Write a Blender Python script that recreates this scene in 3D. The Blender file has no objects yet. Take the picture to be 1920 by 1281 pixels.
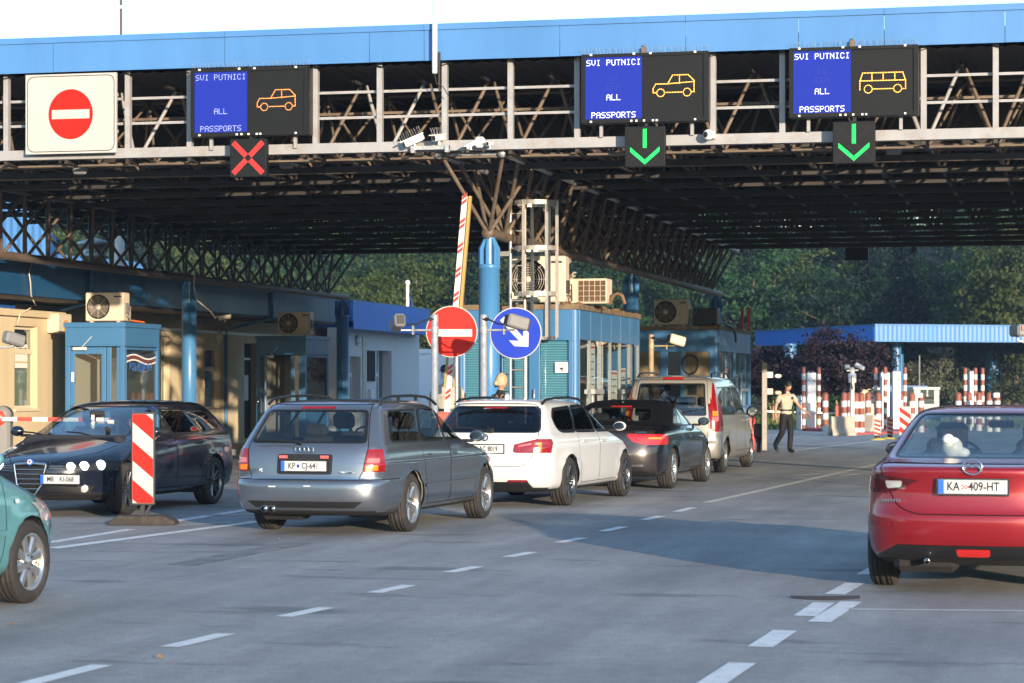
import bpy, bmesh, math, random
from mathutils import Vector, Matrix, noise
random.seed(7)
R = math.radians
SC = bpy.context.scene
COL = SC.collection

# ------------------------------------------------------------------ camera, sky, sun
FPX, CX, HZ, EYE, TH = 4500.0, 960.0, 724.0, 1.6, R(13.0)
cd = bpy.data.cameras.new('camera')
cam = bpy.data.objects.new('camera', cd)
COL.objects.link(cam)
cam.location = (0, 0, EYE)
cam.rotation_euler = (R(90), 0, TH)
cd.sensor_width = 36.0
cd.lens = 36.0 * FPX / 1920.0
cd.shift_y = (HZ - 640.5) / 1920.0
cd.clip_end = 3000
cd.dof.use_dof = True
cd.dof.focus_distance = 33.0
cd.dof.aperture_fstop = 4.5
SC.camera = cam

SUN_AZ, SUN_EL = R(147.0), R(7.6)          # clockwise from +Y
world = bpy.data.worlds.new('World')
SC.world = world
world.use_nodes = True
nt = world.node_tree
bg = nt.nodes['Background']
sky = nt.nodes.new('ShaderNodeTexSky')
sky.sky_type = 'NISHITA'
sky.sun_disc = False
sky.sun_elevation = SUN_EL
sky.sun_rotation = SUN_AZ
sky.altitude = 150
sky.air_density = 1.0
sky.dust_density = 0.4
sky.ozone_density = 2.2
nt.links.new(sky.outputs[0], bg.inputs[0])
bg.inputs[1].default_value = 0.15
sd = bpy.data.lights.new('sun', 'SUN')
sun = bpy.data.objects.new('sun', sd)
COL.objects.link(sun)
sd.energy = 3.0
sd.angle = R(0.5)
sd.color = (1.0, 0.82, 0.62)
sdir = Vector((math.sin(SUN_AZ) * math.cos(SUN_EL), math.cos(SUN_AZ) * math.cos(SUN_EL), math.sin(SUN_EL)))
sun.rotation_euler = sdir.to_track_quat('Z', 'Y').to_euler()
sun.location = (30, -40, 20)
SC.view_settings.view_transform = 'Standard'
SC.view_settings.look = 'None'
SC.view_settings.gamma = 1.0
SC.view_settings.use_curve_mapping = False
SC.view_settings.exposure = 1.6
SC.render.engine = 'CYCLES'
SC.cycles.max_bounces = 6
SC.cycles.transparent_max_bounces = 12
SC.cycles.caustics_reflective = False
SC.cycles.caustics_refractive = False

# ------------------------------------------------------------------ surveying helpers
def cw(L, D, z=0.0):
    """metres right of / ahead of the tripod -> world"""
    return Vector((L * math.cos(TH) - D * math.sin(TH), L * math.sin(TH) + D * math.cos(TH), z))

def gp(px, py, z=0.0):
    D = FPX * EYE / (py - HZ)
    return cw((px - CX) / FPX * D, D, z)

def at(px, py, D):
    return cw((px - CX) / FPX * D, D, EYE + (HZ - py) / FPX * D)

def atY(px, py, Y):
    t = (px - CX) / FPX
    return at(px, py, Y / (math.cos(TH) + t * math.sin(TH)))

def atX(px, py, X):
    t = (px - CX) / FPX
    return at(px, py, X / (t * math.cos(TH) - math.sin(TH)))

# ------------------------------------------------------------------ materials
MATS = {}
def mat(name, col, rough=0.5, metal=0.0, var=0.0, vscale=4.0, bump=0.0, bscale=40.0, coat=0.0,
        spec=0.5, emit=None, estr=0.0, stain=None, sscale=1.2, samt=0.0, streak=False):
    """principled material with optional value variation, stains and fine relief"""
    if name in MATS:
        return MATS[name]
    m = bpy.data.materials.new(name)
    m.use_nodes = True
    n = m.node_tree.nodes
    l = m.node_tree.links
    b = n['Principled BSDF']
    c = tuple(col) + (1.0,)
    b.inputs['Base Color'].default_value = c
    b.inputs['Roughness'].default_value = rough
    b.inputs['Metallic'].default_value = metal
    b.inputs['Specular IOR Level'].default_value = spec
    if coat:
        b.inputs['Coat Weight'].default_value = coat
        b.inputs['Coat Roughness'].default_value = 0.06
    if emit:
        b.inputs['Emission Color'].default_value = tuple(emit) + (1.0,)
        b.inputs['Emission Strength'].default_value = estr
    if var or samt or bump:
        tc = n.new('ShaderNodeTexCoord')
        mp = n.new('ShaderNodeMapping')
        l.new(tc.outputs['Object'], mp.inputs['Vector'])
        if streak:
            mp.inputs['Scale'].default_value = (1, 1, 0.12)
    src = None
    if var:
        nz = n.new('ShaderNodeTexNoise')
        nz.inputs['Scale'].default_value = vscale
        nz.inputs['Detail'].default_value = 6
        nz.inputs['Roughness'].default_value = 0.65
        l.new(mp.outputs[0], nz.inputs['Vector'])
        hsv = n.new('ShaderNodeHueSaturation')
        mr = n.new('ShaderNodeMapRange')
        mr.inputs[1].default_value = 0.3
        mr.inputs[2].default_value = 0.7
        mr.inputs[3].default_value = 1 - var
        mr.inputs[4].default_value = 1 + var
        l.new(nz.outputs['Fac'], mr.inputs[0])
        l.new(mr.outputs[0], hsv.inputs['Value'])
        hsv.inputs['Color'].default_value = c
        src = hsv.outputs['Color']
        rr = n.new('ShaderNodeMapRange')
        rr.inputs[1].default_value = 0.3
        rr.inputs[2].default_value = 0.7
        rr.inputs[3].default_value = max(0, rough - 0.1)
        rr.inputs[4].default_value = min(1, rough + 0.12)
        l.new(nz.outputs['Fac'], rr.inputs[0])
        l.new(rr.outputs[0], b.inputs['Roughness'])
    if samt:
        ns = n.new('ShaderNodeTexNoise')
        ns.inputs['Scale'].default_value = sscale
        ns.inputs['Detail'].default_value = 8
        ns.inputs['Roughness'].default_value = 0.7
        l.new(mp.outputs[0], ns.inputs['Vector'])
        cr = n.new('ShaderNodeMapRange')
        cr.inputs[1].default_value = 0.5
        cr.inputs[2].default_value = 0.72
        cr.inputs[3].default_value = 0
        cr.inputs[4].default_value = samt
        l.new(ns.outputs['Fac'], cr.inputs[0])
        mx = n.new('ShaderNodeMix')
        mx.data_type = 'RGBA'
        l.new(cr.outputs[0], mx.inputs[0])
        if src:
            l.new(src, mx.inputs[6])
        else:
            mx.inputs[6].default_value = c
        mx.inputs[7].default_value = tuple(stain) + (1.0,)
        src = mx.outputs[2]
    if src:
        l.new(src, b.inputs['Base Color'])
    if bump:
        nb = n.new('ShaderNodeTexNoise')
        nb.inputs['Scale'].default_value = bscale
        nb.inputs['Detail'].default_value = 4
        l.new(tc.outputs['Object'], nb.inputs['Vector'])
        bp = n.new('ShaderNodeBump')
        bp.inputs['Strength'].default_value = bump
        bp.inputs['Distance'].default_value = 0.01
        l.new(nb.outputs['Fac'], bp.inputs['Height'])
        l.new(bp.outputs[0], b.inputs['Normal'])
    MATS[name] = m
    return m

def glass(name, tint=(0.6, 0.65, 0.65), base=0.05, rough=0.02, ior=1.5):
    """thin pane: tinted see-through film with a mirror reflection that grows at grazing angles"""
    if name in MATS:
        return MATS[name]
    m = bpy.data.materials.new(name)
    m.use_nodes = True
    n = m.node_tree.nodes
    l = m.node_tree.links
    n.remove(n['Principled BSDF'])
    tr = n.new('ShaderNodeBsdfTransparent')
    tr.inputs[0].default_value = tuple(tint) + (1,)
    gl = n.new('ShaderNodeBsdfGlossy')
    gl.inputs['Roughness'].default_value = rough
    gl.inputs[0].default_value = (1, 1, 1, 1)
    fr = n.new('ShaderNodeFresnel')
    ge = n.new('ShaderNodeNewGeometry')
    mi = n.new('ShaderNodeMapRange')            # same reflectance from both sides of the pane
    mi.inputs[3].default_value = ior
    mi.inputs[4].default_value = 1.0 / ior
    l.new(ge.outputs['Backfacing'], mi.inputs[0])
    l.new(mi.outputs[0], fr.inputs[0])
    ad = n.new('ShaderNodeMath')
    ad.operation = 'MULTIPLY_ADD'
    ad.inputs[1].default_value = 1.0
    ad.inputs[2].default_value = base
    ad.use_clamp = True
    l.new(fr.outputs[0], ad.inputs[0])
    mx = n.new('ShaderNodeMixShader')
    l.new(ad.outputs[0], mx.inputs[0])
    l.new(tr.outputs[0], mx.inputs[1])
    l.new(gl.outputs[0], mx.inputs[2])
    cl = n.new('ShaderNodeBsdfTransparent')     # second face of a pane adds nothing
    m2 = n.new('ShaderNodeMixShader')
    l.new(ge.outputs['Backfacing'], m2.inputs[0])
    l.new(mx.outputs[0], m2.inputs[1])
    l.new(cl.outputs[0], m2.inputs[2])
    l.new(m2.outputs[0], n['Material Output'].inputs[0])
    MATS[name] = m
    return m

def leafmat(name, col, trans=0.35, var=0.25):
    if name in MATS:
        return MATS[name]
    m = bpy.data.materials.new(name)
    m.use_nodes = True
    n = m.node_tree.nodes
    l = m.node_tree.links
    b = n['Principled BSDF']
    b.inputs['Roughness'].default_value = 0.6
    b.inputs['Specular IOR Level'].default_value = 0.25
    tc = n.new('ShaderNodeTexCoord')
    nz = n.new('ShaderNodeTexNoise')
    nz.inputs['Scale'].default_value = 0.55
    nz.inputs['Detail'].default_value = 5
    l.new(tc.outputs['Object'], nz.inputs['Vector'])
    oi = n.new('ShaderNodeObjectInfo')
    hs = n.new('ShaderNodeHueSaturation')
    hs.inputs['Color'].default_value = tuple(col) + (1,)
    mr = n.new('ShaderNodeMapRange')
    mr.inputs[1].default_value = 0.3
    mr.inputs[2].default_value = 0.7
    mr.inputs[3].default_value = 1 - var
    mr.inputs[4].default_value = 1 + var
    l.new(nz.outputs['Fac'], mr.inputs[0])
    mo = n.new('ShaderNodeMapRange')
    mo.inputs[3].default_value = 0.7
    mo.inputs[4].default_value = 1.3
    l.new(oi.outputs['Random'], mo.inputs[0])
    mu = n.new('ShaderNodeMath')
    mu.operation = 'MULTIPLY'
    l.new(mr.outputs[0], mu.inputs[0])
    l.new(mo.outputs[0], mu.inputs[1])
    l.new(mu.outputs[0], hs.inputs['Value'])
    mh = n.new('ShaderNodeMapRange')
    mh.inputs[3].default_value = 0.485
    mh.inputs[4].default_value = 0.52
    l.new(oi.outputs['Random'], mh.inputs[0])
    l.new(mh.outputs[0], hs.inputs['Hue'])
    l.new(hs.outputs[0], b.inputs['Base Color'])
    tl = n.new('ShaderNodeBsdfTranslucent')
    l.new(hs.outputs[0], tl.inputs[0])
    mx = n.new('ShaderNodeMixShader')
    mx.inputs[0].default_value = trans
    l.new(b.outputs[0], mx.inputs[1])
    l.new(tl.outputs[0], mx.inputs[2])
    l.new(mx.outputs[0], n['Material Output'].inputs[0])
    MATS[name] = m
    return m

# ------------------------------------------------------------------ mesh builder
class MB:
    def __init__(s):
        s.v = []; s.f = []; s.mi = []; s.sm = []; s.cur = 0
    def add(s, vs, fs, smooth=False):
        o = len(s.v)
        s.v += [tuple(p) for p in vs]
        for f in fs:
            s.f.append(tuple(i + o for i in f)); s.mi.append(s.cur); s.sm.append(smooth)
        return s
    def box(s, x0, x1, y0, y1, z0, z1, M=None):
        vs = [Vector(p) for p in ((x0,y0,z0),(x1,y0,z0),(x1,y1,z0),(x0,y1,z0),(x0,y0,z1),(x1,y0,z1),(x1,y1,z1),(x0,y1,z1))]
        if M: vs = [M @ p for p in vs]
        return s.add(vs, [(0,3,2,1),(4,5,6,7),(0,1,5,4),(1,2,6,5),(2,3,7,6),(3,0,4,7)])
    def cbox(s, c, d, rz=0.0, M=None):
        m = Matrix.Translation(c) @ Matrix.Rotation(rz, 4, 'Z')
        if M: m = Matrix.Translation(c) @ M
        return s.box(-d[0]/2, d[0]/2, -d[1]/2, d[1]/2, -d[2]/2, d[2]/2, m)
    def bbox(s, c, d, b=0.02, M=None):
        """box with chamfered edges"""
        hx, hy, hz = d[0]/2, d[1]/2, d[2]/2
        b = min(b, hx*.95, hy*.95, hz*.95)
        vs = []; idx = {}
        for sx in (-1,1):
            for sy in (-1,1):
                for sz in (-1,1):
                    for k in range(3):
                        p = [sx*(hx-b), sy*(hy-b), sz*(hz-b)]
                        p[k] = (sx*hx, sy*hy, sz*hz)[k]
                        idx[(sx,sy,sz,k)] = len(vs)
                        q = Vector(p)
                        if M: q = M @ q
                        vs.append(q + Vector(c))
        fs = []
        for k in range(3):
            a, e = [(1,2),(0,2),(0,1)][k]
            for sg in (-1,1):
                q = []
                for u,w in ((-1,-1),(1,-1),(1,1),(-1,1)):
                    t=[0,0,0]; t[k]=sg; t[a]=u; t[e]=w
                    q.append(idx[(t[0],t[1],t[2],k)])
                fs.append(tuple(q))
        for k in range(3):          # edge chamfers, edge runs along axis k
            a, e = [(1,2),(0,2),(0,1)][k]
            for u in (-1,1):
                for w in (-1,1):
                    q=[]
                    for kk,g in ((a,-1),(a,1),(e,1),(e,-1)):
                        t=[0,0,0]; t[k]=g; t[a]=u; t[e]=w
                        q.append(idx[(t[0],t[1],t[2],kk)])
                    fs.append(tuple(q))
        for sx in (-1,1):
            for sy in (-1,1):
                for sz in (-1,1):
                    fs.append((idx[(sx,sy,sz,0)],idx[(sx,sy,sz,1)],idx[(sx,sy,sz,2)]))
        return s.add(vs, fs)
    def tube(s, pts, r, n=8, cap=True, r2=None):
        pts = [Vector(p) for p in pts]
        vs = []; fs = []
        up = None
        for i, p in enumerate(pts):
            d = (pts[min(i+1,len(pts)-1)] - pts[max(i-1,0)])
            if d.length < 1e-9: d = Vector((0,0,1))
            d.normalize()
            if up is None:
                up = d.orthogonal().normalized()
            up = (up - d*up.dot(d))
            if up.length < 1e-6: up = d.orthogonal()
            up.normalize()
            w = d.cross(up)
            rr = r if r2 is None else r + (r2-r)*i/(len(pts)-1)
            for k in range(n):
                a = 2*math.pi*k/n
                vs.append(p + up*math.cos(a)*rr + w*math.sin(a)*rr)
        for i in range(len(pts)-1):
            for k in range(n):
                a = i*n+k; b = i*n+(k+1)%n
                fs.append((a,b,b+n,a+n))
        s.add(vs, fs, True)
        if cap:
            o = len(vs)
            s.add(vs[:n], [tuple(range(n-1,-1,-1))])
            s.add(vs[o-n:], [tuple(range(n))])
        return s
    def bar(s, a, b, w, h=None):
        """square bar from a to b"""
        h = h or w
        a = Vector(a); b = Vector(b); d = b-a; L = d.length; d.normalize()
        ref = Vector((0,0,1)) if abs(d.z) < .95 else Vector((0,1,0))
        x = d.cross(ref).normalized(); y = x.cross(d).normalized()
        M = Matrix((( x.x,d.x,y.x,a.x),(x.y,d.y,y.y,a.y),(x.z,d.z,y.z,a.z),(0,0,0,1)))
        return s.box(-w/2,w/2,0,L,-h/2,h/2,M)
    def lathe(s, prof, n=24, M=None, smooth=True):
        """prof: (r, z) pairs round Z"""
        vs=[]; fs=[]
        for r,z in prof:
            for k in range(n):
                a=2*math.pi*k/n
                p=Vector((r*math.cos(a), r*math.sin(a), z))
                vs.append(M @ p if M else p)
        for i in range(len(prof)-1):
            for k in range(n):
                a=i*n+k; b=i*n+(k+1)%n
                fs.append((a,b,b+n,a+n))
        return s.add(vs,fs,smooth)
    def prism(s, poly, d0, d1, M=None):
        """poly: 2D points in local XZ, extruded along Y from d0 to d1"""
        n=len(poly)
        vs=[Vector((x,d0,z)) for x,z in poly]+[Vector((x,d1,z)) for x,z in poly]
        if M: vs=[M @ p for p in vs]
        fs=[tuple(range(n)), tuple(range(2*n-1,n-1,-1))]
        for i in range(n):
            j=(i+1)%n
            fs.append((j,i,i+n,j+n))
        return s.add(vs,fs)
    def ball(s, c, r, n=12, m=8, sx=1, sy=1, sz=1, M=None):
        vs=[]; fs=[]
        for i in range(m+1):
            t=math.pi*i/m
            for k in range(n):
                a=2*math.pi*k/n
                p=Vector((r*sx*math.sin(t)*math.cos(a), r*sy*math.sin(t)*math.sin(a), r*sz*math.cos(t)))
                if M: p=M @ p
                vs.append(p+Vector(c))
        for i in range(m):
            for k in range(n):
                a=i*n+k; b=i*n+(k+1)%n
                fs.append((a,a+n,b+n,b))
        return s.add(vs,fs,True)
    def mesh(s, name, mats):
        me = bpy.data.meshes.new(name)
        me.from_pydata(s.v, [], s.f)
        for m in (mats if isinstance(mats,(list,tuple)) else [mats]):
            me.materials.append(m)
        me.polygons.foreach_set('material_index', s.mi)
        me.polygons.foreach_set('use_smooth', s.sm)
        me.update()
        return me
    def build(s, name, mats, parent=None, bevel=0.0):
        o = bpy.data.objects.new(name, s.mesh(name, mats))
        COL.objects.link(o)
        if parent: o.parent = parent
        if bevel:
            b = o.modifiers.new('bevel','BEVEL'); b.width=bevel; b.segments=2; b.limit_method='ANGLE'; b.angle_limit=R(40)
        return o

def tag(o, label=None, cat=None, group=None, kind=None):
    if label: o['label']=label
    if cat: o['category']=cat
    if group: o['group']=group
    if kind: o['kind']=kind
    return o
def thing(name, label, cat, loc=(0,0,0), rz=0.0, group=None):
    o=bpy.data.objects.new(name,None); COL.objects.link(o)
    o.location=loc; o.rotation_euler=(0,0,rz); o.empty_display_size=.2
    return tag(o,label,cat,group)
KIDS = {}
def copy_tree(o, parent=None, label=None):
    c=o.copy(); COL.objects.link(c)
    if parent: c.parent=parent
    for ch in list(o.children): copy_tree(ch,c)
    if label: c['label']=label
    return c

def text_mesh(body, size, align='CENTER', extrude=0.0, sx=1.0):
    cu=bpy.data.curves.new('lettering','FONT'); cu.body=body; cu.size=size
    cu.align_x=align; cu.align_y='CENTER'; cu.extrude=extrude; cu.resolution_u=3; cu.offset=size*.022
    o=bpy.data.objects.new('lettering_curve',cu); COL.objects.link(o)
    o.scale=(sx,1,1)
    dg=bpy.context.evaluated_depsgraph_get(); dg.update()
    me=bpy.data.meshes.new_from_object(o.evaluated_get(dg))
    for v in me.vertices: v.co.x*=sx
    bpy.data.objects.remove(o)
    return me
def text(name, body, size, M, m, parent=None, align='CENTER', sx=1.0):
    """flat lettering in the local XY plane of M"""
    me=text_mesh(body,size,align,0.0,sx); me.materials.clear(); me.materials.append(m)
    o=bpy.data.objects.new(name,me); COL.objects.link(o)
    if parent: o.parent=parent
    o.matrix_local=M
    return o
def face_y(x,y,z):
    """frame whose XY plane stands upright facing -Y (text readable from -Y)"""
    return Matrix.Translation((x,y,z)) @ Matrix.Rotation(R(90),4,'X')

GLY={'S':"01111 10000 10000 01110 00001 00001 11110",'V':"10001 10001 10001 10001 10001 01010 00100",
'I':"01110 00100 00100 00100 00100 00100 01110",'P':"11110 10001 10001 11110 10000 10000 10000",
'U':"10001 10001 10001 10001 10001 10001 01110",'T':"11111 00100 00100 00100 00100 00100 00100",
'N':"10001 11001 10101 10101 10011 10001 10001",'C':"01110 10001 10000 10000 10000 10001 01110",
'A':"01110 10001 10001 11111 10001 10001 10001",'L':"10000 10000 10000 10000 10000 10000 11111",
'R':"11110 10001 10001 11110 10100 10010 10001",'O':"01110 10001 10001 10001 10001 10001 01110",
'E':"11111 10000 10000 11110 10000 10000 11111"}
def dots_text(mb, s, cx, cz, pitch, r, y):
    w=len(s)*6-1
    for i,ch in enumerate(s):
        if ch==' ': continue
        for row,line in enumerate(GLY[ch].split()):
            for colm,b in enumerate(line):
                if b=='1':
                    x=cx+(i*6+colm-(w-1)/2)*pitch; z=cz+(3-row)*pitch
                    dot(mb,x,z,r,y)
def dot(mb,x,z,r,y):
    mb.add([(x+r*math.cos(k*math.pi/3),y,z+r*math.sin(k*math.pi/3)) for k in range(6)],[tuple(range(6))])
def dots_line(mb,pts,step,r,y):
    for (x0,z0),(x1,z1) in zip(pts,pts[1:]):
        L=math.hypot(x1-x0,z1-z0); n=max(1,round(L/step))
        for i in range(n): dot(mb,x0+(x1-x0)*i/n,z0+(z1-z0)*i/n,r,y)
    dot(mb,pts[-1][0],pts[-1][1],r,y)

# common materials
M_={}
M_['asphalt']=None
blue_lt=mat('blue_fascia_paint',(0.066,0.20,0.45),0.42,0,var=.10,vscale=.45,stain=(.05,.15,.36),sscale=1.6,samt=.5,streak=True)
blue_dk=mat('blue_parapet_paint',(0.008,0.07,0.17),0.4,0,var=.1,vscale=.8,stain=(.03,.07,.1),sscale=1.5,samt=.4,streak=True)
blue_booth=mat('blue_booth_paint',(0.042,0.155,0.33),0.38,0,var=.06,vscale=2,stain=(.05,.14,.22),sscale=2.5,samt=.3,streak=True)
blue_col=mat('blue_column_paint',(0.058,0.20,0.41),0.32,0,var=.1,vscale=3,stain=(.03,.09,.16),sscale=3,samt=.35,streak=True)
blue_bright=mat('bright_blue_sheet',(0.045,0.20,0.68),0.4,0,var=.06,vscale=.7)
white_stl=mat('white_steel_paint',(0.31,0.31,0.315),0.45,0,var=.1,vscale=3,stain=(.25,.16,.09),sscale=4,samt=.5)
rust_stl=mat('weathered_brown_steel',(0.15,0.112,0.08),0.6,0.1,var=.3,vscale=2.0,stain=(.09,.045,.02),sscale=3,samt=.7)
dark_stl=mat('grimy_shade_steel',(0.035,0.029,0.024),0.65,0,var=.3,vscale=2.5,stain=(.03,.018,.01),sscale=3,samt=.6)  # grimy steel, its dark tone doubling as shade inside the canopy
galv=mat('galvanised_steel',(0.5,0.5,0.49),0.42,0.6,var=.15,vscale=14,stain=(.3,.28,.25),sscale=9,samt=.4)
black_pl=mat('black_plastic',(0.012,0.012,0.013),0.45)
rubber=mat('tyre_rubber',(0.022,0.020,0.019),0.8,0,var=.2,vscale=8,stain=(.10,.08,.06),sscale=5,samt=.45)
white_pl=mat('white_plastic',(0.72,0.71,0.68),0.4,0,var=.05,vscale=6)
grey_pl=mat('grey_plastic',(0.20,0.195,0.19),0.45,0,var=.05,vscale=6)
cream_pl=mat('cream_metal',(0.62,0.54,0.42),0.45,0,var=.06,vscale=5,stain=(.4,.3,.2),sscale=4,samt=.35)
sign_red=mat('sign_red',(0.60,0.016,0.010),0.5,0,var=.06,vscale=5,spec=.15)
sign_white=mat('sign_white',(0.44,0.425,0.395),0.45,0,var=.05,vscale=4,stain=(.45,.42,.37),sscale=2.5,samt=.25,streak=True)
sign_blue=mat('sign_blue',(0.004,0.032,0.36),0.5,spec=.15,var=.06,vscale=5)
dark_gls=glass('dark_booth_glass',(0.30,0.34,0.34),0.08)
clear_gls=glass('clear_booth_glass',(0.86,0.92,0.91),0.06)
# ------------------------------------------------------------------ cars
def paint(name, col, metal, rough, coat=1.0, var=0.0):
    m=mat(name,col,rough,metal,var=var,vscale=3,coat=coat)
    return m
lin_dark=mat('dark_cabin_trim',(0.02,0.02,0.022),0.8)
lin_beige=mat('beige_cabin_trim',(0.30,0.26,0.19),0.8)
under_m=mat('underbody_black',(0.012,0.011,0.011),0.85,0,var=.3,vscale=4)
gap_m=mat('panel_gap_black',(0.004,0.004,0.004),0.9)
trim_m=mat('black_window_trim',(0.01,0.01,0.011),0.35)
red_lamp=mat('red_lamp_lens',(0.22,0.006,0.008),0.15,0,coat=.6,var=.25,vscale=14)
red_lit=mat('lit_red_lamp',(0.35,0.01,0.01),0.15,0,coat=1,emit=(1,.04,.03),estr=.10)
amber_lamp=mat('amber_lamp_lens',(0.75,0.20,0.015),0.12,0,coat=1,emit=(1,.25,.02),estr=.06)
clear_lamp=mat('clear_lamp_lens',(0.62,0.58,0.56),0.08,0.3,coat=1)
pink_lamp=mat('pale_red_lamp_lens',(0.60,0.12,0.11),0.1,0,coat=1)
lamp_dark=mat('smoked_red_lens',(0.07,0.004,0.006),0.08,0,coat=1)
head_lit=mat('lit_headlamp',(0.9,0.9,0.9),0.1,0,emit=(1,1,.97),estr=2.2)
chrome=mat('chrome',(0.62,0.62,0.62),0.14,1.0)
mirror_g=mat('mirror_glass',(.14,.15,.16),.08,1.0)
plate_w=mat('plate_white',(0.60,0.60,0.58),0.5)
plate_b=mat('plate_blue',(0.02,0.12,0.55),0.4)
plate_k=mat('plate_black',(0.01,0.01,0.012),0.5)
gls_car=glass('car_window_glass',(0.40,0.46,0.45),0.07)
gls_tint=glass('tinted_car_glass',(0.025,0.025,0.03),0.02)
gls_front=glass('windscreen_glass',(0.36,0.42,0.43),0.16)
rim_silver=mat('silver_wheel_alloy',(0.62,0.60,0.57),0.22,0.9)
rim_dark=mat('dark_wheel_alloy',(0.16,0.16,0.165),0.25,0.9)
disc_m=mat('brown_brake_disc',(0.28,0.17,0.11),0.45,0.7)
skin_m=mat('skin',(0.50,0.27,0.18),0.55)

def chaikin(keys,it=2):
    for _ in range(it):
        out=[keys[0]]
        for a,b in zip(keys,keys[1:]):
            out.append(tuple(.75*p+.25*q for p,q in zip(a,b)))
            out.append(tuple(.25*p+.75*q for p,q in zip(a,b)))
        out.append(keys[-1]); keys=out
    return keys

def outline(k, bow, NR=11, NS=22, NF=11):
    z,xr,xf,w,rl,fl,pr,pf=k
    xr_,xf_=min(xr,xf-.02),max(xf,xr+.02)
    tot=xf_-xr_
    if rl+fl>tot*.96:
        s=tot*.96/(rl+fl); rl*=s; fl*=s
    we=w*(1-bow)
    pts=[]
    for i in range(NR):
        a=math.pi/2*i/NR
        pts.append((xr_+rl*(1-math.cos(a)**(2/pr)), we*math.sin(a)**(2/pr)))
    x0,x1=xr_+rl,xf_-fl
    for i in range(NS+1):
        t=i/NS; x=x0+(x1-x0)*t; u=2*t-1
        pts.append((x, w*(1-bow*u*u)))
    for i in range(1,NF+1):
        a=math.pi/2*(1-i/NF)
        pts.append((xf_-fl*(1-math.cos(a)**(2/pf)), we*max(0,math.sin(a))**(2/pf)))
    return [(x,y,z) for x,y in pts]

def inside(poly,p):
    c=False; n=len(poly); x,y=p
    for i in range(n):
        x0,y0=poly[i]; x1,y1=poly[(i+1)%n]
        if (y0>y)!=(y1>y) and x < (x1-x0)*(y-y0)/(y1-y0)+x0: c=not c
    return c
def rounded(poly,r,seg=3):
    out=[]; n=len(poly)
    for i in range(n):
        p=Vector(poly[i]); a=Vector(poly[i-1]); b=Vector(poly[(i+1)%n])
        d1=(a-p); d2=(b-p); rr=min(r,d1.length*.45,d2.length*.45)
        q1=p+d1.normalized()*rr; q2=p+d2.normalized()*rr
        for k in range(seg+1):
            t=k/seg
            q=q1*(1-t)**2+p*2*t*(1-t)+q2*t*t
            out.append((q.x,q.y))
    return out
def grow(poly,d):
    """offset a polygon outwards (positive d)"""
    n=len(poly); ar=sum(poly[i][0]*poly[(i+1)%n][1]-poly[(i+1)%n][0]*poly[i][1] for i in range(n))
    sg=1 if ar>0 else -1
    out=[]
    for i in range(n):
        p=Vector(poly[i]); e1=(p-Vector(poly[i-1])); e2=(Vector(poly[(i+1)%n])-p)
        if e1.length<1e-6: e1=e2
        if e2.length<1e-6: e2=e1
        e1.normalize(); e2.normalize()
        n1=Vector((e1.y,-e1.x))*sg; n2=Vector((e2.y,-e2.x))*sg
        m=(n1+n2)
        if m.length<1e-4: m=n1
        m.normalize(); c=max(.35,m.dot(n1))
        q=p+m*(d/c); out.append((q.x,q.y))
    return out

AX={'y':(0,2),'x':(1,2),'z':(0,1)}
def cut_region(bm,axis,poly,filt):
    i,j=AX[axis]
    us=[p[0] for p in poly]; vs=[p[1] for p in poly]
    u0,u1,v0,v1=min(us),max(us),min(vs),max(vs)
    def cand():
        fs=[]
        for f in bm.faces:
            if not filt(f): continue
            cu=[v.co[i] for v in f.verts]; cv=[v.co[j] for v in f.verts]
            if max(cu)<u0 or min(cu)>u1 or max(cv)<v0 or min(cv)>v1: continue
            fs.append(f)
        return fs
    fs=cand()
    n=len(poly)
    geom=set(fs)
    for k in range(n):
        a,b=poly[k],poly[(k+1)%n]
        du,dv=b[0]-a[0],b[1]-a[1]
        if math.hypot(du,dv)<1e-5: continue
        co=[0,0,0]; co[i],co[j]=a
        no=[0,0,0]; no[i],no[j]=dv,-du
        # restrict to the faces the edge itself meets
        m0,m1=min(a[0],b[0])-1e-4,max(a[0],b[0])+1e-4
        q0,q1=min(a[1],b[1])-1e-4,max(a[1],b[1])+1e-4
        sub=[]
        for f in fs:
            if not f.is_valid: continue
            cu=[v.co[i] for v in f.verts]; cv=[v.co[j] for v in f.verts]
            if max(cu)<m0 or min(cu)>m1 or max(cv)<q0 or min(cv)>q1: continue
            sub.append(f)
        if not sub: continue
        g=set(sub)
        for f in sub:
            g.update(f.edges); g.update(f.verts)
        r=bmesh.ops.bisect_plane(bm,geom=list(g),dist=1e-5,plane_co=co,plane_no=no)
        new=[e for e in r['geom'] if isinstance(e,bmesh.types.BMFace)]
        ss=set(fs); fs=[f for f in fs if f.is_valid]+[f for f in new if f not in ss]
    bm.normal_update()
    res=[]
    for f in set(fs):
        if not f.is_valid: continue
        c=f.calc_center_median()
        if inside(poly,(c[i],c[j])): res.append(f)
    return res

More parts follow.
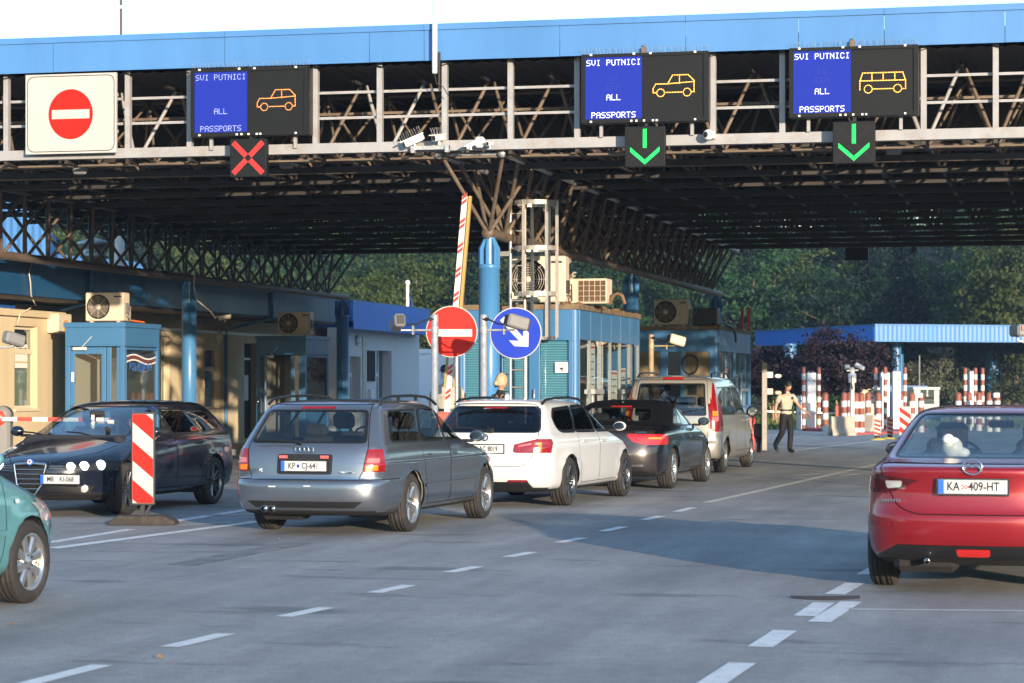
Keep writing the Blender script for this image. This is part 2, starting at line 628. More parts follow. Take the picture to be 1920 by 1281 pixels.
WHEELS={}
def wheel_meshes(r,w,rr,style,rimm):
    key=(r,w,rr,style,rimm.name)
    if key in WHEELS: return WHEELS[key]
    # axle along Y, outside face at -Y
    Mx=Matrix.Rotation(R(90),4,'X')     # local z -> -y
    t=MB(); h=w/2
    prof=[(rr-.005,-h+.02),(rr+.01,-h+.004),(rr+.03,-h-.004),(r-.035,-h+.004),(r-.012,-h+.016),(r-.002,-h+.035)]
    g=[-.30,-.12,.12,.30]
    for q in g:
        zc=q*w
        prof+=[(r,zc-.008),(r-.008,zc-.005),(r-.008,zc+.005),(r,zc+.008)]
    prof+=[(r-.002,h-.035),(r-.012,h-.016),(r-.035,h-.004),(rr+.03,h+.004),(rr+.01,h-.004),(rr-.005,h-.02)]
    t.lathe(prof,36,Mx)
    tyre=t.mesh('tyre',rubber)
    m=MB()
    face=h-.02
    m.lathe([(rr-.03,-h+.03),(rr-.02,h-.05),(rr-.012,h-.02),(rr+.006,h-.006),(rr+.008,h-.012),(rr+.004,h-.02)],36,Mx)
    m.lathe([(rr+.004,-h+.02),(rr-.03,-h+.03)],36,Mx)
    n,hubw,rimw,twin,dish,hubr=style
    def spoke(a,w0,w1):
        ca,sa=math.cos(a),math.sin(a)
        r0,r1=hubr*.6,rr-.012
        vs=[]
        for (rad,ww,dz,th) in ((r0,w0,face-dish*.6,.03),((r0+r1)/2,(w0*.45+w1*.55),face-dish*.55,.026),(r1,w1,face-.008,.03)):
            for sx,dd in ((-1,-.012),(-.55,0),(.55,0),(1,-.012),(1,-th),(-1,-th)):
                x=rad; y=sx*ww/2
                vs.append((x*ca-y*sa, -(dz+dd), x*sa+y*ca))
        fs=[]
        for q in range(2):
            for k in range(6):
                A=q*6+k; B=q*6+(k+1)%6
                fs.append((A,B,B+6,A+6))
        m.add(vs,fs)
    for k in range(n):
        a=2*math.pi*k/n+math.pi/2
        if twin:
            spoke(a-twin,hubw,rimw); spoke(a+twin,hubw,rimw)
        else: spoke(a,hubw,rimw)
    m.lathe([(0,face-dish*.6+.012),(.025,face-dish*.6+.012),(.032,face-dish*.6+.004),(hubr*.75,face-dish*.6),(hubr,face-dish*.62-.01),(hubr,face-.07)],24,Mx)
    m.cur=1
    m.lathe([(0,0),(rr*.72,0),(rr*.72,-.025),(0,-.025)],28,Mx)
    m.cur=2
    m.lathe([(0,-.05),(rr-.02,-.05)],28,Mx)
    for k in range(5):
        a=2*math.pi*k/5+.3
        m.ball((.052*math.cos(a),-(face-dish*.6+.002),.052*math.sin(a)),.009,6,4)
    rim=m.mesh('rim',[rimm,disc_m,under_m])
    WHEELS[key]=(tyre,rim)
    return WHEELS[key]

def seat_mb(mb,x,y,z,w=.5,hr=True,h=.62):
    mb.bbox((x+.22,y,z+.08),(.52,w,.16),.06)
    mb.bbox((x-.07,y,z+.16+h/2-.02),(.15,w,h),.06,Matrix.Rotation(R(-14),4,'Y'))
    if hr:
        mb.bbox((x-.19,y,z+.16+h+.10),(.10,.26,.19),.04,Matrix.Rotation(R(-10),4,'Y'))
        for s in (-.06,.06): mb.tube([(x-.15,y+s,z+.1+h),(x-.18,y+s,z+.16+h+.05)],.007,6)

def build_car(spec,label,C,ang,wheel_at,group=None,name='car'):
    """C: ground contact of one tyre; ang: heading clockwise from +Y; wheel_at: (front?,left?)"""
    xa_f,xa_r=spec['axle_f'],spec['axle_r']; tr=spec['track']
    r,tw=spec['tyre']
    root=thing(name,label,'car',group=group)
    rz=math.pi/2-ang
    off=Vector((xa_f if wheel_at[0] else xa_r,(tr/2+tw*.3)*(1 if wheel_at[1] else -1),0))
    root.rotation_euler=(0,0,rz)
    sc=spec.get('scale',1.0); root.scale=(sc,)*3
    root.location=Vector(C)-Matrix.Rotation(rz,3,'Z')@(off*sc)
    pm=spec['paint']; bow=spec.get('bow',.05)
    keys=chaikin(spec['keys'],2)
    rows=[outline(k,bow) for k in keys]
    N=len(rows[0])
    Ra=r+spec.get('arch',.045)
    bm=bmesh.new()
    Lv,Rv=[],[]
    for row in rows:
        l=[];rr_=[]
        for idx,(x,y,z) in enumerate(row):
            for ax in (xa_f,xa_r):
                d=math.hypot(x-ax,z-r)
                if y>.3 and z<r+Ra+.25:
                    e=abs(d-Ra)
                    if d>=Ra-.06 and e<.11:
                        y+=spec.get('flare',.018)*(1-e/.11)**2*(3-2*(1-e/.11)) if e<.11 else 0
            if idx==0 or idx==N-1:
                v=bm.verts.new((x,0,z)); l.append(v); rr_.append(v)
            else:
                l.append(bm.verts.new((x,y,z))); rr_.append(bm.verts.new((x,-y,z)))
        Lv.append(l); Rv.append(rr_)
    lay=bm.faces.layers.int.new('pid')
    for i in range(len(rows)-1):
        for j in range(N-1):
            a,b,c,d=Lv[i][j],Lv[i][j+1],Lv[i+1][j+1],Lv[i+1][j]
            bm.faces.new((b,a,d,c))
            a,b,c,d=Rv[i][j],Rv[i][j+1],Rv[i+1][j+1],Rv[i+1][j]
            bm.faces.new((a,b,c,d))
    for row,flip in ((0,True),(len(rows)-1,False)):
        for j in range(N-1):
            vs=[Lv[row][j],Lv[row][j+1],Rv[row][j+1],Rv[row][j]]
            u=[]
            for v in vs:
                if v not in u: u.append(v)
            if len(u)>=3:
                f=bm.faces.new(u)
    bmesh.ops.remove_doubles(bm,verts=bm.verts,dist=1e-5)
    bmesh.ops.recalc_face_normals(bm,faces=bm.faces)
    bm.normal_update()
    # region table: pid -> (name, material, offset, label)
    table={0:None}
    def pid(key,info):
        for k,v in table.items():
            if v and v[0]==key: return k
        k=len(table); table[k]=(key,)+info; return k
    zmin=spec['keys'][0][0]
    def F(axis,lim):
        if axis=='y': return lambda f: abs(f.normal.y)>lim
        if axis=='xr': return lambda f: f.normal.x<-lim
        if axis=='xf': return lambda f: f.normal.x>lim
        if axis=='zt': return lambda f: f.normal.z>lim
        if axis=='zb': return lambda f: f.normal.z<-lim
    def do(axis,poly,key,info,lim=.25,split=False,gap=0,only=None,gkey=None):
        ax=axis[0]
        if gap:
            fs=cut_region(bm,ax,grow(poly,gap),F(axis,lim))
            g=pid('panel_gap',('panel_gap',gap_m,-.008,None))
            inner=cut_region(bm,ax,poly,F(axis,lim))
            s_in=set(inner)
            outer=[f for f in bm.faces if F(axis,lim)(f)]
            gp=grow(poly,gap); i,j=AX[ax]
            for f in outer:
                c=f.calc_center_median()
                if inside(gp,(c[i],c[j])) and f not in s_in: f[lay]=g
            fs=inner
        else:
            fs=cut_region(bm,ax,poly,F(axis,lim))
        for f in fs:
            if only and not only(f.calc_center_median()): continue
            if split and axis=='xr' and f.calc_center_median().x>xa_r-.42: continue
            if split and axis=='xf' and f.calc_center_median().x<xa_f+.12: continue
            k=key
            if split: k=key+(':l' if f.calc_center_median().y>0 else ':r')
            f[lay]=pid(k,info)
    for rg in spec['regions']: do(*rg[:4],**(rg[4] if len(rg)>4 else {}))
    # underside
    ub=pid('underbody',('underbody',under_m,0,None))
    for f in bm.faces:
        if f.normal.z<-.8 and f.calc_center_median().z<zmin+.06: f[lay]=ub
    # wheel arches
    for ax in (xa_f,xa_r):
        poly=[(ax+Ra*math.cos(2*math.pi*k/20),r+Ra*math.sin(2*math.pi*k/20)) for k in range(20)]
        poly=[(x,max(z,.02)) for x,z in poly]
        fs=cut_region(bm,'y',poly,lambda f: True if abs(f.calc_center_median().y)>.42 else False)
        fs=[f for f in fs if abs(f.calc_center_median().y)>.42]
        bmesh.ops.delete(bm,geom=fs,context='FACES')
    bm.normal_update()
    vn={v:v.normal.copy() for v in bm.verts}
    groups={}
    for f in bm.faces: groups.setdefault(f[lay],[]).append(f)
    def mk(fs,mats,offset=0,lining=False):
        vmap={}; vs=[]; ns=[]; fl=[]; mi=[]
        for f in fs:
            t=[]
            for v in f.verts:
                if v not in vmap:
                    vmap[v]=len(vs); vs.append(v.co+vn[v]*offset); ns.append(vn[v])
                t.append(vmap[v])
            fl.append(t); mi.append(0)
        if lining:
            o=len(vs); k=len(vs)
            vs+= [vs[q]-ns[q]*.035 for q in range(k)]; ns+=[-ns[q] for q in range(k)]
            ff=[[q+o for q in reversed(t)] for t in fl]
            fl+=ff; mi+=[1]*len(ff)
        me=bpy.data.meshes.new('panel'); me.from_pydata([tuple(v) for v in vs],[],fl)
        for m in mats: me.materials.append(m)
        me.polygons.foreach_set('material_index',mi)
        me.polygons.foreach_set('use_smooth',[True]*len(fl))
        me.update()
        if len(me.vertices)==len(ns):
            me.normals_split_custom_set_from_vertices([tuple(n) for n in ns])
        return me
    lin=spec.get('lining',lin_dark)
    objs={}
    order=sorted(groups,key=lambda k:0 if k==0 else 1)
    for k in order:
        fs=groups[k]
        if k==0:
            o=bpy.data.objects.new('body',mk(fs,[pm,lin],0,True)); COL.objects.link(o); o.parent=root; objs['body']=o
        else:
            key,nm,m,offs,lab=table[k]
            if m is None: m=pm
            lining=(nm in ('door','tailgate','boot_lid'))
            par=root
            o=bpy.data.objects.new(nm,mk(fs,[m,lin] if lining else [m],offs,lining)); COL.objects.link(o); o.parent=par
            if lab: o['label']=lab
            objs[key]=o
    bm.free()
    # wheels with arch liners
    tyre,rim=wheel_meshes(r,tw,spec['rim_r'],spec['rim_style'],spec['rim_mat'])
    for ax in (xa_f,xa_r):
        for s in (-1,1):
            wo=bpy.data.objects.new('wheel',None); COL.objects.link(wo); wo.parent=root; wo.empty_display_size=.1
            wo.location=(ax,s*tr/2,r)
            st=spec.get('steer',0) if ax==xa_f else 0
            wo.rotation_euler=(0,0,(math.pi if s>0 else 0)+st)
            a=bpy.data.objects.new('tyre',tyre); COL.objects.link(a); a.parent=wo
            b=bpy.data.objects.new('rim',rim); COL.objects.link(b); b.parent=wo
            a.rotation_euler=(0,random.random()*6,0); b.rotation_euler=(0,random.random()*6,0)
    lb=MB()
    for ax in (xa_f,xa_r):
        for s in (-1,1):
            n=14
            y1=s*(spec['halfw']-.075); y0=s*.40
            vs=[];fs=[]
            for k in range(n+1):
                a=math.pi*(-.08+1.16*k/n)
                for y in (y0,y1): vs.append((ax+(Ra+.012)*math.cos(a),y,r+(Ra+.012)*math.sin(a)))
            for k in range(n): fs.append((2*k,2*k+1,2*k+3,2*k+2))
            lb.add(vs,fs,True)
            lb.add([(ax+(Ra+.012)*math.cos(math.pi*(-.08+1.16*k/n)),y0,r+(Ra+.012)*math.sin(math.pi*(-.08+1.16*k/n))) for k in range(n+1)],[tuple(range(n+1))])
    # chassis parts seen under the car
    lb.box(xa_r-.06,xa_r+.06,-tr/2+.1,tr/2-.1,r-.10,r-.02)
    lb.bbox((xa_r-.55,.38*spec.get('muf',1),zmin+.02),(.35,.5,.16),.05)
    lb.tube([(xa_r-.4,.1,zmin+.02),(xa_f,.1,zmin+.03)],.035,8)
    lb.build('chassis',under_m,root)
    # cabin
    cb=MB(); cz=spec.get('floor',.30)
    fx=spec.get('seat_f',.15); rx=spec.get('seat_r',-.78)
    iw=spec['halfw']*.40
    for s in (-1,1): seat_mb(cb,fx,s*iw,cz+.02)
    if spec.get('rows',2)==3:
        for xx in (rx,rx-.85):
            for s in (-1,0,1): seat_mb(cb,xx,s*.45,cz+.03,.42)
    else:
        cb.bbox((rx+.22,0,cz+.12),(.5,iw*3.0,.18),.06)
        cb.bbox((rx-.08,0,cz+.45),(.15,iw*3.0,.60),.05,Matrix.Rotation(R(-18),4,'Y'))
        for s in (-1,1): cb.bbox((rx-.2,s*iw,cz+.80),(.1,.26,.15),.04)
    ws=spec.get('dash',.95)
    cb.bbox((ws,0,spec['belt']-.10),(.45,spec['halfw']*1.55,.24),.08)
    cb.build('seats',spec.get('seatm',lin_dark),root)
    fl=MB(); fl.box(xa_r-.3,xa_f-.35,-spec['halfw']*.8,spec['halfw']*.8,cz-.04,cz)
    if spec.get('shelf'): x0,x1,zz=spec['shelf']; fl.box(x0,x1,-spec['halfw']*.76,spec['halfw']*.76,zz-.03,zz)
    fl.build('cabin_floor',lin_dark,root)
    st=MB(); Mw=Matrix.Translation((ws-.32,iw,spec['belt']-.02))@Matrix.Rotation(R(65),4,'Y')
    st.tube([Mw@Vector((.185*math.cos(a),.185*math.sin(a),0)) for a in [2*math.pi*k/20 for k in range(21)]],.014,6)
    st.tube([Mw@Vector((-.18,0,0)),Mw@Vector((.18,0,0))],.014,6); st.tube([Mw@Vector((0,0,0)),Mw@Vector((0,0,.3))],.03,8)
    st.build('steering_wheel',lin_dark,root)
    if spec.get('mirror_in'):
        im=MB(); x,z=spec['mirror_in']; im.bbox((x,0,z),(.03,.22,.065),.015); im.build('inside_mirror',lin_dark,root)
    # door mirrors
    mx,mz=spec['mirror']; hw=spec['mirror_y']
    ms=spec.get('mirror_s',1.0)
    for s in (-1,1):
        mm=MB(); c=(mx,s*(hw+.10),mz)
        mm.ball(c,.5,14,10,.14,.19*ms,.135*ms*ms)
        ob=None
        # squash the back of the shell flat for the mirror
        for q,vv in enumerate(mm.v):
            if vv[0]<mx-.035: mm.v[q]=(mx-.035,vv[1],vv[2])
        mm.cur=1
        mm.bbox((mx-.02,s*(hw-.015),mz-.055),(.07,.14,.035),.012)
        mo=mm.build('door_mirror',[spec.get('mirror_m',pm),black_pl],root)
        g=MB(); g.ball((mx-.037,s*(hw+.10),mz),.5,14,10,.004,.160*ms,.108*ms*ms); g.build('mirror_glass',mirror_g,mo)
    # handles
    for hx,hz,hy in spec.get('handles',[]):
        for s in (-1,1):
            h=MB()
            h.bbox((hx,s*(hy+.012),hz),(.20,.022,.035),.01)
            h.build('door_handle',spec.get('handle_m',pm),root)
    return root,objs

def plate(root,x,z,txt,front=False,y=0,style='slo',tilt=0,sx=1.0):
    """520 x 110 mm number plate facing backwards (or forwards)"""
    s=1 if front else -1
    M=Matrix.Translation((x,y,z))@Matrix.Rotation(R(90 if front else -90),4,'Z')@Matrix.Rotation(R(90+tilt),4,'X')
    p=MB()
    p.cur=0; p.box(-.272,.272,-.066,.066,-.012,-.001)
    p.cur=1; p.box(-.258,.258,-.053,.053,-.001,.003)
    p.cur=0
    for a in ((-.256,.256,.049,.051),(-.256,.256,-.051,-.049)): p.box(a[0],a[1],a[2],a[3],.003,.0042)
    p.cur=2; p.box(-.257,-.215,-.052,.052,.003,.0045)
    po=p.build('number_plate',[plate_k,plate_w,plate_b],root); po.matrix_local=M
    for (tx,xx,sz,m,sc) in txt:
        text('plate_lettering',tx,sz,Matrix.Translation((xx,0,.0052)),m,po,sx=sc)
    return po
def tube_obj(name,pts,r,m,parent,n=8):
    b=MB(); b.tube(pts,r,n); return b.build(name,m,parent)
# ------------------------------------------------------------------ ground
def asphalt_mat():
    m=bpy.data.materials.new('asphalt'); m.use_nodes=True
    n=m.node_tree.nodes; l=m.node_tree.links; b=n['Principled BSDF']
    b.inputs['Roughness'].default_value=.72; b.inputs['Specular IOR Level'].default_value=.6
    tc=n.new('ShaderNodeTexCoord')
    def noise_(sc,det,rough=.6,vec=None):
        z=n.new('ShaderNodeTexNoise'); z.inputs['Scale'].default_value=sc; z.inputs['Detail'].default_value=det; z.inputs['Roughness'].default_value=rough
        l.new(vec or tc.outputs['Object'],z.inputs['Vector']); return z
    def ramp(src,a,b_,lo,hi):
        r=n.new('ShaderNodeMapRange'); r.inputs[1].default_value=a; r.inputs[2].default_value=b_; r.inputs[3].default_value=lo; r.inputs[4].default_value=hi
        l.new(src,r.inputs[0]); return r
    rot=n.new('ShaderNodeMapping'); rot.inputs['Rotation'].default_value=(0,0,R(2.4)); rot.inputs['Scale'].default_value=(1.0,.13,1)
    l.new(tc.outputs['Object'],rot.inputs[0])
    rot2=n.new('ShaderNodeMapping'); rot2.inputs['Scale'].default_value=(.28,1.0,1); l.new(tc.outputs['Object'],rot2.inputs[0])
    grain=noise_(48,4,.85); mid=noise_(.55,7,.65); track=noise_(1.3,4,.6,rot.outputs[0]); sp=noise_(1.5,6,.6,rot2.outputs[0])
    g1=ramp(grain.outputs[0],.25,.75,.45,1.55); g2=ramp(mid.outputs[0],.3,.7,.80,1.17); g3=ramp(track.outputs[0],.35,.7,1.10,.70); g4=ramp(sp.outputs[0],.60,.66,1.0,.58)
    def mul(a,c):
        q=n.new('ShaderNodeMath'); q.operation='MULTIPLY'; l.new(a,q.inputs[0]); l.new(c,q.inputs[1]); return q.outputs[0]
    blot=noise_(7.5,6,.7); g5=ramp(blot.outputs[0],.3,.7,.85,1.15)
    v=mul(mul(mul(mul(g5.outputs[0],g1.outputs[0]),g2.outputs[0]),g3.outputs[0]),g4.outputs[0])
    h=n.new('ShaderNodeHueSaturation'); h.inputs['Color'].default_value=(.292,.285,.280,1); l.new(v,h.inputs['Value']); l.new(h.outputs[0],b.inputs['Base Color'])
    rr=ramp(mid.outputs[0],.3,.7,.62,.8); l.new(rr.outputs[0],b.inputs['Roughness'])
    bp=n.new('ShaderNodeBump'); bp.inputs['Strength'].default_value=.55; bp.inputs['Distance'].default_value=.006; l.new(grain.outputs[0],bp.inputs['Height']); l.new(bp.outputs[0],b.inputs['Normal'])
    return m
asphalt=asphalt_mat()
grass_m=mat('short_grass',(0.075,0.11,0.025),.9,0,var=.45,vscale=1.6,stain=(.13,.11,.05),sscale=.8,samt=.5,bump=.8,bscale=20)
hill_m=mat('wooded_hill_soil',(0.018,0.026,0.012),.95,0,var=.5,vscale=.12)
kerb_m=mat('kerb_concrete',(0.27,0.25,0.22),.8,0,var=.2,vscale=6,bump=.3,bscale=60)
redkerb=mat('red_kerb_paint',(0.42,0.09,0.09),.7,0,var=.15,vscale=6)
paint_w=mat('road_marking_paint',(0.74,0.74,0.74),.65,0,var=.1,vscale=5,stain=(.26,.26,.26),sscale=9,samt=.6)
paint_y=mat('worn_road_marking',(0.62,0.59,0.49),.7,0,var=.15,vscale=5,stain=(.24,.24,.24),sscale=6,samt=.7)

def hill_h(x,y):
    d=math.hypot(x,y); a=math.atan2(x,y)          # a: clockwise from +Y
    c=math.cos(TH)*y-math.sin(TH)*x               # distance ahead of the camera
    l=math.cos(TH)*x+math.sin(TH)*y
    h=0
    if c>0:
        s=max(0,c-172)
        if l<20: s=max(s,(c-(150+.6*max(0,l+40)))*.9 if c>150 else 0)
        h=max(h,s*.42)
        h=min(h,19+2*math.sin(a*5))
    side=max(0,abs(l)-95)*.22; back=max(0,-c-120)*.05
    h=max(h,min(side,24),min(back,6))
    h+=noise.noise((x*.02,y*.02,.3))*min(4,h*.25)
    return h
b=MB(); n=90; S=9.0
xs=[(-n/2+i)*S for i in range(n+1)]
xs=[math.copysign(abs(x)**1.18,x) for x in xs]
vs=[(x,y,hill_h(x,y)-(.02 if hill_h(x,y)<.05 else 0)) for y in xs for x in xs]
fs=[(j*(n+1)+i,j*(n+1)+i+1,(j+1)*(n+1)+i+1,(j+1)*(n+1)+i) for j in range(n) for i in range(n)]
b.add(vs,fs,True); hill=b.build('terrain',hill_m); tag(hill,kind='structure')
b=MB()
def sheet(b,pts,z): b.add([(p[0],p[1],z) for p in pts],[tuple(range(len(pts)))])
rp=[cw(-60,-45),cw(70,-45),cw(70,100),cw(60,138),cw(-75,150),cw(-75,60)]
sheet(b,rp,0.0); road=b.build('road',asphalt); tag(road,kind='structure')
# grass verge beyond the road
b=MB(); sheet(b,[gp(1405,806),gp(1560,806),gp(1640,800),gp(1920,800),cw(60,175),cw(-70,175),cw(-70,100),cw(2,100)],.012)
verge=b.build('grass_verge',grass_m); tag(verge,kind='structure')
b=MB(); random.seed(3)
for i in range(9000):
    D=random.uniform(88,128); L=random.uniform(2,34); p=cw(L,D)
    h=random.uniform(.08,.32); a=random.random()*6.28; w=.05
    q=Vector((math.cos(a)*w,math.sin(a)*w,0)); t=Vector((random.uniform(-.1,.1),random.uniform(-.1,.1),h))
    b.add([p-q,p+q,p+t],[(0,1,2)])
tuft=b.build('grass',grass_m); tag(tuft,'sparse green and straw coloured grass on the verge beyond the booths','grass',kind='stuff')

# road markings: each stripe a piece of the road
def stripe(pts,z=.004,m=paint_w,name='lane_dash'):
    b=MB(); sheet(b,pts,z); return b.build(name,m,road)
def dash(p0,p1,w=.13,m=paint_w,name='lane_dash'):
    a=gp(*p0); c=gp(*p1); d=(c-a).normalized(); q=Vector((d.y,-d.x,0))*w/2
    return stripe([a-q,a+q,c+q,c-q],m=m,name=name)
for p0,p1 in [((48,1284),(190,1248)),((318,1214),(424,1189)),((532,1157),(612,1140)),((702,1112),(768,1098)),((842,1074),(895,1063)),((952,1045),(998,1036)),
              ((1048,1018),(1094,1009)),((1130,997),(1170,988)),((1206,975.5),(1240,968)),((1268,960),(1300,952))]: dash(p0,p1)
dash((1324,943),(1662,867),.14,paint_y,'lane_line')
for p0,p1 in [((1308,1300),(1392,1244)),((1425,1214),(1472,1183)),((1508,1156),(1545,1131)),((1536,1167),(1596,1129)),((1565,1115),(1603,1094)),((1622,1078),(1660,1058))]: dash(p0,p1,.16)
dash((1592,1143),(1990,1147),.06,name='bay_line')
dash((1480,846),(1650,826),.13,name='lane_line'); dash((1462,838),(1560,832),.12,paint_y,'lane_line')
dash((1530,884),(1700,884.5),.15,paint_y,'stop_line'); dash((1490,892),(1540,888),.12,paint_y,'lane_line'); dash((1575,893),(1612,889),.12,paint_y,'lane_line')
# ghost island on the left
dash((96,1029),(640,958),.17,name='edge_line'); dash((300,982),(505,950),.16,name='edge_line')
dash((60,1023),(246,993),.13,name='edge_line'); dash((330,986),(480,977),.10,paint_y,'hatch_stripe'); dash((385,967),(480,964),.14,paint_y,'hatch_stripe')
# repaired patch and rubber strip
patch_m=mat('tar_patch',(0.17,0.17,0.175),.8,0,var=.4,vscale=3,stain=(.25,.25,.25),sscale=3,samt=.9)
dash((340,1060),(560,1018),.30,patch_m,'tar_patch')
b=MB()
c=gp(1550,1123); Ld=Vector((math.cos(TH),math.sin(TH),0)); Dd=Vector((-math.sin(TH),math.cos(TH),0))
vs=[];fs=[]
for i in range(13):
    t=-1+2*i/12; o=c+Ld*.26*t+Dd*(.16*(t*t)-.06)+Vector((0,0,0))
    for k in (-1,0,1): vs.append(o+Dd*.07*k+Vector((0,0,.006+.022*(1-abs(k))*(1-.5*t*t))))
for i in range(12):
    for k in range(2): fs.append((i*3+k,i*3+k+1,(i+1)*3+k+1,(i+1)*3+k))
b.add(vs,fs,True); tag(b.build('rubber_strip',mat('brown_rubber',(.05,.04,.04),.7,0,var=.3,vscale=20)),'curved dark rubber strip lying across the lane dashes on the road','rubber strip')
random.seed(11)
for k,(px,py) in enumerate([(22,1174),(300,1236),(522,1014)]):
    b=MB(); p=gp(px,py); q=Matrix.Translation(p+Vector((0,0,.014)))@Matrix.Rotation(random.random()*6,4,'Z')@Matrix.Rotation(.4,4,'X')
    b.add([q@Vector(v) for v in ((-.025,-.014,0),(0,-.02,.01),(.028,0,0),(0,.02,.012),(-.02,.01,.004))],[(0,1,2),(0,2,3),(0,3,4)])
    o=b.build('dry_leaf',mat('dry_leaf',(.28,.17,.09),.8)); tag(o,['dry brown leaf on the asphalt beside the teal car','dry leaf on the grey road in front of the lane dashes','pale scrap of leaf on the road behind the silver estate'][k],'leaf')
# islands
def island(name,label,pts,h=.14,m=kerb_m):
    b=MB(); n=len(pts)
    b.add([(p[0],p[1],0) for p in pts]+[(p[0],p[1],h) for p in pts],[tuple(range(n,2*n))]+[(i,(i+1)%n,(i+1)%n+n,i+n) for i in range(n)])
    return tag(b.build(name,m,bevel=.02),label,'kerb island',kind='structure')
island('kerb_island','kerb',[(-10.4,33),(-9.8,32.2),(-9.0,32.2),(-8.75,33),(-7.85,40),(-7.55,58.5),(-7.9,60),(-10.6,60)])
island('kerb_island','kerb',[(-20.6,45),(-18.8,45),(-18.7,63),(-20.6,63)])
# ------------------------------------------------------------------ the border canopy
YF=37.0; MOD=1.075; X0=-10.71; YB=64.6
ZC0,ZC1=5.34,5.50; ZF0,ZF1=6.76,7.34; ZB=5.36; ZT=6.52
KX=range(-11,18)
XL=X0-11*MOD; XR=X0+17*MOD
canopy=thing('border_canopy','long blue fronted steel canopy of lattice trusses spanning the crossing lanes','canopy',(X0,YF,0))
C0=Vector((X0,YF,0))
def cpart(b,name,m,bevel=0,par=None):
    o=b.build(name,m,par or canopy,bevel)
    if not par: o.location=(-X0,-YF,0)
    return o
# fascia panels with seams and cap strip
seams=[XL-.2]+[atY(px,100,YF).x for px in (110,430,700,802,1055,1290,1500,1660,1885)]+[3.2,5.6]+[XR+.3]
for i,(a,c) in enumerate(zip(seams,seams[1:])):
    b=MB(); b.box(a+.004,c-.004,YF-.22,YF-.18,ZF0+.002*(i%2),ZF1-.10)
    cpart(b,'fascia_panel',blue_lt)
for i,(a,c) in enumerate(zip([seams[0]]+seams[2:-1:2],seams[2:-1:2]+[seams[-1]])):
    b=MB(); b.box(a+.003,c-.003,YF-.245,YF-.10,ZF1-.097,ZF1); cpart(b,'cap_strip',blue_lt)
b=MB(); b.box(XL-.2,XL-.16,YF-.18,YB+.2,ZF0,ZF1); b.box(XR+.26,XR+.3,YF-.18,YB+.2,ZF0,ZF1); b.box(XL-.16,XR+.26,YB+.16,YB+.2,ZF0-.1,ZF1)
cpart(b,'side_fascia',blue_dk)
# corrugated roof deck
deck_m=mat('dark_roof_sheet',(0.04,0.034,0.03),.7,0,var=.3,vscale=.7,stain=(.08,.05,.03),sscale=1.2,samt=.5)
b=MB(); vs=[];fs=[]
n=int((XR-XL)/.125)
for i in range(n+1):
    x=XL-.1+i*.125; z=6.70+(.035 if i%2 else 0)
    vs+=[(x,YF-.15,z),(x,YB+.15,z)]
for i in range(n): fs.append((2*i,2*i+1,2*i+3,2*i+2))
b.add(vs,fs); b.box(XL-.15,XR+.25,YF-.16,YB+.15,6.95,7.02); cpart(b,'roof_deck',deck_m)
# front posts, rails, chord
for k in KX:
    b=MB(); x=X0+k*MOD; b.box(x-.043,x+.043,YF-.05,YF+.05,ZC1,ZF0+.02); cpart(b,'post',white_stl)
for z,y,r,m,nm in ((6.33,.06,.026,white_stl,'rail'),(5.92,.06,.026,white_stl,'rail'),(6.10,1.05,.028,rust_stl,'rear_rail')):
    b=MB(); b.bar((XL,YF+y+.03,z),(XR,YF+y+.03,z),.042); cpart(b,nm,m)
b=MB(); b.box(XL-.1,XR+.1,YF-.10,YF-.085,ZC0,ZC1); b.box(XL-.1,XR+.1,YF-.085,YF+.09,ZC1-.02,ZC1); b.box(XL-.1,XR+.1,YF-.085,YF+.09,ZC0,ZC0+.02); cpart(b,'front_chord',white_stl)
for k in range(-11,17):
    b=MB(); x=X0+k*MOD; b.box(x+.12,x+MOD-.03,YF+.16,YF+.34,ZC0-.10,ZC0-.07); cpart(b,'walkway_plate',rust_stl)
for k in KX:
    b=MB(); x=X0+k*MOD; b.bar((x,YF-.05,ZC0-.04),(x,YF+.9,ZC0-.04),.06); cpart(b,'walkway_bracket',dark_stl)
# first row of diagonals, one by one
for k in range(-11,17):
    x=X0+k*MOD
    for s in (0,1):
        b=MB(); b.tube([(x+s*MOD+(.03 if s else -.03)*-1,YF+.38,ZB),(x+MOD/2+(.05 if s else -.05),YF+.38+.5,ZT)],.032,6); cpart(b,'diagonal_strut',white_stl if (k*7+s*3)%4==0 else rust_stl)
# space frame behind
random.seed(5)
b=MB(); RY=[YF+1.2+i*2.15 for i in range(13)]
NY=len(RY)
for j,y in enumerate(RY):
    b.cur=1 if j>1 else 0  # inner rows darker: roof shade put into the colour
    b.tube([(XL,y,ZB),(XR,y,ZB)],.04,6)
    if j<NY-1: b.tube([(XL,y+1.075,ZT),(XR,y+1.075,ZT)],.035,6)
b.cur=1
for k in KX:
    x=X0+k*MOD
    b.tube([(x,YF+.2,ZB+.02),(x,YB,ZB+.02)],.032,5,False)
    b.tube([(x+MOD/2,YF+.3,ZT+.02),(x+MOD/2,YB,ZT+.02)],.03,5,False)
for j in range(NY-1):
    b.cur=1 if j>1 else 0  # diagonals switch to the shade-dark steel behind the front rows
    for k in list(KX)[:-1]:
        x=X0+k*MOD; p=Vector((x+MOD/2,RY[j]+1.075,ZT))
        for dx in (0,MOD):
            for dy in (0,2.15):
                b.tube([(x+dx,RY[j]+dy,ZB),p],.027,5,False)
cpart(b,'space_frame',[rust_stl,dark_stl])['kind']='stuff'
b=MB()
for j in range(NY-1):                      # secondary lattice hung lower, deep inside
    y=RY[j]+.5
    b.bar((XL,y,ZB-.12),(XR,y,ZB-.12),.07,.10)
    if j>2:
        for k in list(KX)[:-1]:
            x=X0+k*MOD; b.bar((x,y,ZB-.1),(x+MOD,y+1.2,ZB+.1),.035)
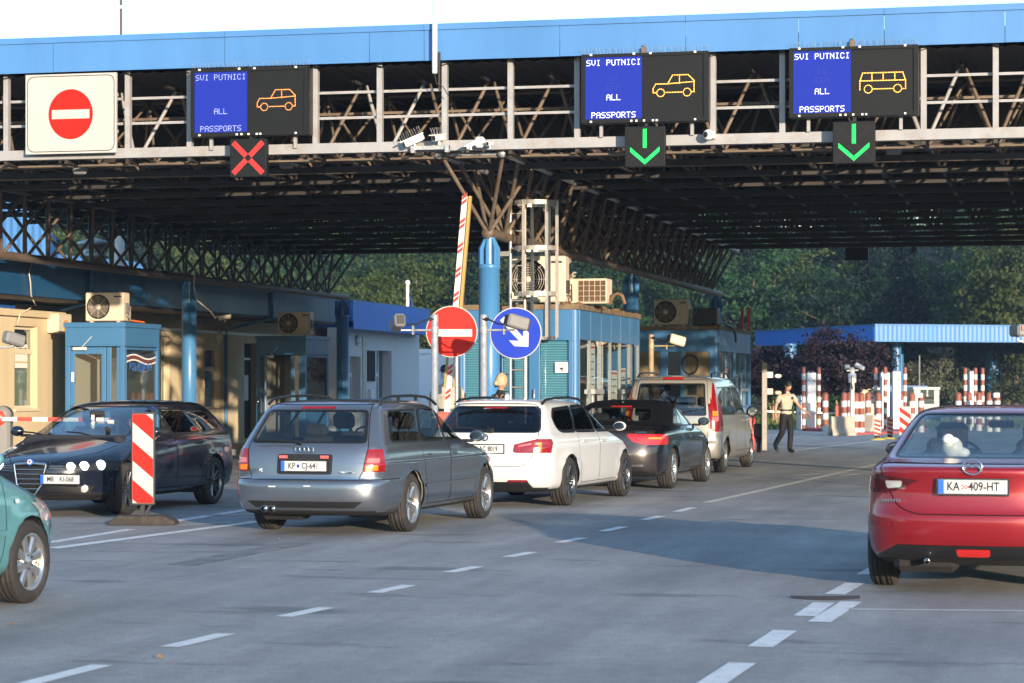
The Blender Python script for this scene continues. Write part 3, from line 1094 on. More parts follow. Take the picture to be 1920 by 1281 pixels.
cpart(b,'purlin',dark_stl)['kind']='stuff'
for yy in (YF+4.6,YF+11.0,YF+17.4):          # deep beams added under the deck to block the low sun
    b=MB(); b.box(XL,XR,yy-.01,yy+.01,5.62,6.69); b.box(XL,XR,yy-.09,yy-.0101,5.62,5.645); b.box(XL,XR,yy+.0101,yy+.09,5.62,5.645); cpart(b,'sun_block_beam',dark_stl)
# back edge lattice
b=MB()
for k in list(KX)[:-1]:
    x=X0+k*MOD
    b.bar((x,YB,ZB),(x+MOD/2,YB,ZF0),.06); b.bar((x+MOD/2,YB,ZF0),(x+MOD,YB,ZB),.06)
b.bar((XL,YB,ZB),(XR,YB,ZB),.12); b.bar((XL,YB,6.0),(XR,YB,6.0),.08)
cpart(b,'rear_lattice',dark_stl)
# triangular girders on the columns
GX=(-9.25,-19.95,1.45)
for gi,gx in enumerate(GX):
    b=MB(); b.tube([(gx,YF+1.3,4.12),(gx,YB+.9,4.12)],.085,12); b.lathe([(0,-.01),(.085,-.01),(.10,0),(.10,.03),(0,.03)],14,Matrix.Translation((gx,YF+1.3,4.12))@Matrix.Rotation(R(90),4,'X')); cpart(b,'girder_chord',rust_stl)
    for s in (-1,1):
        b=MB(); b.tube([(gx+s*.52,YF+.15,ZB-.06),(gx+s*.52,YB+.6,ZB-.06)],.05,10); b.ball((gx+s*.52,YF+.13,ZB-.06),.075,10,7); cpart(b,'girder_top_chord',galv if gi==0 else rust_stl)
    b=MB(); b.tube([(gx-.52,YF+.2,ZB-.06),(gx+.52,YF+.2,ZB-.06)],.035,8); cpart(b,'girder_tie',galv)
    nm=24
    far=MB()
    for i in range(nm):
        yb=YF+1.33+i*1.10
        for s in (-1,1):
            for dy in (-1.10,1.10):
                yt=yb+dy*.98
                if yt>YB+.6: continue
                b=far if gi>=2 else MB()
                b.tube([(gx+s*.03,yb+.03*dy,4.15),(gx+s*.50,yt,ZB-.08)],.034,7)
                if gi<2: cpart(b,'girder_strut',rust_stl)
    if gi>=2: cpart(far,'girder_strut_row',rust_stl)['kind']='stuff'
b=MB()
b.box(0,0,0,0,0,0)
for gx,ys in ((-9.25,(38.4,51.6,64.6)),(-19.95,(39.5,52.9,65.1)),(1.45,(38.4,51.6,64.6))):
    for y in ys:
        c=MB(); c.lathe([(.30,0),(.30,.04),(.175,.05),(.172,3.52),(.185,3.53),(.185,3.58),(.172,3.60)],24,Matrix.Translation((gx,y,0)))
        o=cpart(c,'column',blue_col)
        c=MB(); M=Matrix.Translation((gx,y,0))
        for q in range(8):
            a=q*math.pi/4
            c.prism([(0,3.60),(.182,3.60),(.182,3.86),(.10,4.02),(0,4.02)],-.012,.012,M@Matrix.Rotation(a,4,'Z'))
        c.lathe([(.10,3.60),(.10,4.05)],12,M)
        c2=c.build('column_head',blue_col,o)

# ------------------------------------------------------------------ things on the canopy
def yplane(px,py,Y): return atY(px,py,Y)
disp_blue=mat('led_blue_face',(0.006,0.012,0.12),.6,0,spec=.1,emit=(.03,.06,.55),estr=.22)
disp_dark=mat('led_dark_face',(0.009,0.010,0.011),.6,0,spec=.2,var=.08,vscale=20)
led_w=mat('white_led',(.8,.8,.8),.4,0,emit=(.85,.9,1),estr=.75)
led_dim=mat('dim_white_led',(.4,.45,.7),.4,0,emit=(.32,.40,.95),estr=.28)
led_ghost=mat('unlit_led',(.02,.04,.28),.5)
led_am=mat('amber_led',(.9,.5,.1),.4,0,emit=(1,.52,.07),estr=.62)
led_or=mat('orange_led',(.9,.35,.1),.4,0,emit=(1,.30,.05),estr=.45)
led_gr=mat('green_led',(.01,.25,.06),.5,0,spec=.1,emit=(.03,1,.17),estr=.62)
led_gr_g=mat('green_led_halo_housing',(.01,.06,.03),.5,0,emit=(.0,.5,.15),estr=.16)
led_rd=mat('red_led',(.9,.05,.05),.4,0,emit=(1,.05,.03),estr=.45)
CARP=[(-.46,-.10),(-.46,.0),(-.40,.10),(-.12,.10),(.0,.30),(.16,.30),(.36,.30),(.50,.16),(.50,-.10),(.44,-.10)]
def led_sign(px0,px1,pyt,pyb,label,dim,bus=False,wmat=None,amat=None):
    pl=atY(px0,pyt,YF-.33); pr=atY(px1,pyt,YF-.33); pb=atY(px0,pyb,YF-.33)
    w=pr.x-pl.x; h=pl.z-pb.z; cx=(pl.x+pr.x)/2; cz=(pl.z+pb.z)/2
    t=thing('lane_display',label,'display sign',(cx,YF-.33,cz),group='lane displays on the canopy')
    b=MB(); b.box(-w/2,w/2,.02,.26,-h/2,h/2); b.build('housing',black_pl,t,.01)
    b=MB()
    for x0,x1,z0,z1 in ((-w/2,w/2,h/2-.05,h/2),(-w/2,w/2,-h/2,-h/2+.06),(-w/2,-w/2+.06,-h/2+.06,h/2-.05),(w/2-.07,w/2,-h/2+.06,h/2-.05)): b.box(x0,x1,-.02,.02,z0,z1)
    b.build('bezel',disp_dark,t)
    xm=-.02*w
    b=MB(); b.box(-w/2+.06,xm,.004,.02,-h/2+.06,h/2-.05); bl=b.build('blue_panel',disp_blue,t)
    b=MB(); b.box(xm+.004,w/2-.07,.004,.02,-h/2+.06,h/2-.05); dk=b.build('dark_panel',disp_dark,t)
    cxl=(-w/2+.06+xm)/2; pw=xm+w/2-.06; pt=pw/68.0; r=pt*.43
    for s,fz,mm in (('SVI PUTNICI',.375,None),('ALL',-.13,None),('PASSPORTS',-.385,None)):
        b=MB(); dots_text(b,s,cxl,fz*h,pt*1.0,r,-.001); b.build('led_lettering',led_dim if dim else led_w,bl)
    if not dim:
        b=MB(); dots_text(b,'EU',cxl,.16*h,pt,r*.8,-.0005); dots_text(b,'EEA',cxl,.03*h,pt,r*.8,-.0005); b.build('unlit_lettering',led_ghost,bl)
    s=.70; ox=(xm+w/2-.07)/2+.0; oz=-.02
    b=MB()
    if not bus:
        P=[(ox+s*x*.95,oz+s*z*.95) for x,z in CARP]
        st=s*.034; rr=s*.0125
        dots_line(b,P,st,rr,-.001); dots_line(b,[(ox-.46*s*.95,oz-.10*s*.95),(ox-.40*s*.95,oz-.10*s*.95)],st,rr,-.001)
        dots_line(b,[(ox-.12*s,oz+.095*s),(ox+.475*s,oz+.13*s)],st,rr,-.001); dots_line(b,[(ox+.15*s,oz+.10*s),(ox+.15*s,oz+.28*s)],st,rr,-.001)
        dots_line(b,[(ox-.15*s,oz-.095*s),(ox+.2*s,oz-.095*s)],st,rr,-.001)
        wh=((-.27,-.10),(.32,-.10))
    else:
        P=[(-.48,-.16),(-.48,.02),(-.42,.20),(.44,.20),(.50,.02),(.50,-.16),(.42,-.16)]; P=[(ox+s*x,oz+s*z) for x,z in P]
        st=s*.034; rr=s*.0125
        dots_line(b,P,st,rr,-.001); dots_line(b,[(ox-.48*s,oz+.03*s),(ox+.5*s,oz+.03*s)],st,rr,-.001)
        for q in (-.22,.02,.27): dots_line(b,[(ox+q*s,oz+.03*s),(ox+q*s,oz+.2*s)],st,rr,-.001)
        dots_line(b,[(ox-.2*s,oz-.15*s),(ox+.22*s,oz-.15*s)],st,rr,-.001)
        wh=((-.30,-.15),(.33,-.15))
    for wx,wz in wh:
        dots_line(b,[(ox+s*wx+s*.085*math.cos(a),oz+s*wz+s*.085*math.sin(a)) for a in [2*math.pi*i/14 for i in range(15)]],st,rr,-.001)
    b.build('led_pictogram',led_or if dim else led_am,dk)
    for x in (-w*.42,-w*.08,w*.05,w*.40):
        b=MB(); b.cbox((x,-.03,h/2-.012),(.035,.03,.03)); b.build('latch',white_pl,t)
    for x in (-w*.42,-w*.1,-w*.06,.0,w*.07,w*.1,w*.40):
        b=MB(); b.cbox((x,-.03,-h/2+.02),(.03,.03,.03)); b.build('latch',white_pl,t)
    b=MB(); random.seed(int(px0))
    for i in range(40): x=-w/2+w*i/39; b.tube([(x,.05,h/2),(x+random.uniform(-.03,.03),.02,h/2+.10)],.0025,3,False)
    b.build('bird_spike',galv,t)['kind']='stuff'
    for x in (-w*.36,w*.36):
        b=MB(); b.bar((x,.20,-h/2-.20),(x,.20,-h/2+.02),.05); b.build('bracket',white_stl,t)
    return t,w,h
led_sign(358,578,131,257,'dim lane display reading SVI PUTNICI ALL PASSPORTS above the red cross','dim')
t,w,h=led_sign(1090,1328,103,232,'bright lane display with an amber car, above the nearer green arrow',False)
b=MB(); b.cbox((-.02,.06,h/2+.05),(.07,.07,.09)); b.cbox((-.02,.06,h/2+.11),(.025,.025,.05)); b.build('light_sensor',rust_stl,t)
t,w,h=led_sign(1480,1722,91,221,'bright lane display with an amber minibus at the right',False,bus=True)
b=MB(); b.cbox((-.02,.06,h/2+.05),(.07,.07,.09)); b.cbox((-.02,.06,h/2+.11),(.025,.025,.05)); b.build('light_sensor',rust_stl,t)
def lane_signal(px,py,s,kind,label):
    p=atY(px,py,YF-.42)
    t=thing('lane_signal',label,'lane signal',tuple(p),group='lane signals under the displays')
    b=MB(); b.box(-s/2,s/2,0,.14,-s/2,s/2); b.build('housing',disp_dark,t,.008)
    b=MB(); b.bar((0,.16,s/2-.05),(0,.16,s/2+.25),.05); b.build('bracket',black_pl,t)
    st=.016; rr=.0068
    if kind=='x':
        b=MB()
        for sg in (-1,1):
            for off in (-.024,-.008,.008,.024):
                for a,c in ((-.40,-.06),(.06,.40)):
                    dots_line(b,[(a*s*1.0+off,sg*a*s*1.0-sg*off),(c*s+off,sg*c*s-sg*off)],st,rr,-.002)
        b.build('led_cross',led_rd,t)
    else:
        b=MB()
        for off in (-.024,-.008,.008,.024): dots_line(b,[(off,.43*s),(off,-.02*s)],st*.85,rr,-.002)
        for sg in (-1,1):
            for off in (-.03,-.014,.002,.018):
                dots_line(b,[(sg*.36*s,-.06*s+off*1.2),(0,-.42*s+.03+off*1.2)],st*.85,rr,-.002)
        b.build('led_arrow',led_gr,t)
        b=MB()
        for sg in (-1,1):
            for off in (-.02,.02): dots_line(b,[(-.4*s+off,sg*.4*s),(.4*s+off,-sg*.4*s)],.035,.004,-.001)
        b.build('unlit_cross',mat('unlit_red_led',(.10,.06,.06),.5),t)
    return t
lane_signal(465,296,.61,'x','square lane signal showing a red cross')
lane_signal(1209,275,.625,'a','lane signal with a green down arrow under the amber car display')
lane_signal(1601,267,.635,'a','lane signal with a green down arrow under the amber minibus display')
# white board with the no entry disc
pl=atY(48,140,YF-.3); pr=atY(218,140,YF-.3); pb=atY(48,291,YF-.3)
w=pr.x-pl.x; h=pl.z-pb.z-.02
t=thing('no_entry_board','big white board with a red no entry disc, on the canopy front at left','sign',((pl.x+pr.x)/2,YF-.3,(pl.z+pb.z)/2))
b=MB(); b.box(-w/2,w/2,0,.05,-h/2,h/2); bo=b.build('board',sign_white,t)
def ringpoly(b,outer,inner,y):
    n=len(outer); b.add([(x,y,z) for x,z in outer]+[(x,y,z) for x,z in inner],[(i,(i+1)%n,(i+1)%n+n,i+n) for i in range(n)])
sq=lambda d,r:rounded([(-w/2+d,-h/2+d),(w/2-d,-h/2+d),(w/2-d,h/2-d),(-w/2+d,h/2-d)],r,5)
b=MB(); ringpoly(b,sq(.03,.13),sq(.042,.12),-.003); b.build('border',black_pl,bo)
disc=lambda b,cx,cz,r,y,n=40,ex=1: b.add([(cx+r*ex*math.cos(2*math.pi*i/n),y,cz+r*math.sin(2*math.pi*i/n)) for i in range(n)],[tuple(range(n))])
b=MB(); disc(b,0,-.01,.41,-.004,ex=.95); b.build('red_disc',sign_red,bo)
b=MB(); b.box(-.33,.33,-.0075,-.0055,-.085,.065); b.build('white_bar',sign_white,bo)
b=MB()
for z in (-.3,.3): b.bar((-w/2,.08,z),(w/2,.08,z),.05)
b.build('bracket',white_stl,t)
# cameras
def bullet(name_label,p,yaw,pitch,s=1.0,m=white_pl,spikes=False,arm=None):
    t=thing('security_camera',name_label,'security camera',tuple(p))
    Mc=Matrix.Rotation(yaw,4,'Z')@Matrix.Rotation(pitch,4,'X')     # looks along local -Y
    b=MB(); b.bbox((0,0,0),(.11*s,.34*s,.10*s),.02*s); b.bbox((0,-.03*s,.058*s),(.13*s,.42*s,.02*s),.006*s); o=b.build('housing',m,t); o.matrix_local=Mc
    b=MB(); b.lathe([(0,.176*s),(.03*s,.174*s),(.036*s,.18*s),(.04*s,.165*s)],14,Matrix.Rotation(R(90),4,'X')); l=b.build('lens',black_pl,o)
    b=MB(); b.tube([(0,.05*s,-.05*s),(0,.05*s,-.12*s)],.022*s,8)
    b.build('mount',m,t)
    if spikes:
        b=MB()
        for i in range(10): b.tube([(0,-.2*s+.04*i*s,.06*s),(random.uniform(-.04,.04),-.2*s+.04*i*s,.19*s)],.003,3,False)
        b.build('bird_spike',galv,o)
    return t
bullet('long white bullet camera with bird spikes on the canopy chord',atY(776,264,YF-.25),R(-62),R(24),1.0,white_pl,True)
bullet('white bullet camera with bird spikes right of the longer one',atY(822,259,YF-.28),R(-14),R(8),.9,white_pl,True)
t=bullet('short white camera of a twin pair, pointing down to the left',atY(882,272,YF-.28),R(-40),R(28),.62)
t=bullet('short white camera of a twin pair, facing the road',atY(918,270,YF-.28),R(-5),R(6),.62)
b=MB(); b.bbox((0,0,0),(.15,.12,.17),.03); o=b.build('junction_box',white_pl); o.location=atY(900,267,YF-.22); tag(o,'rounded white box between the twin cameras on the chord','junction box')
b=MB(); b.box(-.30,.30,0,.05,-.03,.03); b.box(-.32,-.26,-.05,.05,-.08,.03); b.box(.24,.30,-.05,.05,-.08,.05); o=b.build('camera_bracket',galv); o.location=atY(808,277,YF-.2); tag(o,'galvanised bracket arm under the two spiked cameras','bracket')
t=thing('dome_camera','round white camera on the canopy chord left of the minibus display','security camera',tuple(atY(1328,253,YF-.28)))
b=MB(); b.ball((0,0,0),.085,16,10); b.cbox((.03,.10,.0),(.12,.14,.10)); b.build('shell',white_pl,t)
b=MB(); b.lathe([(0,.088),(.035,.083),(.045,.074)],14,Matrix.Rotation(R(90),4,'X')@Matrix.Rotation(R(-25),4,'Y')); b.build('lens',black_pl,t)
for px,py,lab in ((150,318,'grey floodlight under the canopy below the no entry board'),(538,306,'grey floodlight under the canopy right of the red cross'),(1676,280,'grey floodlight under the canopy right of the far green arrow')):
    t=thing('floodlight',lab,'floodlight',tuple(atY(px,py,YF+.55)),group='floodlights under the canopy edge')
    b=MB(); b.bbox((0,0,0),(.24,.12,.16),.03,Matrix.Rotation(R(25),4,'X')); b.build('lamp_head',grey_pl,t); b=MB(); b.bar((0,.03,.05),(0,.03,.22),.03); b.build('bracket',dark_stl,t)
# antenna pole and mast
p=atY(815,138,YF-.34)
t=thing('antenna_pole','white tubular antenna rising across the blue fascia','antenna',tuple(p))
b=MB(); b.lathe([(0,0),(.04,.0),(.042,.02),(.042,1.35),(.03,1.37),(.028,3.2),(0,3.2)],14); b.build('tube',white_pl,t)
b=MB(); b.bar((.05,.1,-.25),(.05,.1,.35),.03); b.bar((0,0,.12),(.05,.1,.12),.03); b.tube([(0,0,0),(.02,.02,-.15),(.12,.05,-.2),(.2,.1,-.35)],.008,5); b.build('clamp',dark_stl,t)
p=atY(227,66,44)
t=thing('aerial_mast','thin brown mast with a horizontal aerial boom above the roof','aerial mast',(p.x,p.y,7.0))
b=MB(); b.tube([(0,0,0),(0,0,3.5)],.028,8); b.build('mast',mat('brown_mast',(.10,.05,.05),.6),t)
q=atY(227,14,44).z-7.0
b=MB(); b.tube([(0,-.03,q),(1.22,-.03,q)],.014,6)
for i in range(11): b.bar((.1+.11*i,-.03,q-.0),(.1+.11*i,.05,q+.0),.012)
b.cbox((1.2,-.03,q),(.05,.05,.05)); b.cbox((0,-.03,q),(.07,.06,.06)); b.build('aerial_boom',white_pl,t)
# black display hanging at the far edge, lamps
p=atY(1607,473,YB+.4); b=MB(); b.box(-.31,.31,-.08,.08,-.23,.18); b.bar((-.2,0,.15),(-.2,0,.6),.05); b.bar((.2,0,.15),(.2,0,.6),.05); o=b.build('hanging_display',black_pl); o.location=p; tag(o,'black box display hanging from the far edge of the canopy','display sign')
p=atY(1713,466,YB+.4); b=MB(); b.ball((0,0,0),.10,10,8,1,1,1.2); b.tube([(0,0,.1),(0,0,.5)],.02,6); o=b.build('hanging_lamp',black_pl); o.location=p; tag(o,'small dark round lamp hanging from the far canopy edge','lamp')
# ------------------------------------------------------------------ buildings and booths on the left
wall_cream=mat('cream_render',(0.60,0.49,0.32),.85,0,var=.06,vscale=1.2,stain=(.42,.33,.22),sscale=.9,samt=.4,bump=.15,bscale=90,streak=True)
wall_white=mat('white_blue_render',(0.62,0.63,0.65),.8,0,var=.05,vscale=1.2,stain=(.4,.42,.45),sscale=1.1,samt=.35,bump=.1,bscale=90,streak=True)
frame_cream=mat('cream_window_frame',(0.66,0.58,0.43),.5,0,var=.05,vscale=3)
frame_white=mat('white_window_frame',(0.72,0.73,0.74),.45)
blind_m=mat('pale_blind',(0.42,0.44,0.36),.7,0,var=.1,vscale=3)
blind_teal=mat('teal_blind_slat',(0.20,0.42,0.55),.55,0,var=.08,vscale=6)
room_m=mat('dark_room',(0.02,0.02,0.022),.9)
room_warm=mat('dim_room_lining',(0.36,0.33,0.27),.9)
paper_m=mat('white_paper',(0.75,0.74,0.70),.7)
ink_m=mat('dark_print',(0.03,0.03,0.035),.6)
orange_m=mat('orange_print',(0.65,0.30,0.03),.6)
pane_m=glass('building_pane',(.62,.70,.66),.08)

def wallX(bx,x0,x1,y0,y1,z0,z1,ops,mb):
    """wall in the plane X (thickness x0..x1) with openings (ya,yb,za,zb)"""
    ys=sorted(set([y0,y1]+[o[0] for o in ops]+[o[1] for o in ops]))
    for a,c in zip(ys,ys[1:]):
        z=z0
        for o in sorted([o for o in ops if o[0]<=a+1e-6 and o[1]>=c-1e-6],key=lambda o:o[2]):
            if o[2]>z: mb.box(x0,x1,a,c,z,o[2])
            z=o[3]
        if z<z1: mb.box(x0,x1,a,c,z,z1)
def win(parent,xf,ya,yb,za,zb,frm,split=None,pane=None,back=None,sill=True,fw=.07,blind=None):
    """window set .10 behind the face xf (face looks towards +X)"""
    x=xf-.10
    b=MB(); b.box(x-.05,x,ya,ya+fw,za,zb); b.box(x-.05,x,yb-fw,yb,za,zb); b.box(x-.05,x,ya+fw,yb-fw,za,za+fw); b.box(x-.05,x,ya+fw,yb-fw,zb-fw,zb)
    if split: b.box(x-.05,x+.012,ya+fw,yb-fw,split-.055,split+.055)
    w=b.build('window',frm,parent,.006)
    b=MB(); b.box(x-.03,x-.022,ya+fw,yb-fw,za+fw,zb-fw); b.build('pane',pane or pane_m,w)
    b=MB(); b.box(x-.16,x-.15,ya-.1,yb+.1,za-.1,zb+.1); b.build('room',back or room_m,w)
    if blind:
        b=MB(); b.box(x-.10,x-.09,ya+fw,yb-fw,blind[0],blind[1]); b.build('blind',blind[2],w)
    if sill:
        b=MB(); b.box(x-.01,xf+.05,ya-.04,yb+.04,za-.05,za-.005); b.build('sill',frm,w)
    return w

PX=-20.6
bld=thing('customs_building','low cream building with a deep blue parapet along the left lanes','building',(-22,55,0))
BO=Vector((22,-55,0))
def bp(b,name,m,par=None,bevel=0):
    o=b.build(name,m,par or bld,bevel)
    if not par: o.location=BO
    return o
Yp=lambda px,X=PX: atX(px,600,X).y
cuts=[34,Yp(60),Yp(167),Yp(343),Yp(507),Yp(617),Yp(628)]
for i,(a,c) in enumerate(zip(cuts,cuts[1:])):
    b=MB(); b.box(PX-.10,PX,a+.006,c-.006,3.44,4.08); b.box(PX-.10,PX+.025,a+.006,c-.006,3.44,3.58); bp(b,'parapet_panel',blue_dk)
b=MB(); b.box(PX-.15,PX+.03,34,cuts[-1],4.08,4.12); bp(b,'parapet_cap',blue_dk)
b=MB(); b.box(-30,PX-.10,34,cuts[-1],3.95,4.05); bp(b,'roof',deck_m)
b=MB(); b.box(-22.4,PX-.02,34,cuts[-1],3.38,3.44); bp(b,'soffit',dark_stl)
NXB=-21.35
yn=Yp(112,NXB)
wy=(Yp(27,NXB),Yp(70,NXB)); z0,z1=1.12,2.86
b=MB(); wallX(None,NXB-.3,NXB,36,yn,0,3.06,[(wy[0],wy[1],z0,z1)],b); b.box(-22.4,NXB-.3,yn-.25,yn,0,3.06); b.box(NXB-.4,NXB+.10,36,yn+.1,3.06,3.20); bp(b,'wall',wall_cream)
w=win(bld,NXB,wy[0],wy[1],z0,z1,frame_cream,split=2.33,blind=(1.2,2.28,blind_m)); w.location=BO
for nm in ('poster',):
    yc=(wy[0]+wy[1])/2; b=MB(); xx=NXB-.118
    b.box(xx,xx+.004,yc-.30,yc+.32,1.98,2.18-.0+.30); po=bp(b,'poster',paper_m)
    b=MB(); b.box(xx+.004,xx+.006,yc-.30,yc+.32,2.09,2.115); b.build('orange_line',orange_m,po)
    text('poster_lettering','Trast',.26,Matrix.Translation((xx+.007,yc,2.36))@Matrix.Rotation(R(90),4,'Z')@Matrix.Rotation(R(90),4,'X'),ink_m,po)
b=MB(); b.bbox((NXB+.14,yn-.35,2.95),(.28,.7,.42),.02); bp(b,'junction_housing',frame_cream); b=MB(); b.box(NXB+.281,NXB+.286,yn-.42,yn-.22,2.80,3.02); bp(b,'warning_label',orange_m)
# main wall behind
ops=[(Yp(303,-22),Yp(318,-22),1.0,2.85),(Yp(384,-22),Yp(412,-22),.98,2.62),(Yp(458,-22),Yp(482,-22),.15,2.78)]
b=MB(); ye=Yp(640,-22); wallX(None,-22.3,-22,yn-.2,ye,0,3.38,ops,b); bp(b,'wall',wall_cream)
w=win(bld,-22,*ops[0],frame_cream,split=2.2,blind=(1.1,2.1,blind_m)); w.location=BO
w=win(bld,-22,*ops[1],frame_cream,split=2.05,blind=(1.0,1.55,blue_dk)); w.location=BO
b=MB(); xx=-22.11; yc=(ops[1][0]+ops[1][1])/2
b.prism([(-.32,.3),(.32,.3),(.26,.08),(.18,.06),(.12,-.08),(-.05,-.10),(-.10,.05),(-.25,.12)],0,.006,Matrix.Translation((xx,yc,1.65))@Matrix.Rotation(R(90),4,'Z')); bp(b,'police_shield_sticker',blue_dk)
b=MB(); b.box(-22.25,-22.19,ops[2][0],ops[2][1],.15,2.78); d=bp(b,'door',room_m)
b=MB(); b.box(-22.19,-22.17,ops[2][0]+.25,ops[2][1]-.25,1.2,1.9); b.build('paper_notice',paper_m,d)
b=MB(); b.cbox((-22.1,ops[2][0]+.4,2.35),(.1,.5,.06)); bp(b,'door_lamp',frame_white)
b=MB(); b.box(-22,-21.94,Yp(235,-22),ye,2.98,3.06); bp(b,'cable_tray',galv)
b=MB(); b.lathe([(0,0),(.17,0),(.2,.04),(.14,.06),(.13,.12),(0,.14)],18,Matrix.Translation((-22,Yp(407,-22),2.92))@Matrix.Rotation(R(90),4,'Y')); bp(b,'alarm_siren',frame_cream)
b=MB(); b.box(-22.0,-21.6,ye-.35,ye,0,3.4); bp(b,'end_pilaster',wall_white)
b=MB(); b.tube([(PX+.05,Yp(507),4.1),(PX+.05,Yp(507),3.4),(PX-.9,Yp(507)+.2,3.2),(-21.95,Yp(507)+.3,3.1),(-21.95,Yp(507)+.3,0)],.045,8); bp(b,'downpipe',blue_col); b=MB(); b.tube([(PX+.05,Yp(167),4.6),(PX+.05,Yp(167),3.4),(PX-1.1,Yp(167)+.2,3.2),(-21.95,Yp(167)+.3,3.1),(-21.95,Yp(167)+.3,0)],.045,8); bp(b,'downpipe',blue_col)
def cable(name,label,pts,r=.014,m=None):
    b=MB(); b.tube(pts,r,6); return tag(b.build(name,m or cream_pl),label,'cable')
cable('loose_cable','pale loose cable hanging over the blue parapet at the far left',[(PX+.04,Yp(56),4.1),(PX+.05,Yp(50),3.9),(PX+.06,Yp(52),3.7),(PX+.05,Yp(54),3.45),(NXB+.2,Yp(50,NXB),3.3),(NXB+.12,Yp(28,NXB),3.1),(NXB+.05,Yp(27,NXB),2.9)])
cable('loose_cable','pale cable looping from the girder down the blue column to a camera',[(-19.7,52.6,4.3),(-19.72,52.6,3.9),(-19.72,52.8,3.6),(-19.6,53.4,3.35),(-19.7,54.0,3.2)])
bullet('small pale camera on the blue column beside the facade',(-19.55,54.2,3.22),R(-60),R(10),.9,cream_pl)
# second, white building
b2=thing('office_building','pale blue-white office with a bright blue parapet beyond the left lanes','building',(-21.2,75,0)); O2=Vector((21.2,-75,0))
def p2(b,name,m,par=None):
    o=b.build(name,m,par or b2)
    if not par: o.location=O2
    return o
ya,yz_=Yp(662),Yp(806)
b=MB(); b.box(PX-.1,PX,ya,yz_,3.36,4.12); b.box(PX-.1,PX+.02,ya,yz_,3.30,3.52); p2(b,'parapet',blue_bright)
b=MB(); b.box(-29,PX,ya-.04,yz_+.1,4.12,4.16); p2(b,'parapet_cap',blue_lt)
b=MB(); b.box(-29,PX-.1,yz_-.1,yz_,3.3,4.12); p2(b,'parapet_end',blue_bright)
WX=-21.1; yw=Yp(786,WX)
ops=[(Yp(656,WX),Yp(676,WX),.1,2.5),(Yp(706,WX),Yp(734,WX),.1,2.72)]
b=MB(); wallX(None,WX-.3,WX,ya,yw,0,3.34,ops,b); b.box(-29,WX-.3,yw-.3,yw,0,3.34); p2(b,'wall',wall_white)
for k,o in enumerate(ops):
    w=win(b2,WX-.18,o[0],o[1]-.25*(k==1)*2,o[2],o[3],frame_white,split=1.95,sill=False,blind=(.3,1.85,blind_teal) if k else None); w.location=O2
b=MB(); b.box(WX+.002,WX+.03,Yp(688,WX),Yp(702,WX),1.75,2.7); p2(b,'plaque',room_m)
b=MB(); b.lathe([(0,0),(.16,0),(.17,.03)],16,Matrix.Translation((WX,Yp(668,WX),3.0))@Matrix.Rotation(R(90),4,'Y')); b.ball((WX+.05,Yp(668,WX),3.0),.13,12,8,.7); p2(b,'wall_lamp',frame_white)
b=MB(); b.box(WX,WX+.03,Yp(679,WX),Yp(685,WX),0,3.1); p2(b,'downpipe',galv)
b=MB(); b.box(WX,WX+.10,Yp(690,WX),Yp(697,WX),.9,1.5); p2(b,'letter_box',frame_white)
# white cabin behind
sh=thing('site_cabin','plain white cabin standing between the office and the blue booth','cabin',tuple(cw(-2.2,92)),TH)
b=MB(); b.box(-1.4,1.4,0,3,0,2.85); b.build('wall',mat('white_cabin_sheet',(.62,.68,.74),.5,0,var=.04,vscale=2),sh)
b=MB(); b.box(-1.45,1.45,-.05,3.05,2.85,3.02); b.box(-1.42,1.42,-.02,3.0,2.62,2.67); b.build('roof_edge',frame_white,sh)
fp=thing('flag_pole','white flag pole with a limp dark blue flag behind the office roof','flag pole',tuple(cw(-4.7,108,0)))
b=MB(); b.tube([(0,0,0),(0,0,6.2)],.10,10,r2=.07); b.ball((0,0,6.25),.12,8,6); b.build('pole',white_pl,fp)
b=MB(); vs=[];fs=[]
for i in range(9):
    for k in range(5):
        t=i/8; vs.append((.10+ (.55*t**.7)*k/4+.0, .10*math.sin(k*1.8+t*2), 5.95-t*3.2-.25*k/4))
for i in range(8):
    for k in range(4): fs.append((i*5+k,i*5+k+1,i*5+k+6,i*5+k+5))
b.add(vs,fs,True); b.build('flag',mat('dark_blue_flag',(.02,.05,.22),.8),fp)
fp=thing('flag_pole','flag pole with a red and white flag behind the raised barrier','flag pole',tuple(cw(-2.35,112,0)))
b=MB(); b.tube([(0,0,0),(0,0,5.6)],.09,10,r2=.06); b.build('pole',white_pl,fp)
b=MB(); b.add([(.08,0,5.5),(.75,.1,3.4),(.65,.12,2.8),(.08,0,3.0)],[(0,1,2,3)]); b.build('flag',mat('red_flag',(.5,.02,.03),.8),fp)
# chimney and white pole behind the parapet, blue hall at the far left
t=thing('metal_flue','shiny metal flue with a cap above the blue parapet','flue',(-24.5,atX(176,500,-24.5).y,3.9))
b=MB(); b.lathe([(.30,0),(.30,1.0),(.36,1.02),(.36,1.12),(.26,1.14),(.26,1.3),(.40,1.32),(.42,1.42),(0,1.55)],16); b.build('pipe',galv,t)
q=atX(222,500,-26); t=thing('lighting_mast','tall white mast behind the left lattice girder','mast',(q.x,q.y,0)); b=MB(); b.tube([(0,0,0),(0,0,9)],.20,12,r2=.15); b.build('mast',white_pl,t)
q=cw(-14.9,78); t=thing('blue_hall','bright blue ribbed hall wall seen through the left girder','building',(q.x,q.y,0),TH+R(-20))
b=MB(); vs=[];fs=[]
for i in range(61): vs+=[(-8+i*.135,0+(.03 if i%2 else 0),0),(-8+i*.135,0+(.03 if i%2 else 0),7.8-.35*max(0,i-48)/12*4)]
for i in range(60): fs.append((2*i,2*i+2,2*i+3,2*i+1))
b.add(vs,fs); b.box(-8,.0,.06,6,0,5.9); b.build('ribbed_wall',blue_lt,t)

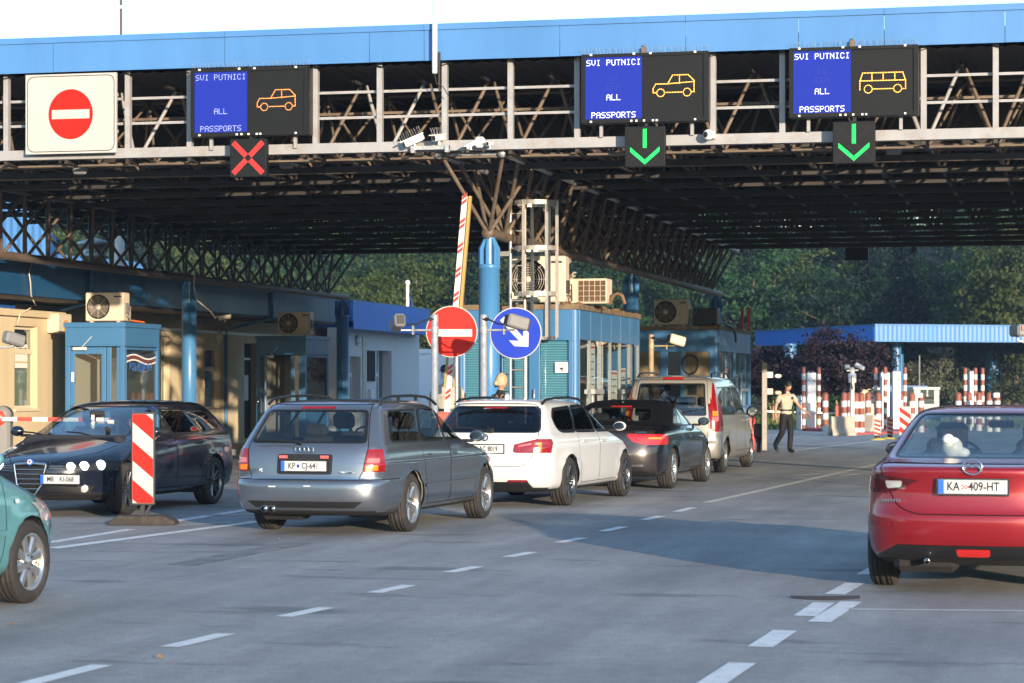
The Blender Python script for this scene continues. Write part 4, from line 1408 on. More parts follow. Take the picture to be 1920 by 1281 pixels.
# ---- booths
def ac_unit(label,p,rz=0,w=.86,h=.60,d=.34,big=False,m=None,cat='air conditioner',ln=False):
    t=thing('air_conditioner',label,cat,tuple(p),rz)
    m=m or cream_pl
    b=MB(); b.bbox((0,0,h/2+.03),(w,d,h),.02); b.cbox((-w*.35,0,.015),(.06,d*.9,.03)); b.cbox((w*.35,0,.015),(.06,d*.9,.03)); b.build('casing',m,t)
    fx=-w*.16; fr=h*.41; fz=h/2+.03
    M=Matrix.Translation((fx,-d/2-.001,fz))@Matrix.Rotation(R(90),4,'X')
    b=MB(); b.lathe([(0,.002),(fr,.002),(fr,.006),(fr*1.05,.006),(fr*1.05,-.005)],28,M); f=b.build('fan_grille',black_pl,t)
    b=MB()
    for k in range(1,8): b.tube([M@Vector((fr*k/8*math.cos(a),fr*k/8*math.sin(a),.008)) for a in [2*math.pi*i/20 for i in range(21)]],.004,4,False)
    for k in range(8):
        a=k*math.pi/4; b.tube([M@Vector((.05*math.cos(a),.05*math.sin(a),.008)),M@Vector((fr*math.cos(a),fr*math.sin(a),.008))],.004,4,False)
    b.lathe([(0,.014),(.05,.012),(.055,.004)],14,M); b.build('grille_wires',m,f)
    b=MB(); b.box(w*.25,w*.44,-d/2-.003,-d/2-.001,h*.88,h*.93); b.build('maker_plate',ink_m,t)
    b=MB()
    for k in range(3): b.tube([(w/2-.01,-.05+.06*k,.15+.1*k),(w/2+.06,-.05+.06*k,.14+.1*k),(w/2+.08,.0,.06),(w/2+.02,.05,.02)],.012,6)
    b.cbox((w/2+.02,-.04,.3),(.04,.14,.22)); b.build('pipes',grey_pl if not big else dark_stl,t)
    return t

def small_booth(label,x0,x1,y0,y1,H,opendoor):
    t=thing('control_booth',label,'booth',((x0+x1)/2,(y0+y1)/2,.14)); hx,hy=(x1-x0)/2,(y1-y0)/2; H-=.14
    def bb(b,n,m,par=None,bev=.006): return b.build(n,m,par or t,bev)
    b=MB()
    for sx in (-1,1):
        for sy in (-1,1):
            b=MB(); b.cbox((sx*(hx-.05),sy*(hy-.05),(H-.5)/2),(.10,.10,H-.5)); bb(b,'corner_post',blue_booth)
    b=MB(); b.box(-hx-.03,hx+.03,-hy-.03,hy+.03,H-.10,H); bb(b,'roof',blue_booth)
    b=MB(); b.box(-hx,hx,-hy,hy,H-.50,H-.10); bb(b,'header_panel',blue_booth)
    b=MB(); b.box(-hx+.02,hx-.02,-hy+.012,-hy+.03,H-.495,H-.12) if 0 else b.box(-hx+.05,hx-.05,-hy-.008,-hy-.001,H-.47,H-.13); b.box(hx+.001,hx+.008,-hy+.05,hy-.05,H-.47,H-.13); bb(b,'header_trim',blue_booth)
    b=MB(); b.box(-hx+.1,hx-.1,-hy+.02,-hy+.06,0,.12); b.box(hx-.06,hx-.02,-hy+.1,hy-.1,0,.85); b.box(-hx+.02,-hx+.06,-hy+.1,hy-.1,0,H-.5); b.box(-hx+.1,hx-.1,hy-.06,hy-.02,0,H-.5); bb(b,'lower_panel',blue_booth)
    b=MB(); b.box(-hx+.07,-hx+.08,-hy+.1,hy-.1,0,H-.5); b.box(-hx+.1,hx-.1,hy-.09,hy-.07,0,H-.5); b.box(-hx,hx,-hy,hy,0,.02); bb(b,'lining',room_warm)
    # front door (towards -Y) with glazing, narrow side light, side window
    dx0,dx1=-hx+.10,hx-.42
    dz1=H-.52
    b=MB(); f=.10
    b.box(0,f,-.025,.025,.1,dz1); b.box(dx1-dx0-f,dx1-dx0,-.025,.025,.1,dz1); b.box(f,dx1-dx0-f,-.025,.025,dz1-.14,dz1); b.box(f,dx1-dx0-f,-.025,.025,.1,.75)
    d=bb(b,'door',blue_booth); d.location=(dx0,-hy+.05,0)
    b=MB(); b.box(f,dx1-dx0-f,-.006,.0,.75,dz1-.14); b.build('door_glass',clear_gls if not opendoor else dark_gls,d)
    b=MB(); b.tube([(f/2,-.03,1.05),(f/2,-.09,1.05),(f/2+.12,-.09,1.05)],.012,6); b.build('handle',galv,d)
    if opendoor: d.rotation_euler=(0,0,R(-62))
    b=MB(); b.bbox((dx0+.25,-hy-.06,dz1-.03),(.30,.07,.06),.015); b.bar((dx0+.30,-hy-.07,dz1+.0),(dx0+.58,-hy-.20,dz1+.22),.025,.012); bb(b,'door_closer',white_pl)
    b=MB(); b.box(hx-.40,hx-.30,-hy+.02,-hy+.07,0,dz1); b.box(hx-.18,hx-.10,-hy+.02,-hy+.07,0,dz1); bb(b,'mullion',blue_booth)
    b=MB(); b.box(hx-.30,hx-.18,-hy+.04,-hy+.046,.1,dz1); bb(b,'side_light',clear_gls,bev=0)
    b=MB(); b.box(hx-.046,hx-.04,-hy+.12,hy-.12,.85,dz1); wd=bb(b,'side_window',dark_gls,bev=0)
    b=MB(); b.box(hx-.06,hx+.002,-hy+.10,-hy+.14,.85,dz1); b.box(hx-.06,hx+.002,hy-.14,hy-.10,.85,dz1); b.box(hx-.06,hx+.002,-hy+.14,hy-.14,.85,.90); b.box(hx-.06,hx+.002,-hy+.14,hy-.14,dz1-.05,dz1); bb(b,'window_frame',blue_booth)
    b=MB(); b.bbox((-.05,hy-.5,.75),(.8,.6,.05),.01); b.bbox((.2,hy-.35,1.0),(.4,.1,.35),.02); bb(b,'desk',room_m)
    return t,hx,hy,H
pc=at(233,600,50.0)
t,hx,hy,H=small_booth('bright blue booth with POLICIJA RH lettering on its side window',pc.x-1.32,pc.x,pc.y,pc.y+2.0,2.93,False)
M=Matrix.Translation((hx-.036,0,H-.93))@Matrix.Rotation(R(90),4,'Z')@Matrix.Rotation(R(90),4,'X')
text('window_lettering','POLICIJA RH',.235,M,mat('blue_film',(.03,.16,.55),.5),t)
b=MB()
for k,(zz,mm) in enumerate(((0,0),(.055,1),(.11,0),(.16,2))):
    b.cur=mm
    pts=[(-hy+.14+ (2*hy-.28)*i/16, H-.84+zz+.045*math.sin(i*.42-.3)) for i in range(17)]
    for (y0,a0),(y1,a1) in zip(pts,pts[1:]): b.add([(hx-.037,y0,a0),(hx-.037,y1,a1),(hx-.037,y1,a1+.035),(hx-.037,y0,a0+.035)],[(0,1,2,3)])
b.build('wavy_film',[paper_m,mat('dull_red_film',(.25,.04,.04),.6),mat('dark_blue_film',(.015,.03,.10),.6)],t)
b=MB(); b.box(-hx+.14,-hx+.20,-hy-.012,-hy-.002,1.55,1.75); b.build('notice',paper_m,t)
cable('orange_hose','short orange hose lying on the roof of the lettered booth',[(pc.x-.75,pc.y+1.2,2.98),(pc.x-.55,pc.y+1.0,3.02),(pc.x-.35,pc.y+1.3,3.0),(pc.x-.2,pc.y+1.6,2.97)],.02,mat('orange_hose',(.6,.12,.03),.5))
ac_unit('sunlit cream air conditioner on the lettered blue booth',(pc.x-.56,pc.y+.45,2.935))
pd=at(572,630,63.2)
t,hx,hy,H=small_booth('shaded dark blue booth with its door standing open, further along the left facade',pd.x-1.35,pd.x,pd.y,pd.y+2.1,2.93,True)
ac_unit('shaded air conditioner on the booth with the open door',(pd.x-.42,pd.y+.5,2.935),w=.9)

def big_booth(label,x0,x1,y0,y1,H,front,dark):
    """front: list of (xa,xb,kind) panels on the -Y face"""
    t=thing('control_booth',label,'booth',((x0+x1)/2,y0,.14)); cx=(x0+x1)/2; hx=(x1-x0)/2; L=y1-y0; H-=.14
    zt=H-.62
    b=MB(); b.box(-hx-.02,hx+.02,-.02,L+.02,H-.09,H); b.build('roof',mat('mossy_roof_edge',(.16,.11,.06),.9,0,var=.4,vscale=5,stain=(.25,.22,.18),sscale=3,samt=.7),t)
    b=MB(); random.seed(9)
    for i in range(40): b.ball((hx-random.uniform(-.02,.3),random.uniform(0,L),H),random.uniform(.03,.09),6,4,1.2,1.6,.5)
    b.build('dead_leaves',mat('dry_leaf_litter',(.17,.09,.04),.9,0,var=.4,vscale=20),t)['kind']='stuff'
    # front header panels
    xs=[-hx]+[f[1]-cx for f in front if f[2]!='post'][:-1]+[hx]
    b=MB(); b.box(-hx+.09,hx-.09,0,.04,zt,H-.09); b.build('header_panel',blue_booth,t,.006)
    b=MB(); b.box(-hx,-hx+.04,0,L,0,H-.09); b.box(-hx,hx,L-.04,L,0,H-.09); b.build('back_panel',blue_booth,t)
    b=MB(); b.lathe([(.085,0),(.085,H-.09)],14,Matrix.Translation((hx-.085,.085,0))); b.build('corner_post',blue_booth,t); b=MB(); b.lathe([(.085,0),(.085,H-.09)],14,Matrix.Translation((-hx+.085,.085,0))); b.build('corner_post',blue_booth,t); b=MB(); b.cbox((hx-.05,L-.05,(H-.09)/2),(.1,.1,H-.09)); b.build('corner_post',blue_booth,t)
    n=6; seg=(L-.27)/n
    for i in range(n):
        b=MB(); b.box(hx-.05,hx-.005,.17+i*seg+.005,.17+(i+1)*seg-.005,zt+.02,H-.09); b.build('header_panel',blue_booth,t,.008)
    b=MB(); b.box(hx-.05,hx-.012,.17,L-.1,0,.92); b.box(hx-.052,hx+.0,.17,L-.1,.92,.97); b.build('lower_panel',blue_booth,t)
    for i in range(n+1):
        b=MB(); y=.17+i*seg; b.box(hx-.045,hx-.004,y-.022,y+.022,.97,zt+.02); b.build('mullion',mat('grey_green_mullion',(.20,.22,.21),.5,.2,var=.1,vscale=6) if not dark else blue_booth,t)
    for i in range(n):
        b=MB(); b.box(hx-.04,hx-.033,.17+i*seg+.03,.17+(i+1)*seg-.03,.97,zt+.02); b.build('pane',clear_gls,t)
    for i in (1,4):
        b=MB(); b.box(hx-.06,hx+.06,.17+i*seg+.03,.17+(i+1)*seg-.03,1.32,1.40); b.box(hx-.06,hx-.02,.17+i*seg+.3,.17+i*seg+.42,.97,1.32); b.build('hatch',galv,t)
    b=MB(); random.seed(21 if dark else 4)
    for i,(a,c,z0,z1) in enumerate(((1.05,1.75,1.4,2.2),(2.0,2.55,1.2,2.25),(3.05,3.9,1.0,1.75),(4.1,4.8,1.0,1.8),(4.95,5.4,.98,1.3))):
        b.cur=0; xx=hx-.052-.006*(i%2); b.box(xx,xx+.004,a,c,z0,z1)
        b.cur=1
        for k in range(5):
            zz=z0+(z1-z0)*(k+.6)/6.0; b.box(xx+.004,xx+.006,a+.06,c-.06-random.random()*.2,zz,zz+.018)
        b.cur=2; b.box(xx+.004,xx+.0065,a+.03,c-.03,z1-.07,z1-.04)
    b.build('paper_notice',[paper_m,ink_m,sign_red],t)
    b=MB(); b.box(-hx+.1,hx-.10,1.9,1.94,0,zt); b.box(-hx+.05,hx-.3,0.1,L-.1,0,.03); b.bbox((.3,2.6,.75),(.8,3.0,.05),.02); b.bbox((.1,1.2,1.1),(.5,.1,.35),.03); b.bbox((.1,3.4,1.1),(.5,.1,.35),.03); b.build('desk',room_warm,t)
    # front bays
    for xa,xb,kind in front:
        xa-=cx; xb-=cx
        if kind=='post':
            b=MB(); b.box(xa,xb,-.005,.06,0,zt); b.build('mullion',blue_booth,t,.006); continue
        b=MB(); b.box(xa,xb,.01,.05,0,.66); b.build('lower_panel',blue_booth,t)
        if kind=='blind':
            bb=MB(); k=0; z=.72
            while z<zt-.02:
                bb.bar((xa+.01,.035,z),(xb-.01,.035,z),.028,.012); z+=.042
            bl=bb.build('blind',blind_teal,t)
            b=MB(); b.box(xa,xb,.07,.075,.66,zt); b.build('blind_backing',mat('teal_shade',(.09,.24,.32),.8),t)
            b=MB(); b.box(xa,xb,.012,.017,.66,zt); b.build('pane',glass('blind_window_pane',(.75,.88,.88),.03),t)
        if kind=='open':
            b=MB(); b.box(xa,xb,.012,.017,.66,zt); b.build('pane',dark_gls,t)
        if kind=='wood':
            b=MB(); b.box(xa,xb,.02,.05,.66,zt); b.build('tan_panel',mat('tan_curtain',(.17,.13,.075),.8,0,var=.2,vscale=9,streak=True),t)
    return t,hx,L,H
fx=lambda px: atY(px,650,40.2).x
B1=(fx(858),-8.12)
t,hx,L,H=big_booth('sunlit blue booth with teal blinds behind the round signs','' or B1[0],B1[1],40.2,46.3,3.0,
  [(B1[0],fx(866),'post'),(fx(866),fx(908),'blind'),(fx(908),fx(943),'post'),(fx(943),fx(992),'blind'),(fx(992),fx(1012),'post'),(fx(1012),fx(1066),'blind'),(fx(1066),fx(1074),'post')],False)
cx=(B1[0]+B1[1])/2
b=MB(); b.box(fx(1041)-cx,fx(1065)-cx,-.012,-.002,1.83,2.01); nb=b.build('camera_notice',paper_m,t); nb.location=(0,0,-.14)
b=MB(); xx=(fx(1041)+fx(1065))/2-cx; b.bbox((xx,-.015,1.90),(.06,.006,.035),.002); b.box(xx-.07,xx+.07,-.0145,-.0125,1.975,1.985); b.box(xx-.06,xx+.06,-.0145,-.0125,1.955,1.963); b.box(xx+.0,xx+.02,-.0145,-.0125,1.85,1.89); b.build('notice_print',ink_m,nb)
b=MB(); b.tube([(fx(1003)-cx,-.03,1.15),(fx(1003)-cx,-.07,1.15),(fx(1003)-cx,-.07,1.4),(fx(1003)-cx,-.03,1.4)],.012,6); b.build('handle',galv,t)
z1=3.0
ac_unit('large cream air conditioner behind the caged ladder on the blue booth',(fx(998),40.75,3.02),w=1.0,h=.80,big=True)
t=thing('condenser_unit','cream condenser with a brown grid grille standing right of the caged ladder','air conditioner',(fx(1082),41.4,3.02),R(-4))
b=MB(); b.bbox((0,0,.24),(.68,.4,.44),.015); b.build('casing',cream_pl,t)
b=MB(); b.box(-.17,.33,-.205,-.201,.05,.43); g=b.build('grille',mat('brown_coil',(.10,.055,.025),.7,0,var=.3,vscale=40),t)
b=MB()
for i in range(6): b.box(-.17+.1*i-.004,-.17+.1*i+.004,-.212,-.206,.05,.43)
for i in range(5): b.box(-.17,.33,-.214,-.212,.06+.09*i,.066+.09*i)
b.build('grille_wires',cream_pl,g)
b=MB(); b.tube([(.34,.0,.02),(.42,-.03,.16),(.5,-.03,.2),(.58,-.03,.16),(.62,0,.02)],.035,8); b.build('hose',mat('brown_hose',(.16,.09,.05),.7),t)
bullet('small camera lying on the booth roof beside the condenser',(fx(1048),41.3,3.52),R(40),R(-20),.55,cream_pl)
bullet('small hanging camera under the rusty centre girder',(-9.25,44.6,3.92),R(-40),R(30),.75,grey_pl)
fy=lambda px: atY(px,650,57.4).x
t,hx,L,H=big_booth('dark shaded booth with a fan clock in its window beyond the sunlit one','' or -10.4,-8.15,57.4,63.5,3.05,
  [(-10.4,-10.2,'post'),(-10.2,fy(1238),'wood'),(fy(1238),fy(1252),'post'),(fy(1252),fy(1276),'open'),(fy(1276),fy(1284),'post'),(fy(1284),fy(1330),'wood'),(fy(1330),fy(1338),'post')],True)
b=MB(); Mt=Matrix.Translation((fy(1294)+9.275,-.01,1.98)); ring=[Mt@Vector((.19*math.cos(a),0,.23*math.sin(a))) for a in [2*math.pi*i/24 for i in range(25)]]; b.tube(ring,.02,6,False); b.box(fy(1290)+9.275,fy(1306)+9.275,-.005,.0,1.25,1.5); b.build('round_clock',black_pl,t)
ac_unit('shaded air conditioner with a lettered side on the dark booth',(fy(1258)-.05,57.9,3.06),w=.85,h=.62)
t=thing('condenser_unit','black condenser box beside the shaded air conditioner on the dark booth','air conditioner',(fy(1318),58.0,3.06))
b=MB(); b.bbox((0,0,.22),(.62,.4,.42),.015); b.build('casing',black_pl,t); b=MB(); b.box(.27,.31,-.21,-.2,.02,.42); b.tube([(-.2,-.25,.4),(-.3,-.25,.2),(-.32,-.2,.05)],.02,6); b.build('edge_trim',grey_pl,t)
cable('black_hose','thick black hose drooping over the dark booth roof',[(fy(1330),57.6,3.1),(-8.2,58.4,3.16),(-8.05,59.2,3.05),(-8.02,59.5,2.85),(-8.03,59.6,2.7)],.03,black_pl)

# ---- caged ladder on the sunlit booth
lx0,lx1=atY(957,500,39.75).x,atY(984,500,39.75).x
t=thing('caged_ladder','galvanised ladder with a hooped safety cage rising to the canopy','ladder',((lx0+lx1)/2,39.75,0))
w=(lx1-lx0); alum=mat('warm_aluminium',(.40,.37,.325),.42,.45,var=.1,vscale=8)  # warm-toned ladder metal
b=MB(); b.tube([(-w/2,0,.14),(-w/2,0,4.7)],.028,8); b.tube([(w/2,0,.14),(w/2,0,4.7)],.028,8); b.build('stringer',alum,t)
for k in range(15):
    b=MB(); z=.4+k*.295; b.tube([(-w/2,0,z),(w/2,0,z)],.013,6); b.build('rung',alum,t)
ca=(.34,-.02)  # the cage bulges to the right, away from the column
cr=.36
hoop=lambda z:[Vector((ca[0]-.02+cr*math.cos(a)*1.02,ca[1]+cr*math.sin(a),z)) for a in [R(160)-R(320)*i/20 for i in range(21)]]
for z in (4.70,3.93,3.16):
    b=MB(); P=hoop(z)
    for p,q in zip(P,P[1:]): b.bar(p,q,.012,.075)
    b.build('cage_hoop',alum,t)
b=MB(); P=hoop(2.42)[1:9]
for p,q in zip(P,P[1:]): b.bar(p,q,.012,.06)
b.build('cage_hoop',alum,t)
for i,zl in ((3,2.42),(6,2.42),(10,2.42),(13,2.42),(17,3.16)):
    p=hoop(0)[i]; b=MB(); q=p.copy(); d=(p-Vector((ca[0],ca[1],0))).normalized()
    b.bar((p.x,p.y,zl),(p.x,p.y,4.74),.055,.012); b.build('cage_strap',alum,t)
b=MB(); b.bar((-w/2,0,3.85),(-.62,.1,3.85),.05,.08); b.build('wall_bracket',alum,t)

# ---- number plate camera posts
def anpr(label,px,py,D,armdir,ez,h_m=galv,box_m=grey_pl,back=False):
    g=at(px,py,D); t=thing('camera_post',label,'camera post',(g.x,g.y,0))
    H=g.z
    b=MB(); b.lathe([(.10,.14),(.10,.16),(.052,.17),(.052,H),(.045,H+.01),(0,H+.01)],18); b.build('post',h_m,t)
    z=H-.22
    L=.42*armdir
    b=MB(); b.tube([(0,-.03,z),(L*.8,-.03,z)],.017,8); b.tube([(L*.8,-.03,z),(L*1.15,-.10,z)],.014,8); b.cbox((L*.75,-.03,z),(.02,.07,.13)); b.lathe([(.058,z-.05),(.060,z-.04),(.060,z+.04),(.058,z+.05)],18); b.build('arm',h_m,t)
    c=Vector((L*1.25,-.12,z+.11)); Mr=Matrix.Rotation(R(-52 if armdir>0 else 30)*1,4,'Z')@Matrix.Rotation(R(-14),4,'X')
    b=MB(); b.bbox((0,0,0),(.16,.34,.19),.025); o=b.build('camera_box',box_m,t); o.matrix_local=Matrix.Translation(c)@Mr
    b=MB(); b.box(-.05,.03,-.10,.02,.096,.099); b.box(-.083,-.081,-.1,.02,-.03,.05); b.build('maker_sticker',plate_b,o)
    b=MB(); b.cbox((-.0,-.175,0),(.11,.02,.13)); b.build('end_plate',black_pl,o); b=MB(); b.cbox((0,.175,0),(.12,.02,.15)); b.build('end_plate',black_pl,o)
    b=MB(); b.tube([(0,-.05,H-.06),(L*.25,-.08,H-.07),(L*.55,-.10,H-.13),(L*.85,-.12,H-.14),tuple(c)],.013,6); b.cbox((.02*armdir*3,-.05,H-.06),(.05,.04,.05)); b.build('cable',black_pl,t)
    return t
anpr('camera post in front of the red no entry disc, its camera pointing left',815,591,34.9,-1,0)
anpr('camera post left of the blue arrow disc, its camera box over the arrow',907,591,34.9,1,0)
anpr('sunlit camera post in front of the dark booth window',1221,628,47.2,1,0,mat('yellowed_steel',(.42,.33,.2),.5,.3,var=.15,vscale=8),cream_pl)
p=at(1908,620,33); t=thing('camera_box','grey camera box on an arm reaching in from the right edge','security camera',tuple(p),TH)
b=MB(); b.bbox((0,0,0),(.13,.30,.17),.03,Matrix.Rotation(R(15),4,'Z')); b.build('camera_box',grey_pl,t); b=MB(); b.tube([(0,0,-.08),(0,0,-.14),(.1,0,-.16),(.9,0,-.15)],.018,8); b.tube([(.9,0,-2.3),(.9,0,.2)],.055,12); b.build('arm',galv,t); b=MB(); b.cbox((.05,-.16,.03),(.05,.02,.06)); b.build('red_lens',red_lamp,t)
p=at(26,636,36); t=thing('camera_box','grey camera box at the left edge in front of the cream wall','security camera',tuple(p),TH)
b=MB(); b.bbox((0,0,0),(.17,.34,.18),.03,Matrix.Rotation(R(-45),4,'Z')@Matrix.Rotation(R(-14),4,'X')); b.build('camera_box',grey_pl,t); b=MB(); b.tube([(0,0,-.09),(-.06,0,-.12),(-.5,0,-.12)],.018,8); b.tube([(-.5,0,-2.2),(-.5,0,.2)],.055,12); b.build('arm',galv,t)
b=MB(); b.box(-.04,.03,-.09,-.0,.091,.094,Matrix.Rotation(R(-45),4,'Z')@Matrix.Rotation(R(-14),4,'X')); b.build('maker_sticker',plate_b,t)

# ---- round signs
def round_sign(label,px,py,D,r,kind,postpx):
    g=at(px,py,D); t=thing('traffic_sign',label,'traffic sign',tuple(g),TH)
    b=MB(); M=Matrix.Rotation(R(90),4,'X')
    b.lathe([(0,-.012),(r,-.012),(r*1.004,0),(r*.985,.006),(0,.006)],48,M,False); b.build('rim',sign_white,t)
    b=MB(); b.lathe([(0,.008),(r*.965,.008)],48,M,False); f=b.build('face',sign_red if kind=='no' else sign_blue,t)
    if kind=='no':
        b=MB(); b.box(-r*.79,r*.79,-.0105,-.0085,-.02-r*.145,-.02+r*.145); b.build('white_bar',sign_white,f)
    else:
        q=Matrix.Rotation(R(47),4,'Y')
        s=r; P=[(-.78,-.115),(.30,-.115),(.02,-.40),(.33,-.40),(.72,0),(.33,.40),(.02,.40),(.30,.115),(-.78,.115)]
        P=[(x*s*1.0,z*s*.95) for x,z in P]
        b=MB(); b.prism(P,-.0105,-.0085,q); b.build('white_arrow',sign_white,f)
    b=MB(); dx=(postpx-px)/FPX*D; b.tube([(dx,.05,-g.z+.14),(dx,.05,r*.5)],.03,10); b.bar((-r*.5+dx*.3,.02,0),(r*.5+dx*.3,.02,0),.04,.02); b.build('post',galv,t)
    return t
round_sign('round red no entry sign with a white bar in front of the raised barrier',847,622,36.9,.397,'no',856)
round_sign('round blue sign with a white arrow pointing down to the right',967,625,36.6,.395,'blue',985)

# ---- barriers
bar_w=mat('barrier_white',(.74,.72,.66),.4,0,var=.05,vscale=4); bar_r=mat('barrier_red',(.62,.05,.03),.4,0,var=.08,vscale=4)
def barrier_arm(parent,p0,p1,w,h,stripes,phase=0,tilt=False):
    p0=Vector(p0); p1=Vector(p1); n=stripes
    for i in range(n):
        a=p0.lerp(p1,i/n); c=p0.lerp(p1,(i+1)/n)
        b=MB(); b.bar(a,c,w,h); b.build('arm_stripe',bar_r if (i+phase)%2 else bar_w,parent)
a0=at(838,776,38.9); a1=at(872,368,38.9)
t=thing('raised_barrier','raised white barrier arm with slanting red marks behind the no entry sign','barrier',(a0.x,a0.y,.14))
o=Vector((a0.x,a0.y,.14)); v0=a0-o; v1=a1-o
b=MB(); b.bar(v0,v1,.085,.05); b.build('arm',bar_w,t)
b=MB(); off=Vector((.085,.02,0)); b.bar(v0.lerp(v1,.12)+off,v1+off,.045,.06); b.bar(v0.lerp(v1,.12)-Vector((.07,-.02,0)),v0.lerp(v1,.36)-Vector((.07,-.02,0)),.04,.06); b.build('rubber_edge',mat('ochre_edge',(.42,.27,.08),.6),t)
d=(v1-v0).normalized(); sx=Vector((1,0,0)); sx=(sx-d*sx.dot(d)).normalized()
for k in range(9):
    q=v0.lerp(v1,.06+.112*k); b=MB(); e=Vector((0,-.028,0))
    for m in (0,1):
        qq=q+d*.085*m
        b.add([qq-sx*.04+e,qq+sx*.04+e+d*.07,qq+sx*.04+e+d*.13,qq-sx*.04+e+d*.06],[(0,1,2,3)])
    b.build('red_mark',bar_r,t)
b=MB(); b.bbox((v0.x,.0,.52),(.34,.34,1.04),.03); b.build('drive_box',mat('faded_red_box',(.52,.12,.08),.5,0,var=.1,vscale=5),t)
c0=at(4,812,45); t=thing('closed_barrier','grey barrier box with a lowered red and white arm at the left edge','barrier',(c0.x,c0.y,.0),TH)
b=MB(); b.bbox((0,0,.55),(.36,.36,1.1),.05); b.lathe([(0,-.18),(.18,-.18),(.18,.18),(0,.18)],20,Matrix.Translation((0,0,1.05))@Matrix.Rotation(R(90),4,'X')); b.build('drive_box',grey_pl,t)
b=MB(); b.lathe([(0,0),(.15,0),(.155,-.02),(.155,-.05)],24,Matrix.Translation((-.05,-.19,1.0))@Matrix.Rotation(R(90),4,'X')); b.build('red_reflector',bar_r,t)
barrier_arm(t,(.05,-.24,.985),(2.9,-.24,.965),.05,.075,10)
# raised red arms beyond the dark booth and red post, bin, camera post on the island end
t=thing('raised_barrier','pair of red arms raised behind the end of the dark booth','barrier',tuple(at(1398,620,66)))
for s in (-1,1):
    b=MB(); b.bar((s*.10,0,-2.8),(s*.09,0,.62),.075,.04); b.build('arm',bar_r,t)
g=gp(1409,846); t=thing('barrier_post','red barrier post at the island end','post',(g.x,g.y,.0),TH)
b=MB(); b.bbox((0,0,.42),(.15,.15,.72+.1),.02); b.build('post',bar_r,t)
g=at(1423,846,58.0); t=thing('waste_bin','dark bin on a narrow leg at the island end','bin',(g.x,g.y,.1),TH)
b=MB(); b.bbox((0,0,.42),(.24,.22,.34),.03); b.lathe([(.05,-.1),(.05,.1),(.11,.26)],12); b.build('bin_body',black_pl,t)
g=at(1433,850,57.6); t=thing('camera_post','square steel post with two small cameras at the island end','camera post',(g.x,g.y,.05),TH)
b=MB(); b.bbox((.0,0,1.06),(.13,.12,2.12),.01); b.build('post',mat('two_tone_steel',(.17,.16,.15),.45,.3,var=.1,vscale=6),t)
for z in (1.82,1.42):
    b=MB(); b.cbox((.13,-.02,z),(.14,.1,.14)); b.bbox((.32,-.05,z-.03),(.16,.18,.09),.03); b.build('camera',white_pl if z>1.6 else cream_pl,t)

# ---- beacon panel in the foreground
g=gp(268,984); t=thing('beacon_panel','red and white striped beacon panel on a black rubber foot before the dark car','beacon panel',(g.x,g.y,0),TH)
w,h=.245,1.045; zb=.24
b=MB(); b.bbox((.0,.02,zb+h/2),(w+.03,.05,h+.03),.012); b.build('frame',mat('dark_grey_frame',(.05,.055,.06),.5),t)
P=[]; hw=w/2-.004; sl=.205
def stripe_poly(zc,hh):
    # band falling to the right, clipped to the panel
    pts=[(-hw,zc+sl/2+hh/2),(-hw,zc+sl/2-hh/2),(hw,zc-sl/2-hh/2),(hw,zc-sl/2+hh/2)]
    lo,hi=zb+.01,zb+h-.01
    def clip(ps,inside_,inter):
        out=[]
        for i in range(len(ps)):
            a,c=ps[i-1],ps[i]
            if inside_(c):
                if not inside_(a): out.append(inter(a,c))
                out.append(c)
            elif inside_(a): out.append(inter(a,c))
        return out
    def it(v): return lambda a,c:(a[0]+(c[0]-a[0])*(v-a[1])/(c[1]-a[1]),v)
    pts=clip(pts,lambda p:p[1]>=lo,it(lo)); 
    if pts: pts=clip(pts,lambda p:p[1]<=hi,it(hi))
    return pts
b=MB(); b.box(-hw,hw,-.008,-.006,zb+.01,zb+h-.01); f=b.build('white_face',sign_white,t)
for k in range(-1,5):
    pts=stripe_poly(zb+.065+k*.445,.225)
    if len(pts)>2:
        b=MB(); b.add([(x,-.0095,z) for x,z in pts],[tuple(range(len(pts)))]); b.build('red_stripe',sign_red,f)
b=MB(); b.bar((0,.03,zb+.02),(-.02,.03,.09),.05,.04); b.bar((.10,.03,zb+.03),(.03,.03,.10),.03); b.build('stem',black_pl,t)
b=MB(); b.prism([(-.40,0),(.40,0),(.38,.05),(.26,.105),(-.28,.105),(-.36,.05)],-.16,.20); fo=b.build('foot',mat('worn_black_rubber',(.035,.03,.026),.85,0,var=.25,vscale=9,stain=(.11,.09,.07),sscale=7,samt=.5),t,.012)
b=MB()
for k in range(4): b.prism([(-.27+.15*k,.108),(-.20+.15*k,.108),(-.24+.15*k,.03),(-.33+.15*k,.03)],-.176,-.155)
b.build('foot_ridge',mat('worn_black_rubber',(.035,.03,.026),.85),fo)
def side(poly,key,m,off=0,lab=None,**k):
    return ('y',poly,key,(key,m,off,lab),dict(lim=.3,split=True,**k))
def sidewin(poly,glassm,r=.05,tr=.022,trm=None):
    p=rounded(poly,r)
    return [('y',grow(p,tr),'window_trim',('window_trim',trm or trim_m,0,None),dict(lim=.2,split=True)),
            ('y',p,'side_window%d'%int(poly[0][0]*100),('side_window',glassm,-.004,None),dict(lim=.2,split=True))]
def back(poly,key,m,off=0,lab=None,ax='xr',r=0,**k):
    p=rounded(poly,r) if r else poly
    d=dict(lim=.12); d.update(k)
    return (ax,p,key,(key,m,off,lab),d)
def both(polyr,key,m,off=0,ax='xr',r=0,**k):
    """same patch on the left and right of the tail (poly given for +y)"""
    out=[]
    for s in (1,-1):
        p=[(y*s,z) for y,z in polyr]
        if r: p=rounded(p,r)
        d=dict(lim=.28,split=True); d.update(k)
        out.append((ax,p,key,(key,m,off,None),d))
    return out
